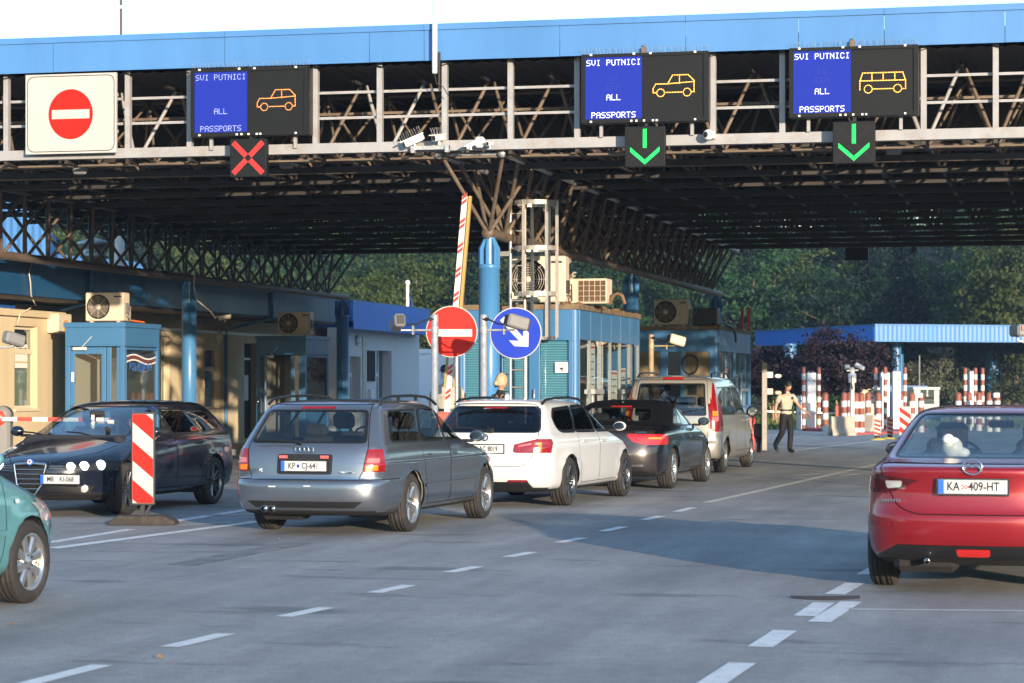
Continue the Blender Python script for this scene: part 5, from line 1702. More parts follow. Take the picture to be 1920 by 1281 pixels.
def sd(poly,key,m,off=0,r=0,**k):
    p=rounded(poly,r) if r else poly
    d=dict(lim=.2,split=True); d.update(k)
    return [('y',p,key,(key,m,off,None),d)]

silver=paint('silver_grey_paint',(0.205,0.23,0.268),.8,.28)
white_p=paint('white_car_paint',(0.60,0.60,0.59),0,.3)
black_p=paint('black_car_paint',(0.006,0.006,0.008),0,.2)
brown_reflect=paint('brown_reflection_paint',(0.05,0.04,0.04),.5,.28)  # brown reflection on the black car's tail, put into the paint
champ=paint('champagne_silver_paint',(0.56,0.52,0.45),.6,.3)
red_p=paint('deep_red_metallic',(0.27,0.008,0.014),.35,.3)
teal_p=paint('pale_teal_metallic',(0.13,0.34,0.36),.4,.32)
cloth_top=mat('black_cloth_top',(0.004,0.004,0.0045),.9,spec=.1,bump=.2,bscale=300)

# --- silver estate
audi=dict(paint=silver,axle_f=1.38,axle_r=-1.38,track=1.56,tyre=(.318,.225),rim_r=.222,rim_style=(5,.085,.115,0,.03,.075),rim_mat=rim_silver,
 halfw=.905,belt=.97,lining=lin_beige,seatm=lin_dark,
 keys=[(.21,-2.22,2.12,.76,.3,.5,3,2.6),(.25,-2.38,2.26,.85,.36,.6,3,2.6),(.36,-2.455,2.33,.90,.42,.75,3.0,2.6),(.50,-2.465,2.35,.905,.42,.8,3.0,2.6),
  (.575,-2.455,2.34,.905,.42,.8,3.0,2.6),(.60,-2.40,2.32,.903,.40,.8,3.2,2.6),(.70,-2.385,2.27,.905,.38,.8,3.4,2.4),(.765,-2.376,2.13,.914,.37,.8,3.4,2.35),(.785,-2.373,2.09,.902,.37,.8,3.4,2.3),(.82,-2.366,1.96,.90,.36,.8,3.4,2.3),(.88,-2.35,1.66,.888,.34,.7,3.4,2.3),
  (.935,-2.325,1.25,.868,.32,.6,3.5,2.4),(.97,-2.30,1.02,.842,.30,.5,3.8,2.6),(1.10,-2.19,.76,.795,.28,.45,4,2.6),(1.25,-2.055,.47,.735,.26,.4,4,2.6),
  (1.36,-1.95,.23,.685,.24,.38,4,2.6),(1.41,-1.87,.05,.64,.3,.45,3.5,2.6),(1.44,-1.70,-.18,.52,.4,.5,3,2.5),(1.453,-1.40,-.5,.30,.4,.4,2.5,2.4),(1.456,-1.1,-.8,.08,.1,.1,2,2)],
 regions=[back([(-.60,.605),(.60,.605),(.645,.70),(.68,.95),(.57,1.395),(-.57,1.395),(-.68,.95),(-.645,.70)],'tailgate',None,gap=.009),
  side([(-.07,.29),(.88,.29),(.97,.52),(.985,.90),(.93,1.0),(.43,1.335),(.05,1.375),(-.05,.97)],'front_door',None,gap=.009),
  side([(-.09,.29),(-.07,.97),(.03,1.378),(-.68,1.372),(-1.0,.97),(-1.02,.80),(-.93,.58),(-.84,.29)],'rear_door',None,gap=.009),
  ('zt',[(1.05,.70),(2.2,.62),(2.2,-.62),(1.05,-.70)],'bonnet',('bonnet',None,0,None),dict(lim=.35,gap=.009))]
  +sidewin([(-.03,.995),(.80,.985),(.41,1.285),(.07,1.335)],gls_car)+sidewin([(-.94,.998),(-.12,.995),(-.02,1.337),(-.66,1.332)],gls_car)
  +sidewin([(-1.86,1.01),(-1.04,1.0),(-.76,1.325),(-1.62,1.315)],gls_car)
  +[back([(-.665,.985),(.665,.985),(.575,1.345),(-.575,1.345)],'rear_window_trim',trim_m,r=.06),
   back([(-.625,1.005),(.625,1.005),(.545,1.325),(-.545,1.325)],'rear_window',gls_car,-.004,r=.05),
   ('y',[(-.12,1.0),(-.03,.995),(.05,1.335),(-.015,1.337)],'door_pillar',('door_pillar',trim_m,.001,None),dict(lim=.2,split=True)),
   ('y',[(-1.03,1.0),(-.95,.998),(-.67,1.328),(-.75,1.325)],'door_pillar_rear',('door_pillar',trim_m,.001,None),dict(lim=.2,split=True)),
   ('y',[(-2.5,.597),(-1.78,.597),(-1.78,.607),(-2.5,.607)],'bumper_seam',('bumper_seam',gap_m,-.004,None),dict(lim=.2)),
   ('y',[(-.98,.475),(.92,.475),(.93,.515),(-.99,.515)],'rubbing_strip',('rubbing_strip',silver,.010,None),dict(lim=.3,split=True)),
   back([(-.20,1.352),(.20,1.352),(.19,1.378),(-.19,1.378)],'brake_lamp',red_lamp,.004),
   back([(-.315,.655),(.315,.655),(.315,.872),(-.315,.872)],'plate_recess',black_pl,-.003,r=.03),
   back([(-.56,.30),(.56,.30),(.66,.37),(-.66,.37)],'bumper_insert',black_pl,.002),
   back([(-.61,.600),(.61,.600),(.615,.618),(-.615,.618)],'chrome_strip',chrome,.006)]
  +both([(.655,.685),(.95,.685),(.95,.925),(.685,.925)],'tail_lamp',red_lamp,.006)+sd([(-2.5,.685),(-2.245,.685),(-2.235,.925),(-2.5,.925)],'tail_lamp',red_lamp,.006,only=lambda c:abs(c.y)>.72)
  +both([(.675,.70),(.79,.70),(.79,.755),(.675,.755)],'indicator_lamp',amber_lamp,.007)+both([(.685,.775),(.80,.775),(.80,.83),(.69,.83)],'reversing_lamp',pink_lamp,.007)
  +both([(.62,.66),(.90,.66),(.90,.80),(.62,.80)],'headlamp',clear_lamp,.004,ax='xf',lim=.1)+sd([(1.92,.66),(2.4,.66),(2.4,.79),(1.98,.79)],'headlamp',clear_lamp,.004)
  +[back([(-.61,.965),(.61,.965),(.52,1.37),(-.52,1.37)],'windscreen',gls_front,-.004,ax='xf',r=.05,lim=.15)],
 mirror=(.78,1.01),mirror_y=.855,handles=[(.06,.83,.888),(-.86,.83,.888)],dash=.95,seat_f=.0,seat_r=-.88,mirror_in=(.45,1.27))
car_a,obs=build_car(audi,'silver-grey estate car with roof rails, last in the queue, front window down',gp(768,997),R(16.4-13),(0,0),name='estate_car')
plate(car_a,-2.402,.745,[('KP',-.135,.088,plate_k,.8),('CJ-641',.075,.088,plate_k,.8)])
b=MB()
b.prism([(-.014,-.016),(.014,-.016),(.014,.012),(0,.02),(-.014,.012)],-.002,0)
o=b.build('plate_crest',sign_blue,car_a); o.matrix_local=Matrix.Translation((-2.4085,.06,.745))@Matrix.Rotation(R(-90),4,'Z')
b=MB()
for k in range(4):
    c=-.075+.05*k
    b.tube([(-2.385,c+.03*math.cos(a),.925+.03*math.sin(a)) for a in [2*math.pi*i/14 for i in range(15)]],.0055,5,cap=False)
b.build('ring_badge',chrome,car_a)
b=MB()
for k in range(9): b.box(-2.40,-2.393,-.58+.021*k,-.568+.021*k,.672,.690)
for k in range(2): b.box(-2.40,-2.393,.52+.03*k,.54+.03*k,.69,.715)
b.build('model_lettering',chrome,car_a)
for s in (-1,1):
    b=MB(); b.bbox((-2.397,s*.235,.842),(.012,.10,.034),.005); b.build('plate_corner_lamp',pink_lamp,car_a)
    y=s*.60
    rail=tube_obj('roof_rail',[(-1.78,y+s*.05,1.40),(-1.68,y+s*.03,1.462),(-1.3,y,1.487),(-.6,y,1.492),(-.1,y,1.475),(.10,y+s*.01,1.435),(.2,y+s*.03,1.385)],.016,trim_m,car_a)
    b=MB()
    for xx in (-1.05,-.45): b.cbox((xx,y,1.465),(.05,.022,.07))
    b.build('rail_foot',trim_m,rail)
    b=MB(); b.lathe([(.032,0),(.036,.0),(.036,.14),(.030,.14),(.030,.02),(0,.02)],14,Matrix.Translation((-2.43,.40+s*.045,.285))@Matrix.Rotation(R(90),4,'Y'))
    b.build('exhaust_pipe',chrome,car_a)
b=MB(); b.tube([(-2.335,.10,1.0),(-2.325,.42,1.02),(-2.32,.60,1.015)],.012,6); b.tube([(-2.33,.18,1.015),(-2.32,.62,1.03)],.007,6); b.bbox((-2.33,.08,.995),(.05,.08,.05),.02)
b.build('rear_wiper',trim_m,car_a)
b=MB(); b.box(-2.463,-2.455,.30,.38,.52,.532); b.box(-2.463,-2.455,-.1,-.02,.53,.54); b.build('bumper_scuff',plate_w,car_a)

# --- white estate
bmw=dict(paint=white_p,axle_f=1.405,axle_r=-1.405,track=1.56,tyre=(.326,.235),rim_r=.238,rim_style=(5,.05,.04,.24,.035,.07),rim_mat=rim_dark,
 halfw=.905,belt=.98,
 keys=[(.20,-2.10,2.0,.74,.3,.5,3,2.6),(.25,-2.30,2.14,.86,.36,.6,3,2.6),(.36,-2.40,2.19,.90,.45,.8,2.8,2.5),(.52,-2.43,2.21,.905,.46,.85,2.8,2.5),
  (.62,-2.425,2.21,.905,.46,.85,2.8,2.5),(.70,-2.39,2.17,.907,.44,.85,2.9,2.4),(.80,-2.37,2.0,.916,.42,.85,3.0,2.3),(.825,-2.365,1.90,.903,.415,.84,3.0,2.3),(.88,-2.355,1.62,.90,.40,.8,3.0,2.3),
  (.945,-2.33,1.22,.876,.38,.65,3.0,2.4),(.985,-2.30,1.03,.842,.36,.5,3.2,2.6),(1.10,-2.17,.78,.79,.33,.45,3.4,2.6),(1.23,-2.01,.49,.73,.3,.4,3.6,2.6),
  (1.34,-1.88,.22,.665,.28,.4,3.8,2.6),(1.385,-1.92,.05,.61,.32,.45,3.5,2.6),(1.415,-1.86,-.18,.48,.4,.5,3,2.5),(1.427,-1.5,-.5,.28,.4,.4,2.5,2.4),(1.43,-1.1,-.8,.08,.1,.1,2,2)],
 regions=[back([(-.52,.555),(.52,.555),(.62,.64),(.70,.95),(.56,1.36),(-.56,1.36),(-.70,.95),(-.62,.64)],'tailgate',None,gap=.008,r=.08),
  side([(-.02,.30),(.92,.30),(1.0,.52),(1.0,.92),(.93,1.01),(.40,1.315),(.05,1.345),(-.02,.98)],'front_door',None,gap=.008),
  side([(-.04,.30),(-.04,.98),(.03,1.348),(-.72,1.33),(-1.02,.98),(-1.04,.80),(-.95,.58),(-.86,.30)],'rear_door',None,gap=.008),
  ('zt',[(1.05,.72),(2.1,.6),(2.1,-.6),(1.05,-.72)],'bonnet',('bonnet',None,0,None),dict(lim=.35,gap=.008))]
  +sidewin([(.01,1.005),(.82,1.0),(.40,1.275),(.09,1.305)],gls_tint,tr=.045)+sidewin([(-1.0,1.015),(-.07,1.005),(.0,1.305),(-.72,1.295)],gls_tint,tr=.045)
  +sidewin([(-1.70,1.05),(-1.58,1.02),(-1.06,1.015),(-.80,1.293),(-1.52,1.265),(-1.70,1.16)],gls_tint,tr=.045)
  +[back([(-.72,.985),(.72,.985),(.60,1.335),(-.60,1.335)],'rear_window_trim',trim_m,r=.08),
   back([(-.69,1.0),(.69,1.0),(.585,1.32),(-.585,1.32)],'rear_window',gls_tint,-.004,r=.07),
   back([(-.17,1.30),(.17,1.30),(.16,1.322),(-.16,1.322)],'brake_lamp',red_lamp,.003),
   back([(-.64,.24),(.64,.24),(.58,.345),(-.58,.345)],'bumper_insert',black_pl,.002),
   back([(-.28,.70),(.28,.70),(.30,.845),(-.30,.845)],'plate_recess',None,-.006,r=.03)]
  +both([(.30,.345),(.585,.345),(.57,.372),(.33,.372)],'rear_reflector',red_lamp,.003)
  +both([(.385,.745),(.42,.725),(.98,.725),(.98,.905),(.68,.905),(.40,.835)],'tail_lamp',red_lamp,.006)+sd([(-2.5,.725),(-2.16,.735),(-2.08,.85),(-2.10,.90),(-2.5,.905)],'tail_lamp',red_lamp,.006,only=lambda c:abs(c.y)>.72)
  +both([(.45,.80),(.62,.83),(.62,.855),(.46,.825)],'reversing_lamp',pink_lamp,.008)+both([(.70,.74),(.74,.74),(.74,.86),(.70,.86)],'tail_lamp_bar',amber_lamp,.008)
  +both([(.55,.66),(.92,.66),(.92,.80),(.50,.80)],'headlamp',clear_lamp,.004,ax='xf',lim=.1)+sd([(1.85,.68),(2.3,.66),(2.3,.78),(1.8,.80)],'headlamp',clear_lamp,.004)
  +[back([(-.61,.985),(.61,.985),(.52,1.345),(-.52,1.345)],'windscreen',gls_front,-.004,ax='xf',r=.05,lim=.15)],
 mirror=(.80,1.03),mirror_y=.86,handles=[(.12,.84,.898),(-.80,.85,.898)],dash=.98,seat_f=.05,seat_r=-.85,mirror_in=(.45,1.25))
car_b,obs=build_car(bmw,'white estate car with dark tinted windows, second in the queue behind the silver estate',gp(1065,948),R(18.0-13),(0,0),name='estate_car')
plate(car_b,-2.382,.775,[('M',-.19,.088,plate_k,.8),('AC 8019',.055,.088,plate_k,.8)])
o=MB(); 
Mb=Matrix.Translation((-2.368,0,.925))@Matrix.Rotation(R(-90),4,'Y')
o.lathe([(0,.006),(.041,.006),(.045,.004),(.045,-.01)],20,Mb); o.cur=1
o.lathe([(.029,.0075),(.032,.0075)],20,Mb); o.cur=2
for q in range(4):
    a0=q*math.pi/2; o.cur=2 if q%2 else 1
    o.add([Mb@Vector((0,0,.0078))]+[Mb@Vector((.028*math.cos(a0+k*math.pi/8),.028*math.sin(a0+k*math.pi/8),.0078)) for k in range(5)],[tuple(range(6))])
o.build('round_badge',[black_pl,plate_w,plate_b],car_b)
for s in (-1,1):
    y=s*.585
    tube_obj('roof_rail',[(-1.80,y+s*.03,1.365),(-1.66,y+s*.02,1.41),(-1.2,y+s*.01,1.437),(-.5,y,1.44),(-.05,y,1.42),(.18,y+s*.02,1.365)],.018,trim_m,car_b)
    b=MB(); b.lathe([(.036,0),(.042,.0),(.042,.14),(.034,.14),(.034,.02),(0,.02)],14,Matrix.Translation((-2.40,.46+s*.05,.27))@Matrix.Rotation(R(90),4,'Y'))
    b.build('exhaust_pipe',chrome,car_b)
b=MB(); b.tube([(-2.325,-.03,1.01),(-2.31,.22,1.045),(-2.29,.44,1.055)],.013,6); b.bbox((-2.315,-.06,1.02),(.06,.10,.07),.02); b.build('rear_wiper',trim_m,car_b)
b=MB(); b.ball((-1.42,0,1.445),.05,10,6,1.7,.55,1.1); b.build('roof_aerial',white_p,car_b)
b=MB(); b.box(-1.97,-1.93,-.60,.60,1.372,1.378); b.build('spoiler_lip',white_p,car_b)

# --- black soft-top
a5=dict(paint=black_p,axle_f=1.375,axle_r=-1.375,track=1.58,tyre=(.32,.235),rim_r=.225,rim_style=(10,.035,.06,0,.02,.085),rim_mat=rim_silver,
 halfw=.925,belt=.96,
 keys=[(.20,-2.10,2.0,.76,.3,.5,3,2.6),(.25,-2.32,2.14,.87,.36,.6,3,2.6),(.36,-2.40,2.19,.915,.5,.8,2.7,2.5),(.52,-2.43,2.21,.925,.52,.85,2.6,2.5),
  (.62,-2.42,2.20,.925,.52,.85,2.6,2.5),(.74,-2.385,2.12,.925,.50,.85,2.6,2.3),(.84,-2.36,1.80,.915,.48,.8,2.6,2.3),(.90,-2.31,1.42,.895,.5,.7,2.6,2.3),
  (.935,-2.20,1.15,.868,.5,.6,2.6,2.4),(.955,-1.95,1.05,.85,.42,.5,2.8,2.5),(.99,-1.66,.94,.82,.34,.45,3,2.6),(1.10,-1.42,.72,.775,.32,.42,3.2,2.6),(1.22,-1.20,.47,.72,.30,.4,3.4,2.6),
  (1.31,-1.02,.24,.655,.32,.42,3.2,2.6),(1.35,-.88,.06,.58,.36,.45,3,2.5),(1.375,-.68,-.1,.42,.3,.3,2.6,2.4),(1.38,-.5,-.25,.1,.1,.1,2,2)],
 regions=[back([(-.66,.66),(.66,.66),(.72,.74),(.76,.93),(-.76,.93),(-.72,.74)],'boot_lid',brown_reflect,gap=.008),  # boot lid and bumper carry the painted brown reflection
  ('zt',[(-2.25,.70),(-2.25,-.70),(-1.72,-.70),(-1.72,.70)],'boot_lid',('boot_lid',brown_reflect,0,None),dict(lim=.3)),
  back([(-.80,.24),(.80,.24),(.80,.66),(-.80,.66)],'rear_bumper',brown_reflect,.001,lim=.3),
  side([(-.35,.30),(.90,.30),(.97,.52),(.98,.90),(.92,.99),(.42,1.27),(-.30,1.29),(-.40,.96)],'front_door',None,gap=.008),
  ('zt',[(1.05,.72),(2.0,.6),(2.0,-.6),(1.05,-.72)],'bonnet',('bonnet',None,0,None),dict(lim=.35,gap=.008))]
  +[('zt',[(-1.75,.9),(-1.75,-.9),(.35,-.9),(.35,.9)],'cloth_top',('cloth_top',cloth_top,.002,None),dict(lim=.3,only=lambda c:c.z>1.0)),
    ('y',[(-1.72,.985),(-.62,.985),(-.22,1.22),(.30,1.25),(.30,1.36),(-1.2,1.36)],'cloth_top',('cloth_top',cloth_top,.002,None),dict(lim=.05)),
    back([(-.86,.99),(.86,.99),(.70,1.37),(-.70,1.37)],'cloth_top',cloth_top,.002,lim=.1)]
  +sidewin([(-.36,.985),(.78,.975),(.40,1.225),(-.28,1.25)],gls_car)+sidewin([(-.98,.99),(-.40,.985),(-.33,1.235),(-.52,1.22)],gls_car)
  +[back([(-.56,1.05),(.56,1.05),(.50,1.255),(-.50,1.255)],'rear_window_trim',trim_m,.003,r=.05),
   back([(-.54,1.06),(.54,1.06),(.485,1.245),(-.485,1.245)],'rear_window',gls_car,.0,r=.05),
   back([(-.17,1.262),(.17,1.262),(.165,1.282),(-.165,1.282)],'brake_lamp',red_lit,.006),
   back([(-.66,.25),(.66,.25),(.56,.36),(-.56,.36)],'bumper_insert',black_pl,.004)]
  +both([(.36,.84),(.46,.745),(.66,.70),(1.0,.70),(1.0,.855),(.38,.865)],'tail_lamp',red_lit,.006,lim=.03)+sd([(-2.5,.70),(-2.12,.72),(-2.06,.84),(-2.5,.86)],'tail_lamp',red_lit,.006,only=lambda c:abs(c.y)>.74)
  +both([(.68,.785),(.88,.785),(.88,.815),(.68,.815)],'indicator_lamp',amber_lamp,.008)
  +both([(.45,.37),(.62,.37),(.62,.40),(.45,.40)],'exhaust_trim',chrome,.004)
  +both([(.55,.66),(.92,.66),(.92,.78),(.50,.78)],'headlamp',clear_lamp,.004,ax='xf',lim=.1)
  +[back([(-.61,.97),(.61,.97),(.50,1.29),(-.50,1.29)],'windscreen',gls_front,-.004,ax='xf',r=.05,lim=.15)],
 mirror=(.72,1.02),mirror_y=.86,handles=[(-.18,.80,.905)],dash=.95,seat_f=-.02,seat_r=-.75,mirror_in=(.40,1.20),shelf=(-1.5,-.9,.99))
car_c,obs=build_car(a5,'black car with cloth soft top and glowing red tail lamps, third in the queue',gp(1259,916),R(15.6-13),(0,0),name='soft_top_car')
plate(car_c,-2.425,.56,[('RI 204 M',.02,.088,plate_k,.8)]) if False else None
b=MB(); b.ball((-1.0,0,1.345),.03,8,6,1.5,.6,1.3); b.build('roof_aerial',black_p,car_c)
b=MB()
for k in range(5): b.box(-2.325,-2.31,-.66+.035*k,-.64+.035*k,.885,.905)
b.build('model_lettering',chrome,car_c)

# --- champagne people carrier
vito=dict(paint=champ,axle_f=1.6,axle_r=-1.6,track=1.63,tyre=(.33,.215),rim_r=.215,rim_style=(6,.09,.10,0,.02,.09),rim_mat=rim_silver,
 halfw=.95,belt=1.08,scale=.96,rows=3,floor=.45,bow=.035,
 keys=[(.24,-2.30,2.05,.84,.25,.5,4,2.6),(.30,-2.52,2.22,.91,.28,.6,4,2.6),(.42,-2.60,2.30,.945,.30,.7,4,2.5),(.58,-2.60,2.32,.95,.28,.75,4,2.5),
  (.62,-2.53,2.31,.95,.24,.75,4.5,2.5),(.80,-2.53,2.26,.952,.22,.75,4.5,2.4),(.92,-2.525,2.1,.95,.22,.75,4.5,2.4),(1.02,-2.52,1.82,.945,.22,.7,4.5,2.4),
  (1.10,-2.50,1.58,.935,.22,.6,4.5,2.5),(1.30,-2.45,1.25,.90,.22,.45,4.5,2.6),(1.55,-2.37,.88,.845,.22,.4,4.5,2.6),(1.72,-2.29,.58,.80,.22,.4,4.5,2.6),
  (1.80,-2.22,.36,.745,.26,.4,4,2.6),(1.85,-2.10,.1,.62,.35,.5,3.5,2.5),(1.872,-1.8,-.3,.40,.4,.5,3,2.4),(1.878,-1.2,-.7,.1,.1,.1,2,2)],
 regions=[back([(-.72,.62),(.72,.62),(.74,1.08),(.66,1.78),(-.66,1.78),(-.74,1.08)],'tailgate',None,gap=.009,r=.05),
  side([(.72,.40),(1.22,.40),(1.40,1.05),(1.30,1.12),(.72,1.70),(.62,1.72)],'front_door',None,gap=.009),
  side([(.69,.40),(.59,1.72),(-.42,1.72),(-.52,1.08),(-.50,.40)],'sliding_door',None,gap=.009)]
  +sidewin([(.74,1.12),(1.22,1.14),(.78,1.62),(.69,1.64)],gls_car)+sidewin([(-.48,1.12),(.66,1.12),(.60,1.64),(-.42,1.64)],gls_car)
  +sidewin([(-2.20,1.13),(-.56,1.12),(-.50,1.64),(-2.10,1.62)],gls_car)
  +[back([(-.70,1.10),(.70,1.10),(.635,1.72),(-.635,1.72)],'rear_window_trim',trim_m,r=.05),
   back([(-.66,1.12),(.66,1.12),(.605,1.69),(-.605,1.69)],'rear_window',gls_car,-.004,r=.05),
   back([(-.20,1.79),(.20,1.79),(.19,1.83),(-.19,1.83)],'brake_lamp',red_lit,.006,lim=.05)]
  +both([(.81,.80),(.97,.80),(.92,1.72),(.755,1.72),(.79,1.1)],'tail_lamp',red_lamp,.006,lim=.03)+sd([(-2.65,.82),(-2.46,.86),(-2.41,1.2),(-2.31,1.72),(-2.65,1.72)],'tail_lamp',red_lamp,.006,only=lambda c:abs(c.y)>.74)
  +both([(.81,1.10),(.97,1.10),(.96,1.19),(.80,1.19)],'indicator_lamp',amber_lamp,.008)+both([(.81,1.0),(.97,1.0),(.97,1.085),(.80,1.085)],'reversing_lamp',pink_lamp,.008)
  +both([(.58,.72),(.96,.72),(.96,.95),(.60,.95)],'headlamp',clear_lamp,.004,ax='xf',lim=.1)
  +[back([(-.66,1.14),(.66,1.14),(.58,1.72),(-.58,1.72)],'windscreen',gls_front,-.004,ax='xf',r=.05,lim=.15)],
 mirror=(1.02,1.15),mirror_s=1.3,mirror_y=.93,handles=[(.80,.98,.945),(.50,.98,.945)],dash=1.40,seat_f=.55,seat_r=-.3,mirror_m=black_pl)
car_d,obs=build_car(vito,'tall champagne people carrier with long red tail lamps, first in the queue',gp(1357,886),R(14.6-13),(0,0),name='people_carrier')
for s in (-1,1):
    y=s*.70
    tube_obj('roof_rail',[(-2.05,y+s*.02,1.83),(-1.95,y,1.90),(-1.4,y,1.925),(-.6,y,1.925),(-.2,y,1.905),(-.02,y+s*.01,1.83)],.018,trim_m,car_d)
b=MB(); b.tube([(-2.525,0.0,1.125),(-2.475,-.40,1.20),(-2.46,-.52,1.21)],.010,6); b.tube([(-2.52,.0,1.12),(-2.44,-.55,1.225)],.006,6); b.build('rear_wiper',trim_m,car_d)
plate(car_d,-2.545,.80,[('ZG 31',.0,.088,plate_k,.8)]) if False else None
b=MB(); b.box(-2.56,-2.535,-.52,.52,.85,.885); b.build('tailgate_strip',chrome,car_d)

# --- red saloon
mazda=dict(paint=red_p,axle_f=1.35,axle_r=-1.35,track=1.56,tyre=(.315,.215),rim_r=.21,rim_style=(10,.04,.05,0,.03,.07),rim_mat=rim_dark,
 halfw=.898,belt=.97,bow=.05,
 keys=[(.22,-2.02,1.98,.74,.3,.5,3,2.6),(.28,-2.20,2.12,.84,.36,.6,3,2.6),(.40,-2.30,2.20,.885,.50,.8,2.6,2.5),(.52,-2.335,2.22,.898,.54,.85,2.5,2.5),
  (.60,-2.335,2.22,.898,.54,.85,2.5,2.5),(.66,-2.30,2.2,.895,.52,.85,2.5,2.4),(.78,-2.28,2.06,.892,.52,.8,2.5,2.3),(.88,-2.29,1.66,.882,.52,.7,2.4,2.3),(.955,-2.31,1.30,.86,.52,.6,2.4,2.3),
  (.985,-2.28,1.12,.838,.52,.5,2.4,2.4),(1.01,-2.10,1.02,.815,.48,.45,2.6,2.5),(1.04,-1.80,.93,.79,.34,.45,3,2.6),(1.14,-1.52,.72,.745,.32,.42,3.2,2.6),(1.26,-1.26,.47,.69,.30,.4,3.4,2.6),
  (1.36,-1.03,.22,.63,.32,.42,3.2,2.6),(1.41,-.88,.02,.56,.36,.45,3,2.5),(1.438,-.66,-.14,.40,.3,.3,2.6,2.4),(1.446,-.5,-.3,.1,.1,.1,2,2)],
 regions=[back([(-.44,.625),(.44,.625),(.58,.68),(.68,.86),(.74,1.0),(-.74,1.0),(-.68,.86),(-.58,.68)],'boot_lid',None,gap=.009,r=.06),
  side([(-.05,.30),(.90,.30),(.97,.52),(.98,.92),(.92,1.02),(.42,1.33),(.02,1.37),(-.05,.98)],'front_door',None,gap=.009),
  side([(-.07,.30),(-.07,.98),(.0,1.372),(-.62,1.34),(-.98,.98),(-1.0,.80),(-.92,.58),(-.84,.30)],'rear_door',None,gap=.009)]
  +sidewin([(-.02,1.0),(.80,1.0),(.42,1.28),(.06,1.32)],gls_car)+sidewin([(-.92,1.02),(-.10,1.01),(-.02,1.32),(-.58,1.29)],gls_car)
  +[back([(-.68,1.035),(.68,1.035),(.54,1.385),(-.54,1.385)],'rear_window_trim',trim_m,r=.06,lim=.1),
   back([(-.655,1.05),(.655,1.05),(.525,1.37),(-.525,1.37)],'rear_window',gls_car,-.004,r=.05,lim=.1),
   back([(-.95,.18),(.95,.18),(.84,.25),(.58,.385),(-.58,.385),(-.84,.25)],'bumper_insert',black_pl,.003,lim=.02),
   back([(-.12,.30),(.12,.30),(.13,.36),(-.13,.36)],'fog_lamp',red_lit,.008,r=.02)]
  +both([(.42,.875),(.58,.80),(.70,.775),(1.0,.775),(1.0,.895),(.76,.915),(.52,.89)],'tail_lamp',lamp_dark,.006,lim=.02)+sd([(-2.5,.775),(-2.08,.79),(-2.0,.845),(-2.06,.90),(-2.5,.91)],'tail_lamp',lamp_dark,.006,only=lambda c:abs(c.y)>.74)
  +both([(.55,.825),(.66,.81),(.68,.87),(.54,.872)],'reversing_lamp',clear_lamp,.009,r=.015)+both([(.76,.80),(.86,.80),(.86,.88),(.76,.88)],'brake_lamp',red_lamp,.009,r=.03)
  +both([(.61,.515),(.80,.52),(.80,.55),(.62,.55)],'rear_reflector',red_lamp,.005)
  +[back([(-.61,1.0),(.61,1.0),(.50,1.37),(-.50,1.37)],'windscreen',gls_front,-.004,ax='xf',r=.05,lim=.15)],
 mirror=(.76,1.04),mirror_y=.85,handles=[(.04,.86,.885),(-.82,.87,.885)],dash=.95,seat_f=.0,seat_r=-.78,mirror_in=(.42,1.27),shelf=(-1.75,-1.0,1.02))
car_e,obs=build_car(mazda,'red saloon car at the right edge, seen from behind with its fog lamp lit',gp(1645,1096),R(16.0-13),(0,1),name='saloon_car')
plate(car_e,-2.318,.835,[('KA',-.145,.092,plate_k,.8),('409-HT',.085,.092,plate_k,.8)],tilt=-4)
b=MB()
for i in range(3):
    for j in range(4):
        b.cur=(i+j)%2
        b.box(-.024+.012*j,-.012+.012*j,-.0015,0,-.018+.012*i,-.006+.012*i)
o=b.build('plate_crest',[sign_red,plate_w],car_e); o.matrix_local=Matrix.Translation((-2.3245,.055,.835))@Matrix.Rotation(R(-90),4,'Z')
b=MB()
yz=lambda y,z:(-2.328,-y,.985+z)
ring=[yz(.072*math.cos(a),.056*math.sin(a)) for a in [2*math.pi*k/24 for k in range(25)]]
b.tube(ring,.007,6,cap=False)
b.tube([yz(-.062,-.022),yz(-.05,.0),yz(-.028,.022),yz(0,-.004),yz(.028,.022),yz(.05,0),yz(.062,-.022)],.007,6)
b.build('wing_badge',chrome,car_e)
b=MB()
for k in range(7): b.box(-2.262,-2.25,.55+.021*k,.563+.021*k,.715,.735)
b.build('model_lettering',chrome,car_e)
# soft white toy on the parcel shelf
b=MB(); b.ball((-1.42,.0,1.11),.085,14,10,.9,1.0,1.0); b.ball((-1.42,-.07,1.07),.055,10,7,.9,1.3,.8); b.ball((-1.44,.03,1.17),.05,10,7)
toy=b.build('soft_toy',white_pl); toy.parent=None
toy.matrix_world=Matrix.Translation(car_e.location)@Matrix.Rotation(car_e.rotation_euler.z,4,'Z')@Matrix.Translation((0,.24,0))
tag(toy,'rounded white soft toy behind the rear window of the red saloon','toy')
b=MB(); b.lathe([(.02,0),(.024,0),(.024,.12),(0,.12)],10,Matrix.Translation((-2.25,.35,.26))@Matrix.Rotation(R(90),4,'Y')); b.build('exhaust_pipe',chrome,car_e)

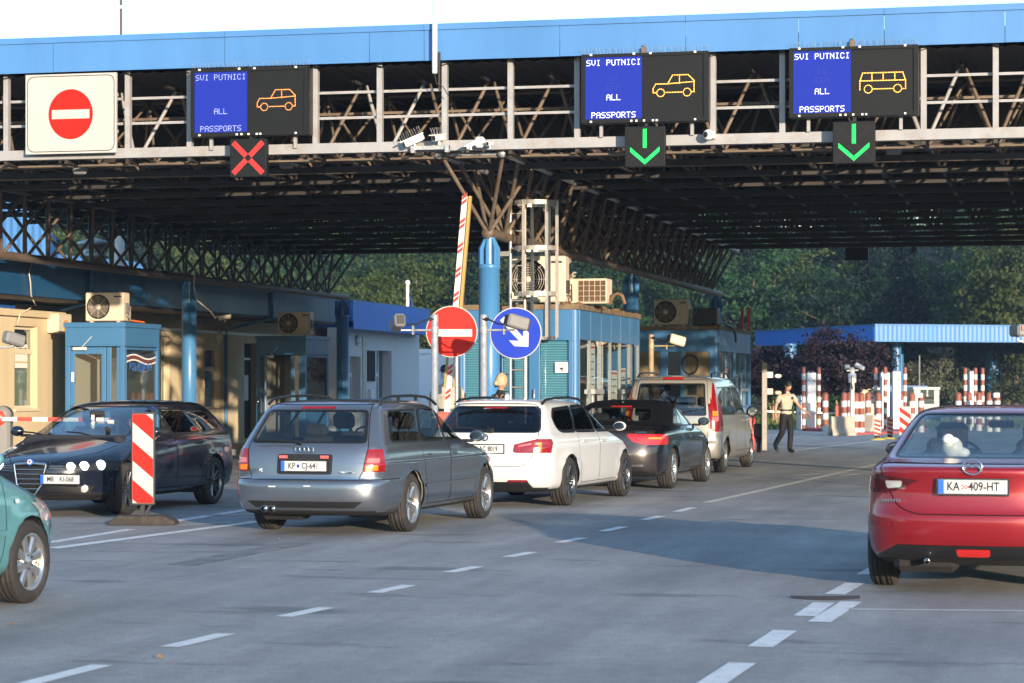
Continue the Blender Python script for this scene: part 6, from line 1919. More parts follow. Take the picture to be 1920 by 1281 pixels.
# --- dark oncoming estate
alfa=dict(paint=paint('blue_black_car_paint',(0.010,0.013,0.024),0.2,.2),axle_f=1.35,axle_r=-1.35,track=1.58,tyre=(.322,.235),rim_r=.232,rim_style=(5,.045,.035,.22,.03,.07),rim_mat=rim_dark,
 halfw=.914,belt=.96,bow=.05,steer=0,lining=lin_dark,
 keys=[(.20,-2.05,2.05,.74,.3,.5,3,2.6),(.25,-2.24,2.20,.86,.36,.7,3,2.4),(.36,-2.33,2.27,.905,.45,.95,2.8,2.3),(.52,-2.36,2.30,.914,.46,1.0,2.8,2.3),
  (.60,-2.35,2.29,.914,.46,1.0,2.8,2.3),(.66,-2.32,2.25,.912,.44,1.0,2.9,2.3),(.74,-2.31,2.08,.91,.42,.95,3.0,2.3),(.84,-2.30,1.68,.90,.40,.85,3.0,2.3),
  (.925,-2.28,1.28,.876,.38,.7,3.0,2.4),(.965,-2.26,1.06,.845,.36,.55,3.2,2.5),(1.09,-2.10,.76,.79,.33,.5,3.4,2.5),(1.22,-1.92,.45,.73,.3,.45,3.6,2.5),
  (1.32,-1.75,.18,.665,.28,.42,3.8,2.5),(1.37,-1.68,.0,.60,.32,.45,3.5,2.5),(1.40,-1.5,-.2,.46,.4,.5,3,2.5),(1.412,-1.2,-.5,.26,.4,.4,2.5,2.4),(1.415,-1.0,-.7,.08,.1,.1,2,2)],
 regions=[side([(-.05,.30),(.90,.30),(.98,.52),(.99,.90),(.92,1.0),(.38,1.30),(.02,1.33),(-.05,.97)],'front_door',None,gap=.008),
  side([(-.07,.30),(-.07,.97),(.0,1.333),(-.70,1.315),(-1.0,.97),(-1.02,.80),(-.93,.58),(-.85,.30)],'rear_door',None,gap=.008),
  ('zt',[(1.02,.74),(1.7,.62),(2.2,.30),(2.2,-.30),(1.7,-.62),(1.02,-.74)],'bonnet',('bonnet',None,0,None),dict(lim=.30,gap=.009))]
  +sidewin([(-.02,.99),(.80,.985),(.36,1.26),(.05,1.285)],glass('open_window_film',(.97,.97,.97),0.0,ior=1.02))+sidewin([(-.94,1.0),(-.11,.99),(-.04,1.285),(-.68,1.275)],gls_tint)
  +sidewin([(-1.72,1.03),(-1.05,1.0),(-.78,1.27),(-1.40,1.25)],gls_tint)
  +[back([(-.66,.955),(.66,.955),(.56,1.345),(-.56,1.345)],'windscreen_trim',trim_m,ax='xf',r=.06,lim=.12),
   back([(-.63,.97),(.63,.97),(.54,1.33),(-.54,1.33)],'windscreen',gls_front,-.004,ax='xf',r=.05,lim=.12),
   back([(-.62,.99),(.62,.99),(.54,1.30),(-.54,1.30)],'rear_window',gls_tint,-.004,r=.05),
   back([(-.16,.39),(-.07,.28),(.07,.28),(.16,.39),(.215,.635),(-.215,.635)],'grille',black_pl,-.01,ax='xf'),
   back([(.17,.27),(.66,.30),(.70,.38),(.20,.40)],'lower_grille:l',black_pl,-.006,ax='xf'),
   back([(-.17,.27),(-.66,.30),(-.70,.38),(-.20,.40)],'lower_grille:r',black_pl,-.006,ax='xf'),
   back([(-.80,.23),(.80,.23),(.80,.30),(-.80,.30)],'bumper_insert',black_pl,.001,ax='xf')]
  +both([(.24,.58),(.86,.565),(.86,.68),(.26,.635)],'headlamp_housing',black_pl,-.004,ax='xf',lim=.05),
 mirror=(.78,1.02),mirror_y=.86,handles=[(.06,.83,.90),(-.80,.85,.90)],dash=.98,seat_f=.02,seat_r=-.80,mirror_in=(.42,1.25))
Ca=gp(240,965)
car_f,obs=build_car(alfa,'dark blue-black estate car coming towards us with round headlamps lit',Ca,R(180+15.8-13),(1,1),name='estate_car')
def front_x(y,z):
    ks=chaikin(alfa['keys'],2)
    for k0,k1 in zip(ks,ks[1:]):
        if k0[0]<=z<=k1[0]:
            t=(z-k0[0])/max(1e-6,k1[0]-k0[0]); k=[a+(b-a)*t for a,b in zip(k0,k1)]
            q=(abs(y)/(k[3]*.95)); q=min(.999,q)
            s=q**(k[7]/2); c=math.sqrt(1-s*s)
            return k[2]-k[5]*(1-c**(2/k[7]))
    return 2.2
for s in (-1,1):
    for yy,rad in ((.47,.052),(.60,.054),(.735,.058)):
        z=.615; x=front_x(s*yy,z)
        M=Matrix.Translation((x-.015,s*yy,z+ (yy-.47)*.06))@Matrix.Rotation(s*R(6+30*(yy-.4)),4,'Z')@Matrix.Rotation(R(90),4,'Y')
        b=MB(); b.lathe([(0,.035),(rad*.5,.032),(rad*.95,.02),(rad,0)],20,M); b.cur=1
        b.lathe([(rad,0),(rad*1.12,.01),(rad*1.14,-.03)],20,M)
        b.build('headlamp',[head_lit,chrome],car_f)
    x=front_x(s*.60,.35)
    M=Matrix.Translation((x-.01,s*.60,.35))@Matrix.Rotation(s*R(14),4,'Z')@Matrix.Rotation(R(90),4,'Y')
    b=MB(); b.lathe([(0,.028),(.03,.025),(.043,.01),(.048,.014),(.05,-.02)],16,M); b.build('fog_lamp',clear_lamp,car_f)
    b=MB(); 
    for zz in (.60,.625): b.tube([(front_x(s*t,zz)+.004,s*t,zz) for t in (.24,.32,.40)],.006,6)
    b.build('grille_bar',chrome,car_f)
b=MB()
for zz,hy in ((.585,.19),(.53,.18),(.47,.165),(.41,.145),(.35,.11)): b.tube([(2.305,-hy,zz),(2.312,0,zz),(2.305,hy,zz)],.0075,6)
b.build('grille_bar',chrome,car_f)
b=MB(); b.tube([(2.29,-.215,.645),(2.315,-.165,.40),(2.31,-.075,.28),(2.31,.075,.28),(2.315,.165,.40),(2.29,.215,.645)],.013,8); b.tube([(2.275,-.215,.645),(2.285,0,.665),(2.275,.215,.645)],.02,8)
b.build('grille_frame',chrome,car_f)
b=MB(); Mb=Matrix.Translation((2.295,0,.675))@Matrix.Rotation(R(75),4,'Y'); b.lathe([(0,.012),(.030,.012)],18,Mb); b.cur=1; b.lathe([(.030,.012),(.040,.010),(.042,0)],18,Mb); b.cur=2
b.add([Mb@Vector((p[0],p[1],.0135)) for p in ((-.026,-.005),(.026,-.005),(.026,.005),(-.026,.005))],[(0,1,2,3)]); b.add([Mb@Vector((p[0],p[1],.0138)) for p in ((-.005,-.026),(.005,-.026),(.005,.026),(-.005,.026))],[(0,1,2,3)])
b.build('round_badge',[plate_w,plate_b,sign_red],car_f)
po=plate(car_f,2.335,.47,[('MB',-.125,.088,plate_k,.8),('KI-068',.09,.088,plate_k,.8)],front=True,y=.42)
po.rotation_mode='XYZ'
for t in (.3,-.35):
    tube_obj('wiper',[(1.12,t+.05,.955),(1.02,t-.25,1.005),(1.0,t-.45,1.02)],.010,trim_m,car_f,6)
b=MB(); b.box(.55,.56,-.02,.02,1.16,1.23); b.ball((.66,.05,1.10),.03,8,6,1,1,1.8); b.build('hanging_ornament',white_pl,car_f)
b=MB(); b.cbox((.62,.28,1.14),(.006,.09,.05)); b.cbox((.60,.12,1.17),(.006,.10,.05)); b.build('windscreen_sticker',plate_w,car_f)

# --- teal hatchback at the left edge
peug=dict(paint=teal_p,axle_f=1.3,axle_r=-1.3,track=1.50,tyre=(.305,.195),rim_r=.205,rim_style=(8,.06,.085,0,.012,.09),rim_mat=rim_silver,
 halfw=.875,belt=.99,bow=.055,arch=.04,
 keys=[(.20,-1.80,1.85,.72,.3,.5,3,2.6),(.25,-2.0,2.02,.82,.36,.6,3,2.4),(.36,-2.04,2.26,.865,.45,.95,2.8,2.2),(.52,-2.05,2.29,.875,.46,1.0,2.8,2.2),
  (.62,-2.04,2.26,.875,.46,1.0,2.8,2.2),(.70,-2.03,2.16,.872,.44,.9,2.9,2.2),(.80,-2.0,1.95,.868,.42,.9,3.0,2.2),(.90,-1.98,1.55,.855,.40,.75,3.0,2.3),
  (.97,-1.95,1.30,.835,.38,.6,3.0,2.4),(1.02,-1.92,1.15,.81,.36,.5,3.2,2.5),(1.15,-1.82,.86,.76,.33,.45,3.4,2.6),(1.30,-1.70,.52,.70,.3,.4,3.6,2.6),
  (1.42,-1.58,.22,.63,.28,.4,3.8,2.6),(1.47,-1.45,.02,.56,.32,.45,3.5,2.6),(1.50,-1.2,-.2,.40,.4,.4,3,2.5),(1.51,-.9,-.5,.1,.1,.1,2,2)],
 regions=[side([(-.10,.30),(.83,.30),(.91,.55),(.93,.92),(.88,1.05),(.42,1.38),(.0,1.42),(-.10,1.0)],'front_door',None,gap=.009),
  side([(-.12,.30),(-.12,1.0),(-.02,1.42),(-.70,1.40),(-.98,1.0),(-1.0,.80),(-.90,.58),(-.82,.30)],'rear_door',None,gap=.009),
  ('y',[(-.8,.52),(.93,.52),(.93,.56),(-.8,.56)],'rubbing_strip',('rubbing_strip',teal_p,.012,None),dict(lim=.3,split=True))]
  +sidewin([(-.06,1.03),(.78,1.03),(.40,1.33),(.05,1.37)],gls_car)+sidewin([(-.90,1.04),(-.16,1.03),(-.07,1.37),(-.66,1.35)],gls_car)
  +both([(.50,.60),(.9,.60),(.9,.78),(.54,.74)],'headlamp',clear_lamp,.005,ax='xf',lim=.05)+sd([(1.72,.66),(2.2,.60),(2.2,.74),(1.66,.79)],'headlamp',clear_lamp,.005,r=.02)
  +sd([(1.07,.745),(1.14,.745),(1.14,.775),(1.07,.775)],'side_repeater',clear_lamp,.008,r=.012)
  +[back([(-.61,1.03),(.61,1.03),(.50,1.43),(-.50,1.43)],'windscreen',gls_front,-.004,ax='xf',r=.05,lim=.12),
    back([(-.60,1.04),(.60,1.04),(.50,1.40),(-.50,1.40)],'rear_window',gls_car,-.004,r=.05)],
 mirror=(.56,1.08),mirror_y=.83,handles=[(.0,.86,.86)],dash=.95,seat_f=.0,seat_r=-.80)
car_g,obs=build_car(peug,'pale teal car at the left edge with only its front wheel and wing showing',gp(52,1131),R(17.5-13),(1,0),name='hatchback_car')
# ------------------------------------------------------------------ beyond the canopy: second canopy, bollards, cabins
brick_red=mat('faded_red_band',(0.24,0.075,0.05),.6,0,var=.12,vscale=6)
band_w=mat('white_band',(.62,.62,.61),.5,0,var=.05,vscale=6)
A=cw(21.2*1.0,140); A.z=0
u=Vector((math.cos(R(30)),math.sin(R(30)),0)); v=Vector((-u.y,u.x,0))
c2=thing('rear_canopy','blue ribbed canopy on round columns standing beyond the crossing','canopy',(A.x,A.y,0),R(30))
zb2,zt2=4.22,5.22
def ribbed(b,n,L,axis,off):
    vs=[]
    for i in range(n+1):
        t=L*i/n; d=-.05 if i%2 else 0
        p=(t,off+d) if axis=='x' else (off+d,t)
        vs+=[(p[0],p[1],zb2+.02),(p[0],p[1],zt2-.08)]
    b.add(vs,[(2*i,2*i+2,2*i+3,2*i+1) for i in range(n)])
b=MB(); ribbed(b,180,26,'x',0); b.build('fascia_panel',blue_lt,c2)
b=MB(); ribbed(b,120,18,'y',0); b.build('fascia_panel',blue_bright,c2)
b=MB(); b.box(-.08,26,-.08,.02,zt2-.08,zt2); b.box(-.08,.02,.02,18,zt2-.08,zt2); b.box(-.06,26,-.06,.02,zb2-.03,zb2+.02); b.box(-.06,.02,.02,18,zb2-.03,zb2+.02); b.build('cap_strip',blue_lt,c2)
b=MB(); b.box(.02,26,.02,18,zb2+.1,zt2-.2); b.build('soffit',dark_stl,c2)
b=MB(); vs=[]
for i in range(40): b.box(.1+.64*i,.2+.64*i,.05,17.8,zb2-.02,zb2+.1)
b.build('soffit_rib',dark_stl,c2)
for px,D,r in ((1681,143,.28),(1688,146,.20),(1481,149,.42),(1862,152,.52)):
    p=cw((px-CX)/FPX*D,D)-A; q=Vector((p.dot(u),p.dot(v),0))
    b=MB(); b.lathe([(r,0),(r,zb2)],18,Matrix.Translation(q)); b.build('column',blue_col if px>1800 else blue_booth,c2)

def striped(h,r,nb,cap=True):
    b=MB()
    for i in range(nb):
        b.cur=0 if (nb-1-i)%2==0 else 1
        b.lathe([(r,h*i/nb),(r,h*(i+1)/nb)],14)
    b.cur=0; b.lathe([(r,h),(r*.85,h+r*.45),(r*.4,h+r*.75),(0,h+r*.8)],14)
    return b.mesh('striped_post',[brick_red,band_w])
tall=striped(2.24,.068,11); short=striped(1.30,.105,6)
def put(mesh,name,label,cat,px,py,D=None,group=None):
    if D is None: p=gp(px,py)
    else: p=cw((px-CX)/FPX*D,D)
    o=bpy.data.objects.new(name,mesh); COL.objects.link(o); o.location=p
    return tag(o,label,cat,group)
gt='tall red and white marker posts'; gs='short red and white bollards'
TALL=[(1507,86,'tall banded post left of the tallest white cabinet, nearest the walking officer'),(1535.5,87,'tall banded post just right of the first white cabinet'),
 (1642,88,'tall banded post left of the narrow white cabinet'),(1660,85.5,'tall banded post standing in front of the narrow white cabinet'),(1697,87,'tall banded post right of the white cabinet under the blue column'),
 (1810,90,'tall banded post, leftmost of the three above the red car'),(1829,90,'tall banded post in front of the cabinet above the red car'),(1842.5,91,'tall banded post, rightmost of the three above the red car')]
for px,D,lab in TALL: put(tall,'marker_post',lab,'marker post',px,0,D,gt)
SHORT=[(1547.5,84,'short bollard standing alone right of the first pair of tall posts'),(1583,84,'short bollard, leftmost of the cluster by the camera pole'),(1593,86,'short bollard behind the foot of the white camera pole'),
 (1605,79.5,'short bollard, left one of the nearest pair beside the concrete block'),(1615,79.5,'short bollard, right one of the nearest pair beside the concrete block'),(1627.5,84,'short bollard right of the cluster, behind the small concrete block'),
 (1647,82,'short bollard in front of the left small beacon'),(1690.5,88,'short bollard behind the big striped panel'),(1710,82,'short bollard left of the grey-green cabin window'),(1727,83,'short bollard with a white box on top before the grey-green cabin'),
 (1797,83,'short bollard just above the left of the red car roof'),(1817,86,'short bollard second from left above the red car roof'),(1835.5,86,'short bollard in the middle above the red car roof'),(1855,84,'short bollard left of the wide blue column'),(1870,84,'short bollard with a white box right of the wide blue column')]
for px,D,lab in SHORT: put(short,'bollard',lab,'bollard',px,0,D,gs)
for px,D,lab in ((1724,82.8,'small white box on the bollard before the grey-green cabin'),(1868.5,83.8,'small white box on the bollard right of the wide blue column')):
    p=cw((px-CX)/FPX*D,D); b=MB(); b.bbox((0,0,0),(.21,.2,.17),.02); o=b.build('control_box',white_pl); o.location=(p.x,p.y,1.28); tag(o,lab,'control box')
wcab=mat('white_cabinet_paint',(.64,.65,.67),.4,0,var=.03,vscale=3)
def cabinet(label,px0,px1,pyt,D):
    p=cw(((px0+px1)/2-CX)/FPX*D,D); w=(px1-px0)/FPX*D; h=EYE+(HZ-pyt)/FPX*D
    t=thing('white_cabinet',label,'cabinet',(p.x,p.y,0),TH)
    b=MB(); b.bbox((0,0,h/2),(w,.34,h),.012); b.build('casing',wcab,t)
    b=MB(); b.box(w*.12,w*.36,-.176,-.171,h*.42,h*.95); b.box(-w*.4,w*.05,-.176,-.171,h*.05,h*.9); dd=b.build('door',wcab,t)
    b=MB(); b.cbox((w*.25,-.18,h*.86),(.06,.01,.05)); b.cbox((-w*.1,-.18,h*.5),(.025,.01,.07)); b.build('lock',room_m,dd)
    b=MB()
    for x in (-w*.3,w*.25): b.lathe([(.022,0),(.022,.05),(0,.06)],8,Matrix.Translation((x,0,h)))
    b.build('lifting_eye',grey_pl,t)
cabinet('lower white cabinet nearest the walking officer',1494.5,1504,743,86.5)
cabinet('tall white cabinet between the first two tall banded posts',1513,1529,699,86.8)
cabinet('narrow white cabinet behind a tall banded post',1651,1667,699,87.5)
cabinet('broad white cabinet standing under the thin blue columns',1673,1687.5,697,86)
cabinet('white cabinet above the red car roof beside the tall posts',1817,1827,697,91)
# concrete blocks
conc=mat('pale_concrete',(.42,.37,.30),.85,0,var=.12,vscale=3,bump=.3,bscale=50)
def jersey(label,px,D,L,rz):
    p=cw((px-CX)/FPX*D,D); t=thing('concrete_barrier',label,'concrete barrier',(p.x,p.y,0),TH+rz)
    P=[(-.30,0),(.30,0),(.30,.08),(.15,.26),(.10,.62),(-.10,.62),(-.15,.26),(-.30,.08)]
    b=MB(); b.prism(P,-L/2,L/2,Matrix.Rotation(R(90),4,'Z')); b.build('block',conc,t,.012)
    b=MB(); b.tube([(-L/2-.02,-.1,.35),(-L/2-.02,-.1,.0)],.02,6); b.build('link_rod',rust_stl,t)
jersey('pale concrete barrier block in front of the cluster of bollards',1579,77.5,.78,R(8))
jersey('smaller concrete barrier block behind the nearest bollard pair',1628,81,.5,R(-40))
b=MB(); b.bbox((0,0,.55),(.25,.3,.5),.03); b.lathe([(.02,0),(.02,.3)],8); o=b.build('barrier_drive',mat('orange_red_box',(.55,.13,.07),.5)); o.location=cw((1573-CX)/FPX*86,86,.1); tag(o,'small orange-red drive box behind the concrete barrier block','barrier')
t=thing('lowered_barrier','thin white barrier arm lying low between the officer and the bollards','barrier',tuple(cw((1566-CX)/FPX*86.5,86.5,.62)),TH)
b=MB(); b.bar((0,0,0),(-1.5,0,.04),.05,.06); b.bar((-1.9,0,.05),(-2.6,0,.07),.05,.06); b.build('arm',bar_w,t)
# camera pole
p=cw((1598-CX)/FPX*78.6,78.6); t=thing('camera_pole','white pole with two white cameras above the bollard cluster','camera pole',(p.x,p.y,0),TH)
b=MB(); b.lathe([(.075,0),(.075,1.7),(.13,1.72),(.13,2.0),(.075,2.02),(.075,2.2),(0,2.22)],14); b.build('pole',white_pl,t)
b=MB(); b.bar((-.18,0,2.1),(.2,0,2.12),.04); b.bbox((-.17,-.05,2.22),(.16,.2,.17),.03); b.bbox((.24,-.05,2.24),(.34,.16,.14),.03,Matrix.Rotation(R(28),4,'Y')); b.build('camera',white_pl,t)
b=MB(); b.bbox((-.17,-.16,2.17),(.11,.03,.08),.01); b.tube([(-.03,-.1,2.0),(-.05,-.12,1.7),(0,-.1,1.5)],.02,6); b.build('cable',black_pl,t)
# small beacons
def small_beacon(label,px,py):
    g=gp(px,py); t=thing('small_beacon',label,'beacon panel',(g.x,g.y,0),TH,group='small striped beacons on yellow feet')
    b=MB(); b.lathe([(.24,0),(.22,.03),(.09,.06),(0,.06)],16); b.build('foot',mat('yellow_foot',(.55,.45,.08),.6),t)
    b=MB(); b.lathe([(.07,.05),(.085,.10),(.06,.13)],10); b.build('stem',black_pl,t)
    P=rounded([(-.095,.14),(.095,.14),(.095,.68),(-.095,.68)],.05,3)
    b=MB(); b.prism(P,-.015,.015); f=b.build('white_face',sign_white,t)
    b=MB()
    for k in range(4): z=.20+.125*k; b.add([(-.09,-.018,z+.05),(-.09,-.018,z-.01+.0),(.09,-.018,z-.07),(.09,-.018,z-.01)],[(0,1,2,3)])
    b.build('red_stripe',sign_red,f)
small_beacon('small striped beacon on a yellow foot, the left one of two',1645,825); small_beacon('small striped beacon on a yellow foot, the right one of two beside the cabinet',1668.5,823)
g=cw((1697-CX)/FPX*72,72); t=thing('striped_panel','large red and white striped panel partly hidden by the red car','sign panel',(g.x,g.y,0),TH)
b=MB(); b.box(-.17,.17,-.01,.01,.12,.98); f=b.build('white_face',sign_white,t)
b=MB()
for k in range(3):
    z=.84-.30*k
    b.add([(-.17,-.013,min(.98,z+.16)),(-.17,-.013,z),(.17,-.013,z-.26+.02),(.17,-.013,z-.10)],[(0,1,2,3)])
b.build('red_stripe',sign_red,f); b=MB(); b.bar((0,.03,0),(0,.03,.9),.05); b.build('post',galv,t)
island('red_kerb','kerb',[gp(1510,808.5),gp(1553,809.5),gp(1548,804.5),gp(1515,804)],.10,redkerb)
island('red_kerb','kerb',[gp(1600,816),gp(1700,812),gp(1740,806),gp(1600,808)],.07,redkerb)
# cabins
def cabin(label,px0,px1,pyt,D,m,frm,dz=3.0):
    p=cw(((px0+px1)/2-CX)/FPX*D,D); w=(px1-px0)/FPX*D; h=EYE+(HZ-pyt)/FPX*D
    t=thing('site_cabin',label,'cabin',(p.x,p.y,0),TH)
    b=MB(); b.box(-w/2,w/2,0,2.4,0,h-.12); b.build('wall',m,t)
    b=MB(); b.box(-w/2-.04,w/2+.04,-.05,2.45,h-.12,h); b.build('roof_edge',frm,t)
    b=MB(); b.box(-w*.28,w*.34,-.03,-.002,.9,h-.38); f=b.build('window',frame_cream,t)
    b=MB(); b.box(-w*.24,w*.30,-.036,-.031,h-1.0+.22,h-.44); b.box(-w*.24,w*.0,-.036,-.031,.98,1.52); b.box(w*.06,w*.30,-.036,-.031,.98,1.52); b.build('pane',dark_gls,f)
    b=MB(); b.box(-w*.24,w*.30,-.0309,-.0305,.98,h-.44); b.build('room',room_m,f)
    return t
cabin('cream cabin with a dark window behind the bollard cluster',1616,1662,726,112,wall_cream,cream_pl)
cabin('grey-green cabin with a cream framed window beyond the bollards',1714,1761,726,112,mat('grey_green_sheet',(.33,.40,.36),.5,0,var=.08,vscale=3),mat('grey_green_trim',(.38,.46,.42),.5))
b=MB(); b.box(-1.0,1.0,0,2,0,1.62); b.box(-1.0,1.0,-.02,0,1.1,1.5); o=b.build('blue_container',mat('deep_blue_sheet',(.03,.10,.28),.5,0,var=.1,vscale=3)); o.location=cw((1700-CX)/FPX*116,116); o.rotation_euler=(0,0,TH); tag(o,'dark blue container between the two cabins beyond the bollards','container')
t=thing('thin_pole','thin pole rising behind the grey-green cabin','pole',tuple(cw((1724-CX)/FPX*118,118))); b=MB(); b.tube([(0,0,0),(0,0,3.1)],.035,6); b.build('pole',grey_pl,t)

# ------------------------------------------------------------------ trees
bark=mat('brown_bark',(0.10,0.075,0.05),.9,0,var=.3,vscale=6,bump=.5,bscale=30)
bark_pale=mat('pale_bark',(0.30,0.22,0.11),.85,0,var=.3,vscale=6,bump=.4,bscale=30)  # paler bark tone for the plum trunks
def crown_mesh(name,m,H,Rr,zlow,n_cl,n_lf,lf,seed,shape='round',clr=.8):
    rnd=random.Random(seed); vs=[]; fs=[]
    lobes=[]
    for i in range(9):
        a=rnd.random()*6.28; e=rnd.uniform(-.2,.95)
        lobes.append((Vector((math.cos(a)*math.sqrt(max(0,1-e*e)),math.sin(a)*math.sqrt(max(0,1-e*e)),e)),rnd.uniform(.1,.42)))
    cz=(zlow+H)/2; hz=(H-zlow)/2
    for c in range(n_cl):
        d=Vector((rnd.gauss(0,1),rnd.gauss(0,1),rnd.gauss(0,1))).normalized()
        k=.68
        for l,amt in lobes: k+=amt*max(0,d.dot(l))**5
        rad=k*(rnd.random()**.32)
        if shape=='cone':
            t=rnd.random()**1.2; rr=(1-t)**.8*Rr*rnd.uniform(.5,1.0); a=rnd.random()*6.28
            cen=Vector((math.cos(a)*rr,math.sin(a)*rr,zlow+t*(H-zlow)))
        else:
            cen=Vector((d.x*Rr*rad,d.y*Rr*rad,cz+d.z*hz*rad))
        ni=Vector((d.x,d.y,d.z*.6+.35)).normalized()
        for q in range(n_lf):
            o=cen+Vector((rnd.gauss(0,1),rnd.gauss(0,1),rnd.gauss(0,.55)))*clr*.5
            nn=(ni*.8+Vector((rnd.gauss(0,1),rnd.gauss(0,1),rnd.gauss(0,1)))*.55).normalized()
            x=nn.orthogonal().normalized(); x=(Matrix.Rotation(rnd.random()*6.28,3,nn)@x); y=nn.cross(x)
            s=lf*rnd.uniform(.6,1.25)
            i0=len(vs); vs+=[o-x*s*.5,o+y*s*.32-nn*s*.08,o+x*s*.5,o-y*s*.32-nn*s*.08]; fs.append((i0,i0+1,i0+2,i0+3))
    me=bpy.data.meshes.new(name); me.from_pydata([tuple(p) for p in vs],[],fs); me.materials.append(m); me.update()
    return me
def trunk_mesh(m,H,r,seed,lean=0.0,limbs=6,Rr=2.5):
    rnd=random.Random(seed); b=MB(); top=Vector((lean*H,0,H*.72)); pts=[]
    for i in range(6):
        t=i/5; pts.append(Vector((lean*H*t+rnd.uniform(-.1,.1)*t,rnd.uniform(-.1,.1)*t,H*.75*t)))
    b.tube(pts,r,8,r2=r*.35)
    for k in range(limbs):
        t=rnd.uniform(.3,.85); p=pts[int(t*5)].lerp(pts[min(5,int(t*5)+1)],t*5-int(t*5)); a=rnd.random()*6.28
        e=p+Vector((math.cos(a)*Rr*.7,math.sin(a)*Rr*.7,H*.18)); b.tube([p,p.lerp(e,.5)+Vector((0,0,.15)),e],r*.4,6,r2=r*.12)
    return b.mesh('trunk',m)
KINDS_=[]
def kind_(label,leafcol,H,Rr,zlow,seed,shape='round',n=150,lf=.42,bk=None,tr=.3):
    m=leafmat('leaves_'+str(len(KINDS_)),leafcol,tr,.35)
    KINDS_.append((label,crown_mesh('crown',m,H,Rr,zlow,n,58,lf*.74,seed,shape),trunk_mesh(bk or bark,H,.17,seed,Rr=Rr)))
kind_('bushy mid green tree on the wooded slope',(.025,.060,.022),11,4.2,1.2,1)
kind_('rounded yellow-green tree on the wooded slope',(.060,.088,.024),10,3.9,1.0,2)
kind_('tall dark ragged tree on the wooded slope',(.006,.020,.017),13,3.8,1.0,3)  # this and the other dark kinds hold painted shade in the leaf colour
kind_('blue-green conical tree on the wooded slope',(.005,.017,.018),14,3.6,.8,4,'cone',150)
kind_('loose olive tree on the wooded slope',(.037,.068,.022),9.5,4.4,.8,5)
kind_('broad dark tree on the wooded slope',(.009,.027,.018),11.5,4.6,.6,6)
random.seed(77)
def put_tree(k,p,s,sz,rz):
    lab,cm,tm=KINDS_[k]
    D=p.y*math.cos(TH)-p.x*math.sin(TH); px=CX+FPX*(p.x*math.cos(TH)+p.y*math.sin(TH))/D
    where=('seen through the left lattice girder','behind the far end of the left facade','behind the office roof and raised barrier','behind the sunlit booth','above the dark booth','above the left wing of the rear canopy','above the right wing of the rear canopy','at the right edge of the wood')[sum(px>q for q in (330,640,880,1120,1400,1643,1840))]
    top=(p.z+14.5*s*sz-EYE)*FPX/D
    if HZ-top<250: s*=max(.4,1-(250-HZ+top)/(14.5*s*sz*FPX/D))
    row='in front' if D<150 else ('half way up' if D<185 else 'high up')
    t=thing('tree',lab.replace(' on the wooded slope','')+', '+row+', '+where,'tree',tuple(p),rz,group='trees on the wooded slope'); t.scale=(s,s,s*sz)
    o=bpy.data.objects.new('crown',cm); COL.objects.link(o); o.parent=t
    o=bpy.data.objects.new('trunk',tm); COL.objects.link(o); o.parent=t
rows=[(236,-56,58),(252,-60,62),(122,-34,-2),(134,-36,0),(146,-40,10),(158,-42,40),(168,-44,44),(179,-46,46),(191,-48,48),(204,-50,50),(218,-52,54)]
for c,l0,l1 in rows:
    L=l0+random.random()*3
    while L<l1:
        cc=c+random.uniform(-4,4)
        ok=not (cc<163 and L>9.5)
        if ok:
            p=cw(L,cc); p.z=hill_h(p.x,p.y)-.2
            right=L>cc*.085
            if right: k=random.choice([2,3,5,2,3,0,5,1 if random.random()<.35 else 2])  # shade over the right-hand wood, painted by picking darker leaf kinds
            else: k=random.choice([0,1,4,0,4,5,2,1])
            s=random.uniform(.78,1.12)*(.82 if c<150 else 1.0)
            if L<-25 and c<150: s*=.9
            put_tree(k,p,s,random.uniform(.9,1.15),random.random()*6.28)
        L+=random.uniform(4.4,6.6)
# accents, sunlight put into their lighter leaf kinds
for px,c,k,s in ((1500,170,1,1.0),(1540,172,4,.95),(1905,150,1,1.15),(1890,158,4,1.2),(1690,176,0,.8),(1650,171,1,.55),(690,118,1,.62)):
    p=cw((px-CX)/FPX*c,c); p.z=hill_h(p.x,p.y)-.1; put_tree(k,p,s,1.1,random.random()*6)
# bare pale trunks on the slope
for px,lab in ((780,'bare pale forked trunk among the green trees behind the office'),(747,'thin bare pale trunk left of the forked one')):
    p=cw((px-CX)/FPX*141,141); t=thing('bare_tree',lab,'tree',(p.x,p.y,.6+(px<760)*-.6)); b=MB(); b.tube([(0,0,0),(.1,0,5),(0,0,8.0)],.06,6,r2=.02); b.tube([(.08,0,4.6),(.35,0,6.0),(.3,0,7.8)],.03,6,r2=.012); b.tube([(.05,0,5.6),(-.2,0,6.9)],.022,5,r2=.01)
    b.build('trunk',mat('bleached_bark',(.25,.21,.18),.8),t)
# grey bushes and undergrowth under the rear canopy
def bush(label,px,D,w,h,col,seed,name='bush',nm=None):
    m=leafmat('bush_leaves_'+str(nm if nm is not None else seed),col,.3,.35)
    me=crown_mesh('foliage',m,h,w/2,.05,70,34,.2,seed,clr=.55); p=cw((px-CX)/FPX*D,D); p.z=hill_h(p.x,p.y)-.05
    t=thing(name,label,'bush',tuple(p)); o=bpy.data.objects.new('foliage',me); COL.objects.link(o); o.parent=t
    o=bpy.data.objects.new('stem',trunk_mesh(bark,h,.05,seed,limbs=4,Rr=w/2)); COL.objects.link(o); o.parent=t
bush('grey-green willow-like bush left of the grey-green cabin pole',1735,150,3.8,4.2,(.16,.18,.12),31)
bush('dull grey-green bush between the willow-like bush and the wide blue column',1785,154,3.6,3.3,(.10,.13,.08),32)
bush('dark low bush behind the wide blue column',1850,157,4,3.0,(.06,.09,.05),33)
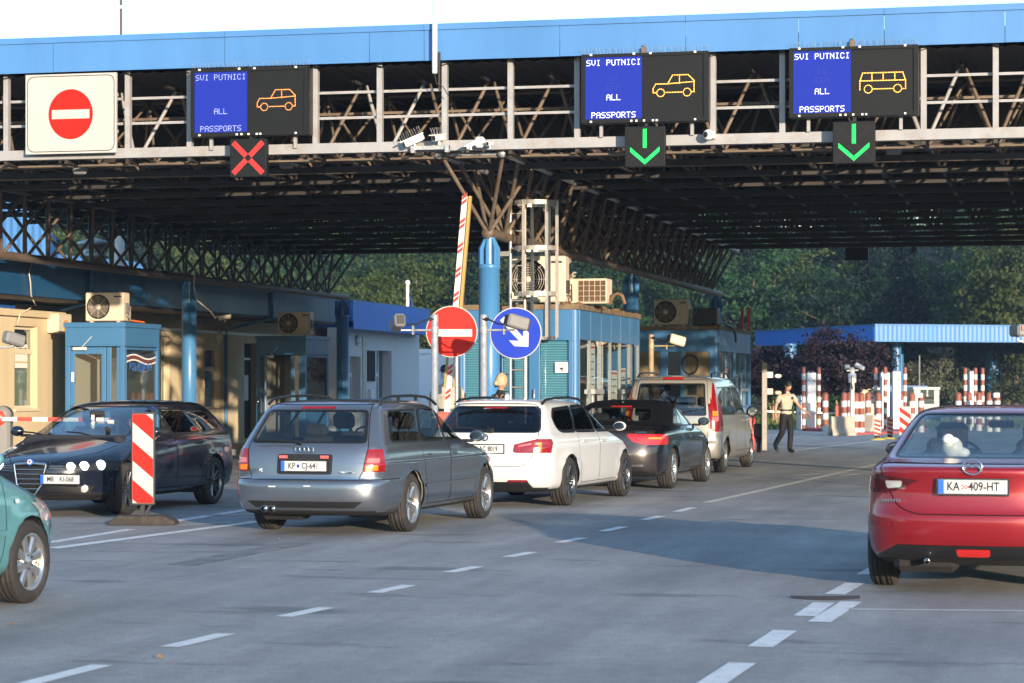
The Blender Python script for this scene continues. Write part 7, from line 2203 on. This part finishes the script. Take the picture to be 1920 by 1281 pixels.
bush('dark bush at the right edge above the red car',1905,150,4,3.2,(.07,.10,.06),34)
bush('low dark bush behind the cabins',1690,150,4,2.6,(.05,.08,.04),35)
bush('low green shrub on the verge behind the officer',1478,118,2.4,1.3,(.05,.09,.03),36)
bush('low green shrub behind the concrete barrier',1590,120,2.6,1.3,(.05,.09,.03),37)
# purple plum trees
plum=leafmat('purple_leaves',(.020,.011,.018),.15,.35)
def plum_tree(label,px,D,w,top,seed):
    p=cw((px-CX)/FPX*D,D); H=EYE+(HZ-top)/FPX*D
    t=thing('plum_tree',label,'tree',(p.x,p.y,0))
    me=crown_mesh('crown',plum,H,w/2*1.05,.75,170,40,.17,seed,clr=.45); o=bpy.data.objects.new('crown',me); COL.objects.link(o); o.parent=t
    b=MB(); rnd=random.Random(seed)
    for k in range(5):
        a=R(-100+200*k/4)+TH; q=Vector((math.cos(a),math.sin(a)*.6,0))
        b.tube([(q.x*.12,q.y*.1,0),(q.x*.35,q.y*.3,.55),(q.x*.75,q.y*.6,1.15),(q.x*1.1,q.y*.9,2.2)],.065,7,r2=.02)
    b.build('trunk',bark_pale,t)
plum_tree('wide purple-leaved tree behind the camera pole',1578,100,3.7,618,51)
plum_tree('purple-leaved tree behind the walking officer',1450,104,2.9,648,52)
plum_tree('smaller purple-leaved tree between the other two',1512,108,2.4,662,53)

# ------------------------------------------------------------------ people
def skin_mesh(name,joints,edges,m,sub=2):
    names=list(joints); me=bpy.data.meshes.new(name)
    me.from_pydata([tuple(joints[n][0]) for n in names],[(names.index(a),names.index(c)) for a,c in edges],[])
    o=bpy.data.objects.new(name,me); COL.objects.link(o)
    sk=o.modifiers.new('skin','SKIN'); sk.use_smooth_shade=True; sk.branch_smoothing=.6
    for i,n in enumerate(names):
        r=joints[n][1]; r=r if isinstance(r,tuple) else (r,r)
        me.skin_vertices[0].data[i].radius=r; me.skin_vertices[0].data[i].use_root=(i==0)
    ss=o.modifiers.new('sub','SUBSURF'); ss.levels=sub; ss.render_levels=sub
    dg=bpy.context.evaluated_depsgraph_get(); dg.update()
    out=bpy.data.meshes.new_from_object(o.evaluated_get(dg)); bpy.data.objects.remove(o)
    out.name=name; out.materials.clear(); out.materials.append(m)
    for p in out.polygons: p.use_smooth=True
    return out
def add_obj(name,me,parent):
    o=bpy.data.objects.new(name,me); COL.objects.link(o); o.parent=parent; return o
def person(label,loc,rz,P,shirt,trous,hair,scale=1.0,headtilt=0,headturn=0,cap=None,mask=False,bun=False,legs=True,skin=None,shoe=None,short=True):
    """P: joint positions (faces local -Y, x to the figure's left)"""
    t=thing('person',label,'person',loc,rz); t.scale=(scale,)*3
    sk=skin or skin_m
    J={'pelvis':(P['pelvis'],(.13,.10)),'spine':(P['spine'],(.125,.10)),'chest':(P['chest'],(.15,.105)),'neck':(P['neck'],.055),'head0':(P['neck']+Vector((0,-.015,.07)),.055)}
    E=[('pelvis','spine'),('spine','chest'),('chest','neck'),('neck','head0')]
    for s,sg in (('l',1),('r',-1)):
        J['sh'+s]=(P['sh'+s],.058); J['el'+s]=(P['el'+s],.042); J['wr'+s]=(P['wr'+s],.027)
        d=(P['wr'+s]-P['el'+s]).normalized(); side_=Vector((0,-1,0)); side_=(side_-d*side_.dot(d)).normalized()
        J['pa'+s]=(P['wr'+s]+d*.075,(.036,.020))
        E+=[('chest','sh'+s),('sh'+s,'el'+s),('el'+s,'wr'+s),('wr'+s,'pa'+s)]
        perp=d.cross(side_)
        for k,(off,ln) in enumerate(((-.030,.062),(-.010,.074),(.010,.070),(.030,.055))):
            b0=P['wr'+s]+d*.088+side_*off; J['f%d%s'%(k,s)]=(b0,.0095); J['g%d%s'%(k,s)]=(b0+d*ln*.6+perp*.008*sg,.0085); J['h%d%s'%(k,s)]=(b0+d*ln+perp*.028*sg,.007)
            E+=[('pa'+s,'f%d%s'%(k,s)),('f%d%s'%(k,s),'g%d%s'%(k,s)),('g%d%s'%(k,s),'h%d%s'%(k,s))]
        tb=P['wr'+s]+d*.03+side_*.032; J['t0'+s]=(tb,.012); J['t1'+s]=(tb+d*.04+side_*.025,.0095); E+=[('wr'+s,'t0'+s),('t0'+s,'t1'+s)]
        if legs:
            J['hi'+s]=(P['hi'+s],.085); J['kn'+s]=(P['kn'+s],.055); J['an'+s]=(P['an'+s],.038)
            E+=[('pelvis','hi'+s),('hi'+s,'kn'+s),('kn'+s,'an'+s)]
    body=add_obj('body',skin_mesh('body',J,E,sk,1),t)
    # shirt
    J={'spine':(P['spine'],(.168,.130)),'waist':(P['pelvis']+Vector((0,0,.05)),(.170,.135)),'hem':(P['pelvis']-Vector((0,0,.07)),(.165,.13)),'chest':(P['chest'],(.192,.138)),'neck':(P['neck']-Vector((0,0,.02)),.078),'collar':(P['neck']+Vector((0,-.008,.035)),.070)}
    E=[('spine','waist'),('waist','hem'),('spine','chest'),('chest','neck'),('neck','collar')]
    for s in 'lr':
        m_=P['sh'+s].lerp(P['el'+s],.75 if short else .98); J['sh'+s]=(P['sh'+s],.082); J['m'+s]=(m_,.070); E+=[('chest','sh'+s),('sh'+s,'m'+s)]
        if not short: J['w'+s]=(P['el'+s].lerp(P['wr'+s],.9),.042); E.append(('m'+s,'w'+s))
    so=add_obj('shirt',skin_mesh('shirt',J,E,shirt,2),t)
    b=MB(); b.bbox((.09,P['chest'].y-.128,P['chest'].z+.03),(.055,.02,.06),.01); b.ball((.09,P['chest'].y-.135,P['chest'].z+.03),.016,8,6); b.build('badge',black_pl,so)
    if legs:
        J={'pelvis':(P['pelvis']+Vector((0,0,.0)),(.172,.136)),'waistband':(P['pelvis']+Vector((0,0,.10)),(.170,.134))}; E=[('pelvis','waistband')]
        for s in 'lr':
            J['hi'+s]=(P['hi'+s]-Vector((0,0,.06)),.112); J['kn'+s]=(P['kn'+s],.080); J['an'+s]=(P['an'+s].lerp(P['kn'+s],.08),.066); J['cu'+s]=(P['an'+s]-Vector((0,0,.04)),.068)
            E+=[('pelvis','hi'+s),('hi'+s,'kn'+s),('kn'+s,'an'+s),('an'+s,'cu'+s)]
        add_obj('trousers',skin_mesh('trousers',J,E,trous,2),t)
        b=MB(); M=Matrix.Translation(P['pelvis']+Vector((0,0,.085))); b.lathe([(.165,-.02),(.167,.02)],18,M@Matrix.Diagonal((1.06,.86,1,1))); b.build('belt',black_pl,t)
        for s in 'lr':
            a=P['an'+s]; d=P.get('toe'+s,a+Vector((0,-.2,-.06)))-a; d.normalize()
            b=MB(); q=d.to_track_quat('Y','Z').to_matrix().to_4x4()
            b.ball((0,0,0),.5,14,8,.10,.285,.10,Matrix.Translation(Vector((0,.07,-.035)))); b.v=[tuple((Matrix.Translation(a)@q@Vector(p))) for p in b.v]
            b.build('shoe',shoe or black_pl,t)
    # head
    hc=P['neck']+Vector((0,-.02,.155)); Mh=Matrix.Translation(hc)@Matrix.Rotation(headturn,4,'Z')@Matrix.Rotation(headtilt,4,'X')
    b=MB(); n,mm=28,20; vs=[];fs=[]
    for i in range(mm+1):
        th=math.pi*i/mm
        for k in range(n):
            a=2*math.pi*k/n; x=.074*math.sin(th)*math.cos(a); y=.096*math.sin(th)*math.sin(a); z=.118*math.cos(th)
            if z<-.02: x*=1-.32*min(1,(-.02-z)/.1); y=y*(1-.05*min(1,(-.02-z)/.1)) if y<0 else y*(1-.35*min(1,(-.02-z)/.1))
            f=max(0,-math.sin(a))**16*math.sin(th)
            y-=.022*f*math.exp(-((z+.012)/.022)**2)          # nose
            y-=.007*max(0,-math.sin(a))**10*math.exp(-((z+.058)/.011)**2)   # lips
            y-=.008*max(0,-math.sin(a))**6*math.exp(-((z+.098)/.018)**2)    # chin
            y-=.006*max(0,-math.sin(a))**2*math.exp(-((z-.036)/.012)**2)    # brow
            ex=abs(math.cos(a)); y+=.008*max(0,-math.sin(a))**3*math.exp(-((z-.012)/.013)**2)*math.exp(-((ex-.42)/.2)**2)
            vs.append(Mh@Vector((x,y,z)))
    for i in range(mm):
        for k in range(n): fs.append((i*n+k,(i+1)*n+k,(i+1)*n+(k+1)%n,i*n+(k+1)%n))
    b.add(vs,fs,True); 
    for sx in (-1,1): b.ball(Mh@Vector((sx*.074,.012,.0)),.5,8,6,.018,.04,.06)
    ho=b.build('head',sk,t)
    b=MB()
    for sx in (-1,1): b.ball(Mh@Vector((sx*.030,-.083,.012)),.0085,8,6,1.3,.6,.8); b.ball(Mh@Vector((sx*.030,-.090,.032)),.5,8,5,.036,.012,.007)
    b.build('eyes_and_brows',ink_m,ho)
    b=MB(); b.ball(Mh@Vector((0,-.094,-.057)),.5,10,6,.046,.012,.012); b.build('lips',mat('lips',(.34,.12,.10),.5),ho)
    b=MB(); vs=[];fs=[];n=20;mm=10
    for i in range(mm+1):
        for k in range(n):
            a=2*math.pi*k/n; front=max(0,-math.sin(a)); th=math.pi*(.66-.30*front**.7)*i/mm if not bun else math.pi*(.66-.26*front**.7)*i/mm
            rr=1.10+.05*math.sin(5*a+i)*.3
            vs.append(Mh@Vector((.076*rr*math.sin(th)*math.cos(a),.098*rr*math.sin(th)*math.sin(a)+.004,.122*rr*math.cos(th)*1.0+.002)))
    for i in range(mm):
        for k in range(n): fs.append((i*n+k,(i+1)*n+k,(i+1)*n+(k+1)%n,i*n+(k+1)%n))
    b.add(vs,fs,True)
    if bun: b.ball(Mh@Vector((0,.115,-.03)),.042,12,8,1.2,.9,1.1)
    b.build('hair',hair,t)
    if bun:
        b=MB(); b.bbox(Mh@Vector((0,.112,-.075)),(.06,.05,.035),.012); b.build('hair_clip',black_pl,t)
    if cap:
        b=MB(); b.lathe([(.092,.035),(.096,.05),(.098,.085),(.085,.115),(.045,.135),(0,.14)],20,Mh@Matrix.Diagonal((.92,1.14,1,1)))
        b.add([Mh@Vector((x,y,z)) for x,y,z in ((-.075,-.07,.045),(-.055,-.16,.03),(0,-.18,.028),(.055,-.16,.03),(.075,-.07,.045),(0,-.10,.05))],[(0,1,2,3,4,5)]); b.build('cap',cap,t)
    if mask:
        b=MB(); vs=[];fs=[]
        for i in range(7):
            for k in range(7):
                a=-math.pi/2+(k-3)/3*1.05; z=-.012-.095*i/6; r_=1.0-.28*max(0,(-.02-z)/.1); bul=.016*math.exp(-((z+.03)/.03)**2)*math.cos((k-3)/3*1.4)
                vs.append(Mh@Vector((.082*r_*math.cos(a),(.106+bul)*math.sin(a),z)))
        for i in range(6):
            for k in range(6): fs.append((i*7+k,i*7+k+1,i*7+k+8,i*7+k+7))
        b.add(vs,fs,True); b.build('face_mask',mat('pale_blue_mask',(.45,.68,.72),.7),t)
    return t
V=Vector
def stand():
    return {'pelvis':V((0,0,.95)),'spine':V((0,0,1.12)),'chest':V((0,.0,1.30)),'neck':V((0,-.005,1.47)),'shl':V((.185,0,1.40)),'shr':V((-.185,0,1.40)),
     'ell':V((.23,.03,1.12)),'elr':V((-.23,.03,1.12)),'wrl':V((.22,-.08,.88)),'wrr':V((-.22,-.08,.88)),'hil':V((.09,0,.90)),'hir':V((-.09,0,.90)),
     'knl':V((.095,-.02,.50)),'knr':V((-.095,-.02,.50)),'anl':V((.1,.02,.09)),'anr':V((-.1,.02,.09)),'toel':V((.1,-.2,.04)),'toer':V((-.1,-.2,.04))}
tan_shirt=mat('tan_uniform_shirt',(.44,.39,.31),.8,0,var=.1,vscale=6,bump=.25,bscale=14); navy=mat('navy_trousers',(.005,.006,.010),.8,0,var=.15,vscale=8,bump=.2,bscale=14); tan_trous=mat('tan_trousers',(.36,.29,.21),.8)
hair_d=mat('black_hair',(.012,.010,.009),.6); hair_b=mat('blonde_hair',(.42,.32,.19),.5,0,var=.2,vscale=40,bump=.4,bscale=80); blk_top=mat('black_top',(.015,.016,.018),.8)
P=stand()
P.update({'knl':V((.07,-.10,.51)),'anl':V((.05,-.08,.10)),'toel':V((.06,-.30,.05)),'knr':V((-.09,.02,.50)),'anr':V((-.10,.32,.19)),'toer':V((-.11,.15,.03)),
 'ell':V((.31,-.08,1.15)),'wrl':V((.44,-.24,.97)),'elr':V((-.26,.07,1.13)),'wrr':V((-.27,.05,.87)),'chest':V((0,-.02,1.30)),'neck':V((0,-.05,1.46))})
g=gp(1474,848.5)
person('officer in tan shirt and navy trousers walking with his head down',tuple(g),TH+R(28),P,tan_shirt,navy,hair_d,.985,headtilt=R(28),headturn=R(14))
P=stand(); P.update({'ell':V((.30,.05,1.14)),'wrl':V((.20,-.14,1.00)),'elr':V((-.30,.05,1.14)),'wrr':V((-.20,-.14,1.00))})
g=at(838,812,39.7); person('officer in tan vest, black cap and pale face mask behind the raised barrier',(g.x,g.y,.14),TH+R(-18),P,tan_shirt,tan_trous,hair_d,1.03,cap=black_pl,mask=True,headturn=R(-20))
g=at(938,812,38.3); person('blonde woman in a black top seen from behind beside the blue column',(g.x,g.y,.0),TH+R(118),stand(),blk_top,navy,hair_b,1.03,bun=True,headturn=R(10))
# driver of the oncoming dark car, forearm out of the window
P=stand()
dz=-.46; P={k:v+V((0,0,dz)) for k,v in P.items()}
P.update({'ell':V((.30,-.22,.80)),'wrl':V((.46,-.40,.93)),'elr':V((-.20,-.2,.72)),'wrr':V((-.1,-.42,.80)),'hil':V((.09,-.02,.46)),'hir':V((-.09,-.02,.46)),'knl':V((.12,-.45,.56)),'knr':V((-.12,-.45,.56)),'anl':V((.12,-.72,.34)),'anr':V((-.12,-.72,.34)),'toel':V((.12,-.9,.4)),'toer':V((-.12,-.9,.4))})
Mc=Matrix.Translation(car_f.location)@Matrix.Rotation(car_f.rotation_euler.z,4,'Z')
q=Mc@V((.16,.40,.02)); person('driver of the dark oncoming car with a hand out of the open window',tuple(q),car_f.rotation_euler.z+R(90),P,mat('dark_shirt',(.05,.05,.06),.8),navy,hair_d,.95,headturn=R(20))

# ------------------------------------------------------------------ air
hz=bpy.data.materials.new('valley_haze'); hz.use_nodes=True; n_=hz.node_tree.nodes; n_.remove(n_['Principled BSDF'])
pv=n_.new('ShaderNodeVolumePrincipled'); pv.inputs['Color'].default_value=(.50,.72,1.0,1); pv.inputs['Density'].default_value=.00035; pv.inputs['Anisotropy'].default_value=.2
hz.node_tree.links.new(pv.outputs[0],n_['Material Output'].inputs['Volume'])
b=MB(); b.box(-1400,1400,-1400,1400,-1.2,46); hzo=b.build('haze',hz); tag(hzo,'thin bluish evening haze filling the valley','haze',kind='stuff')
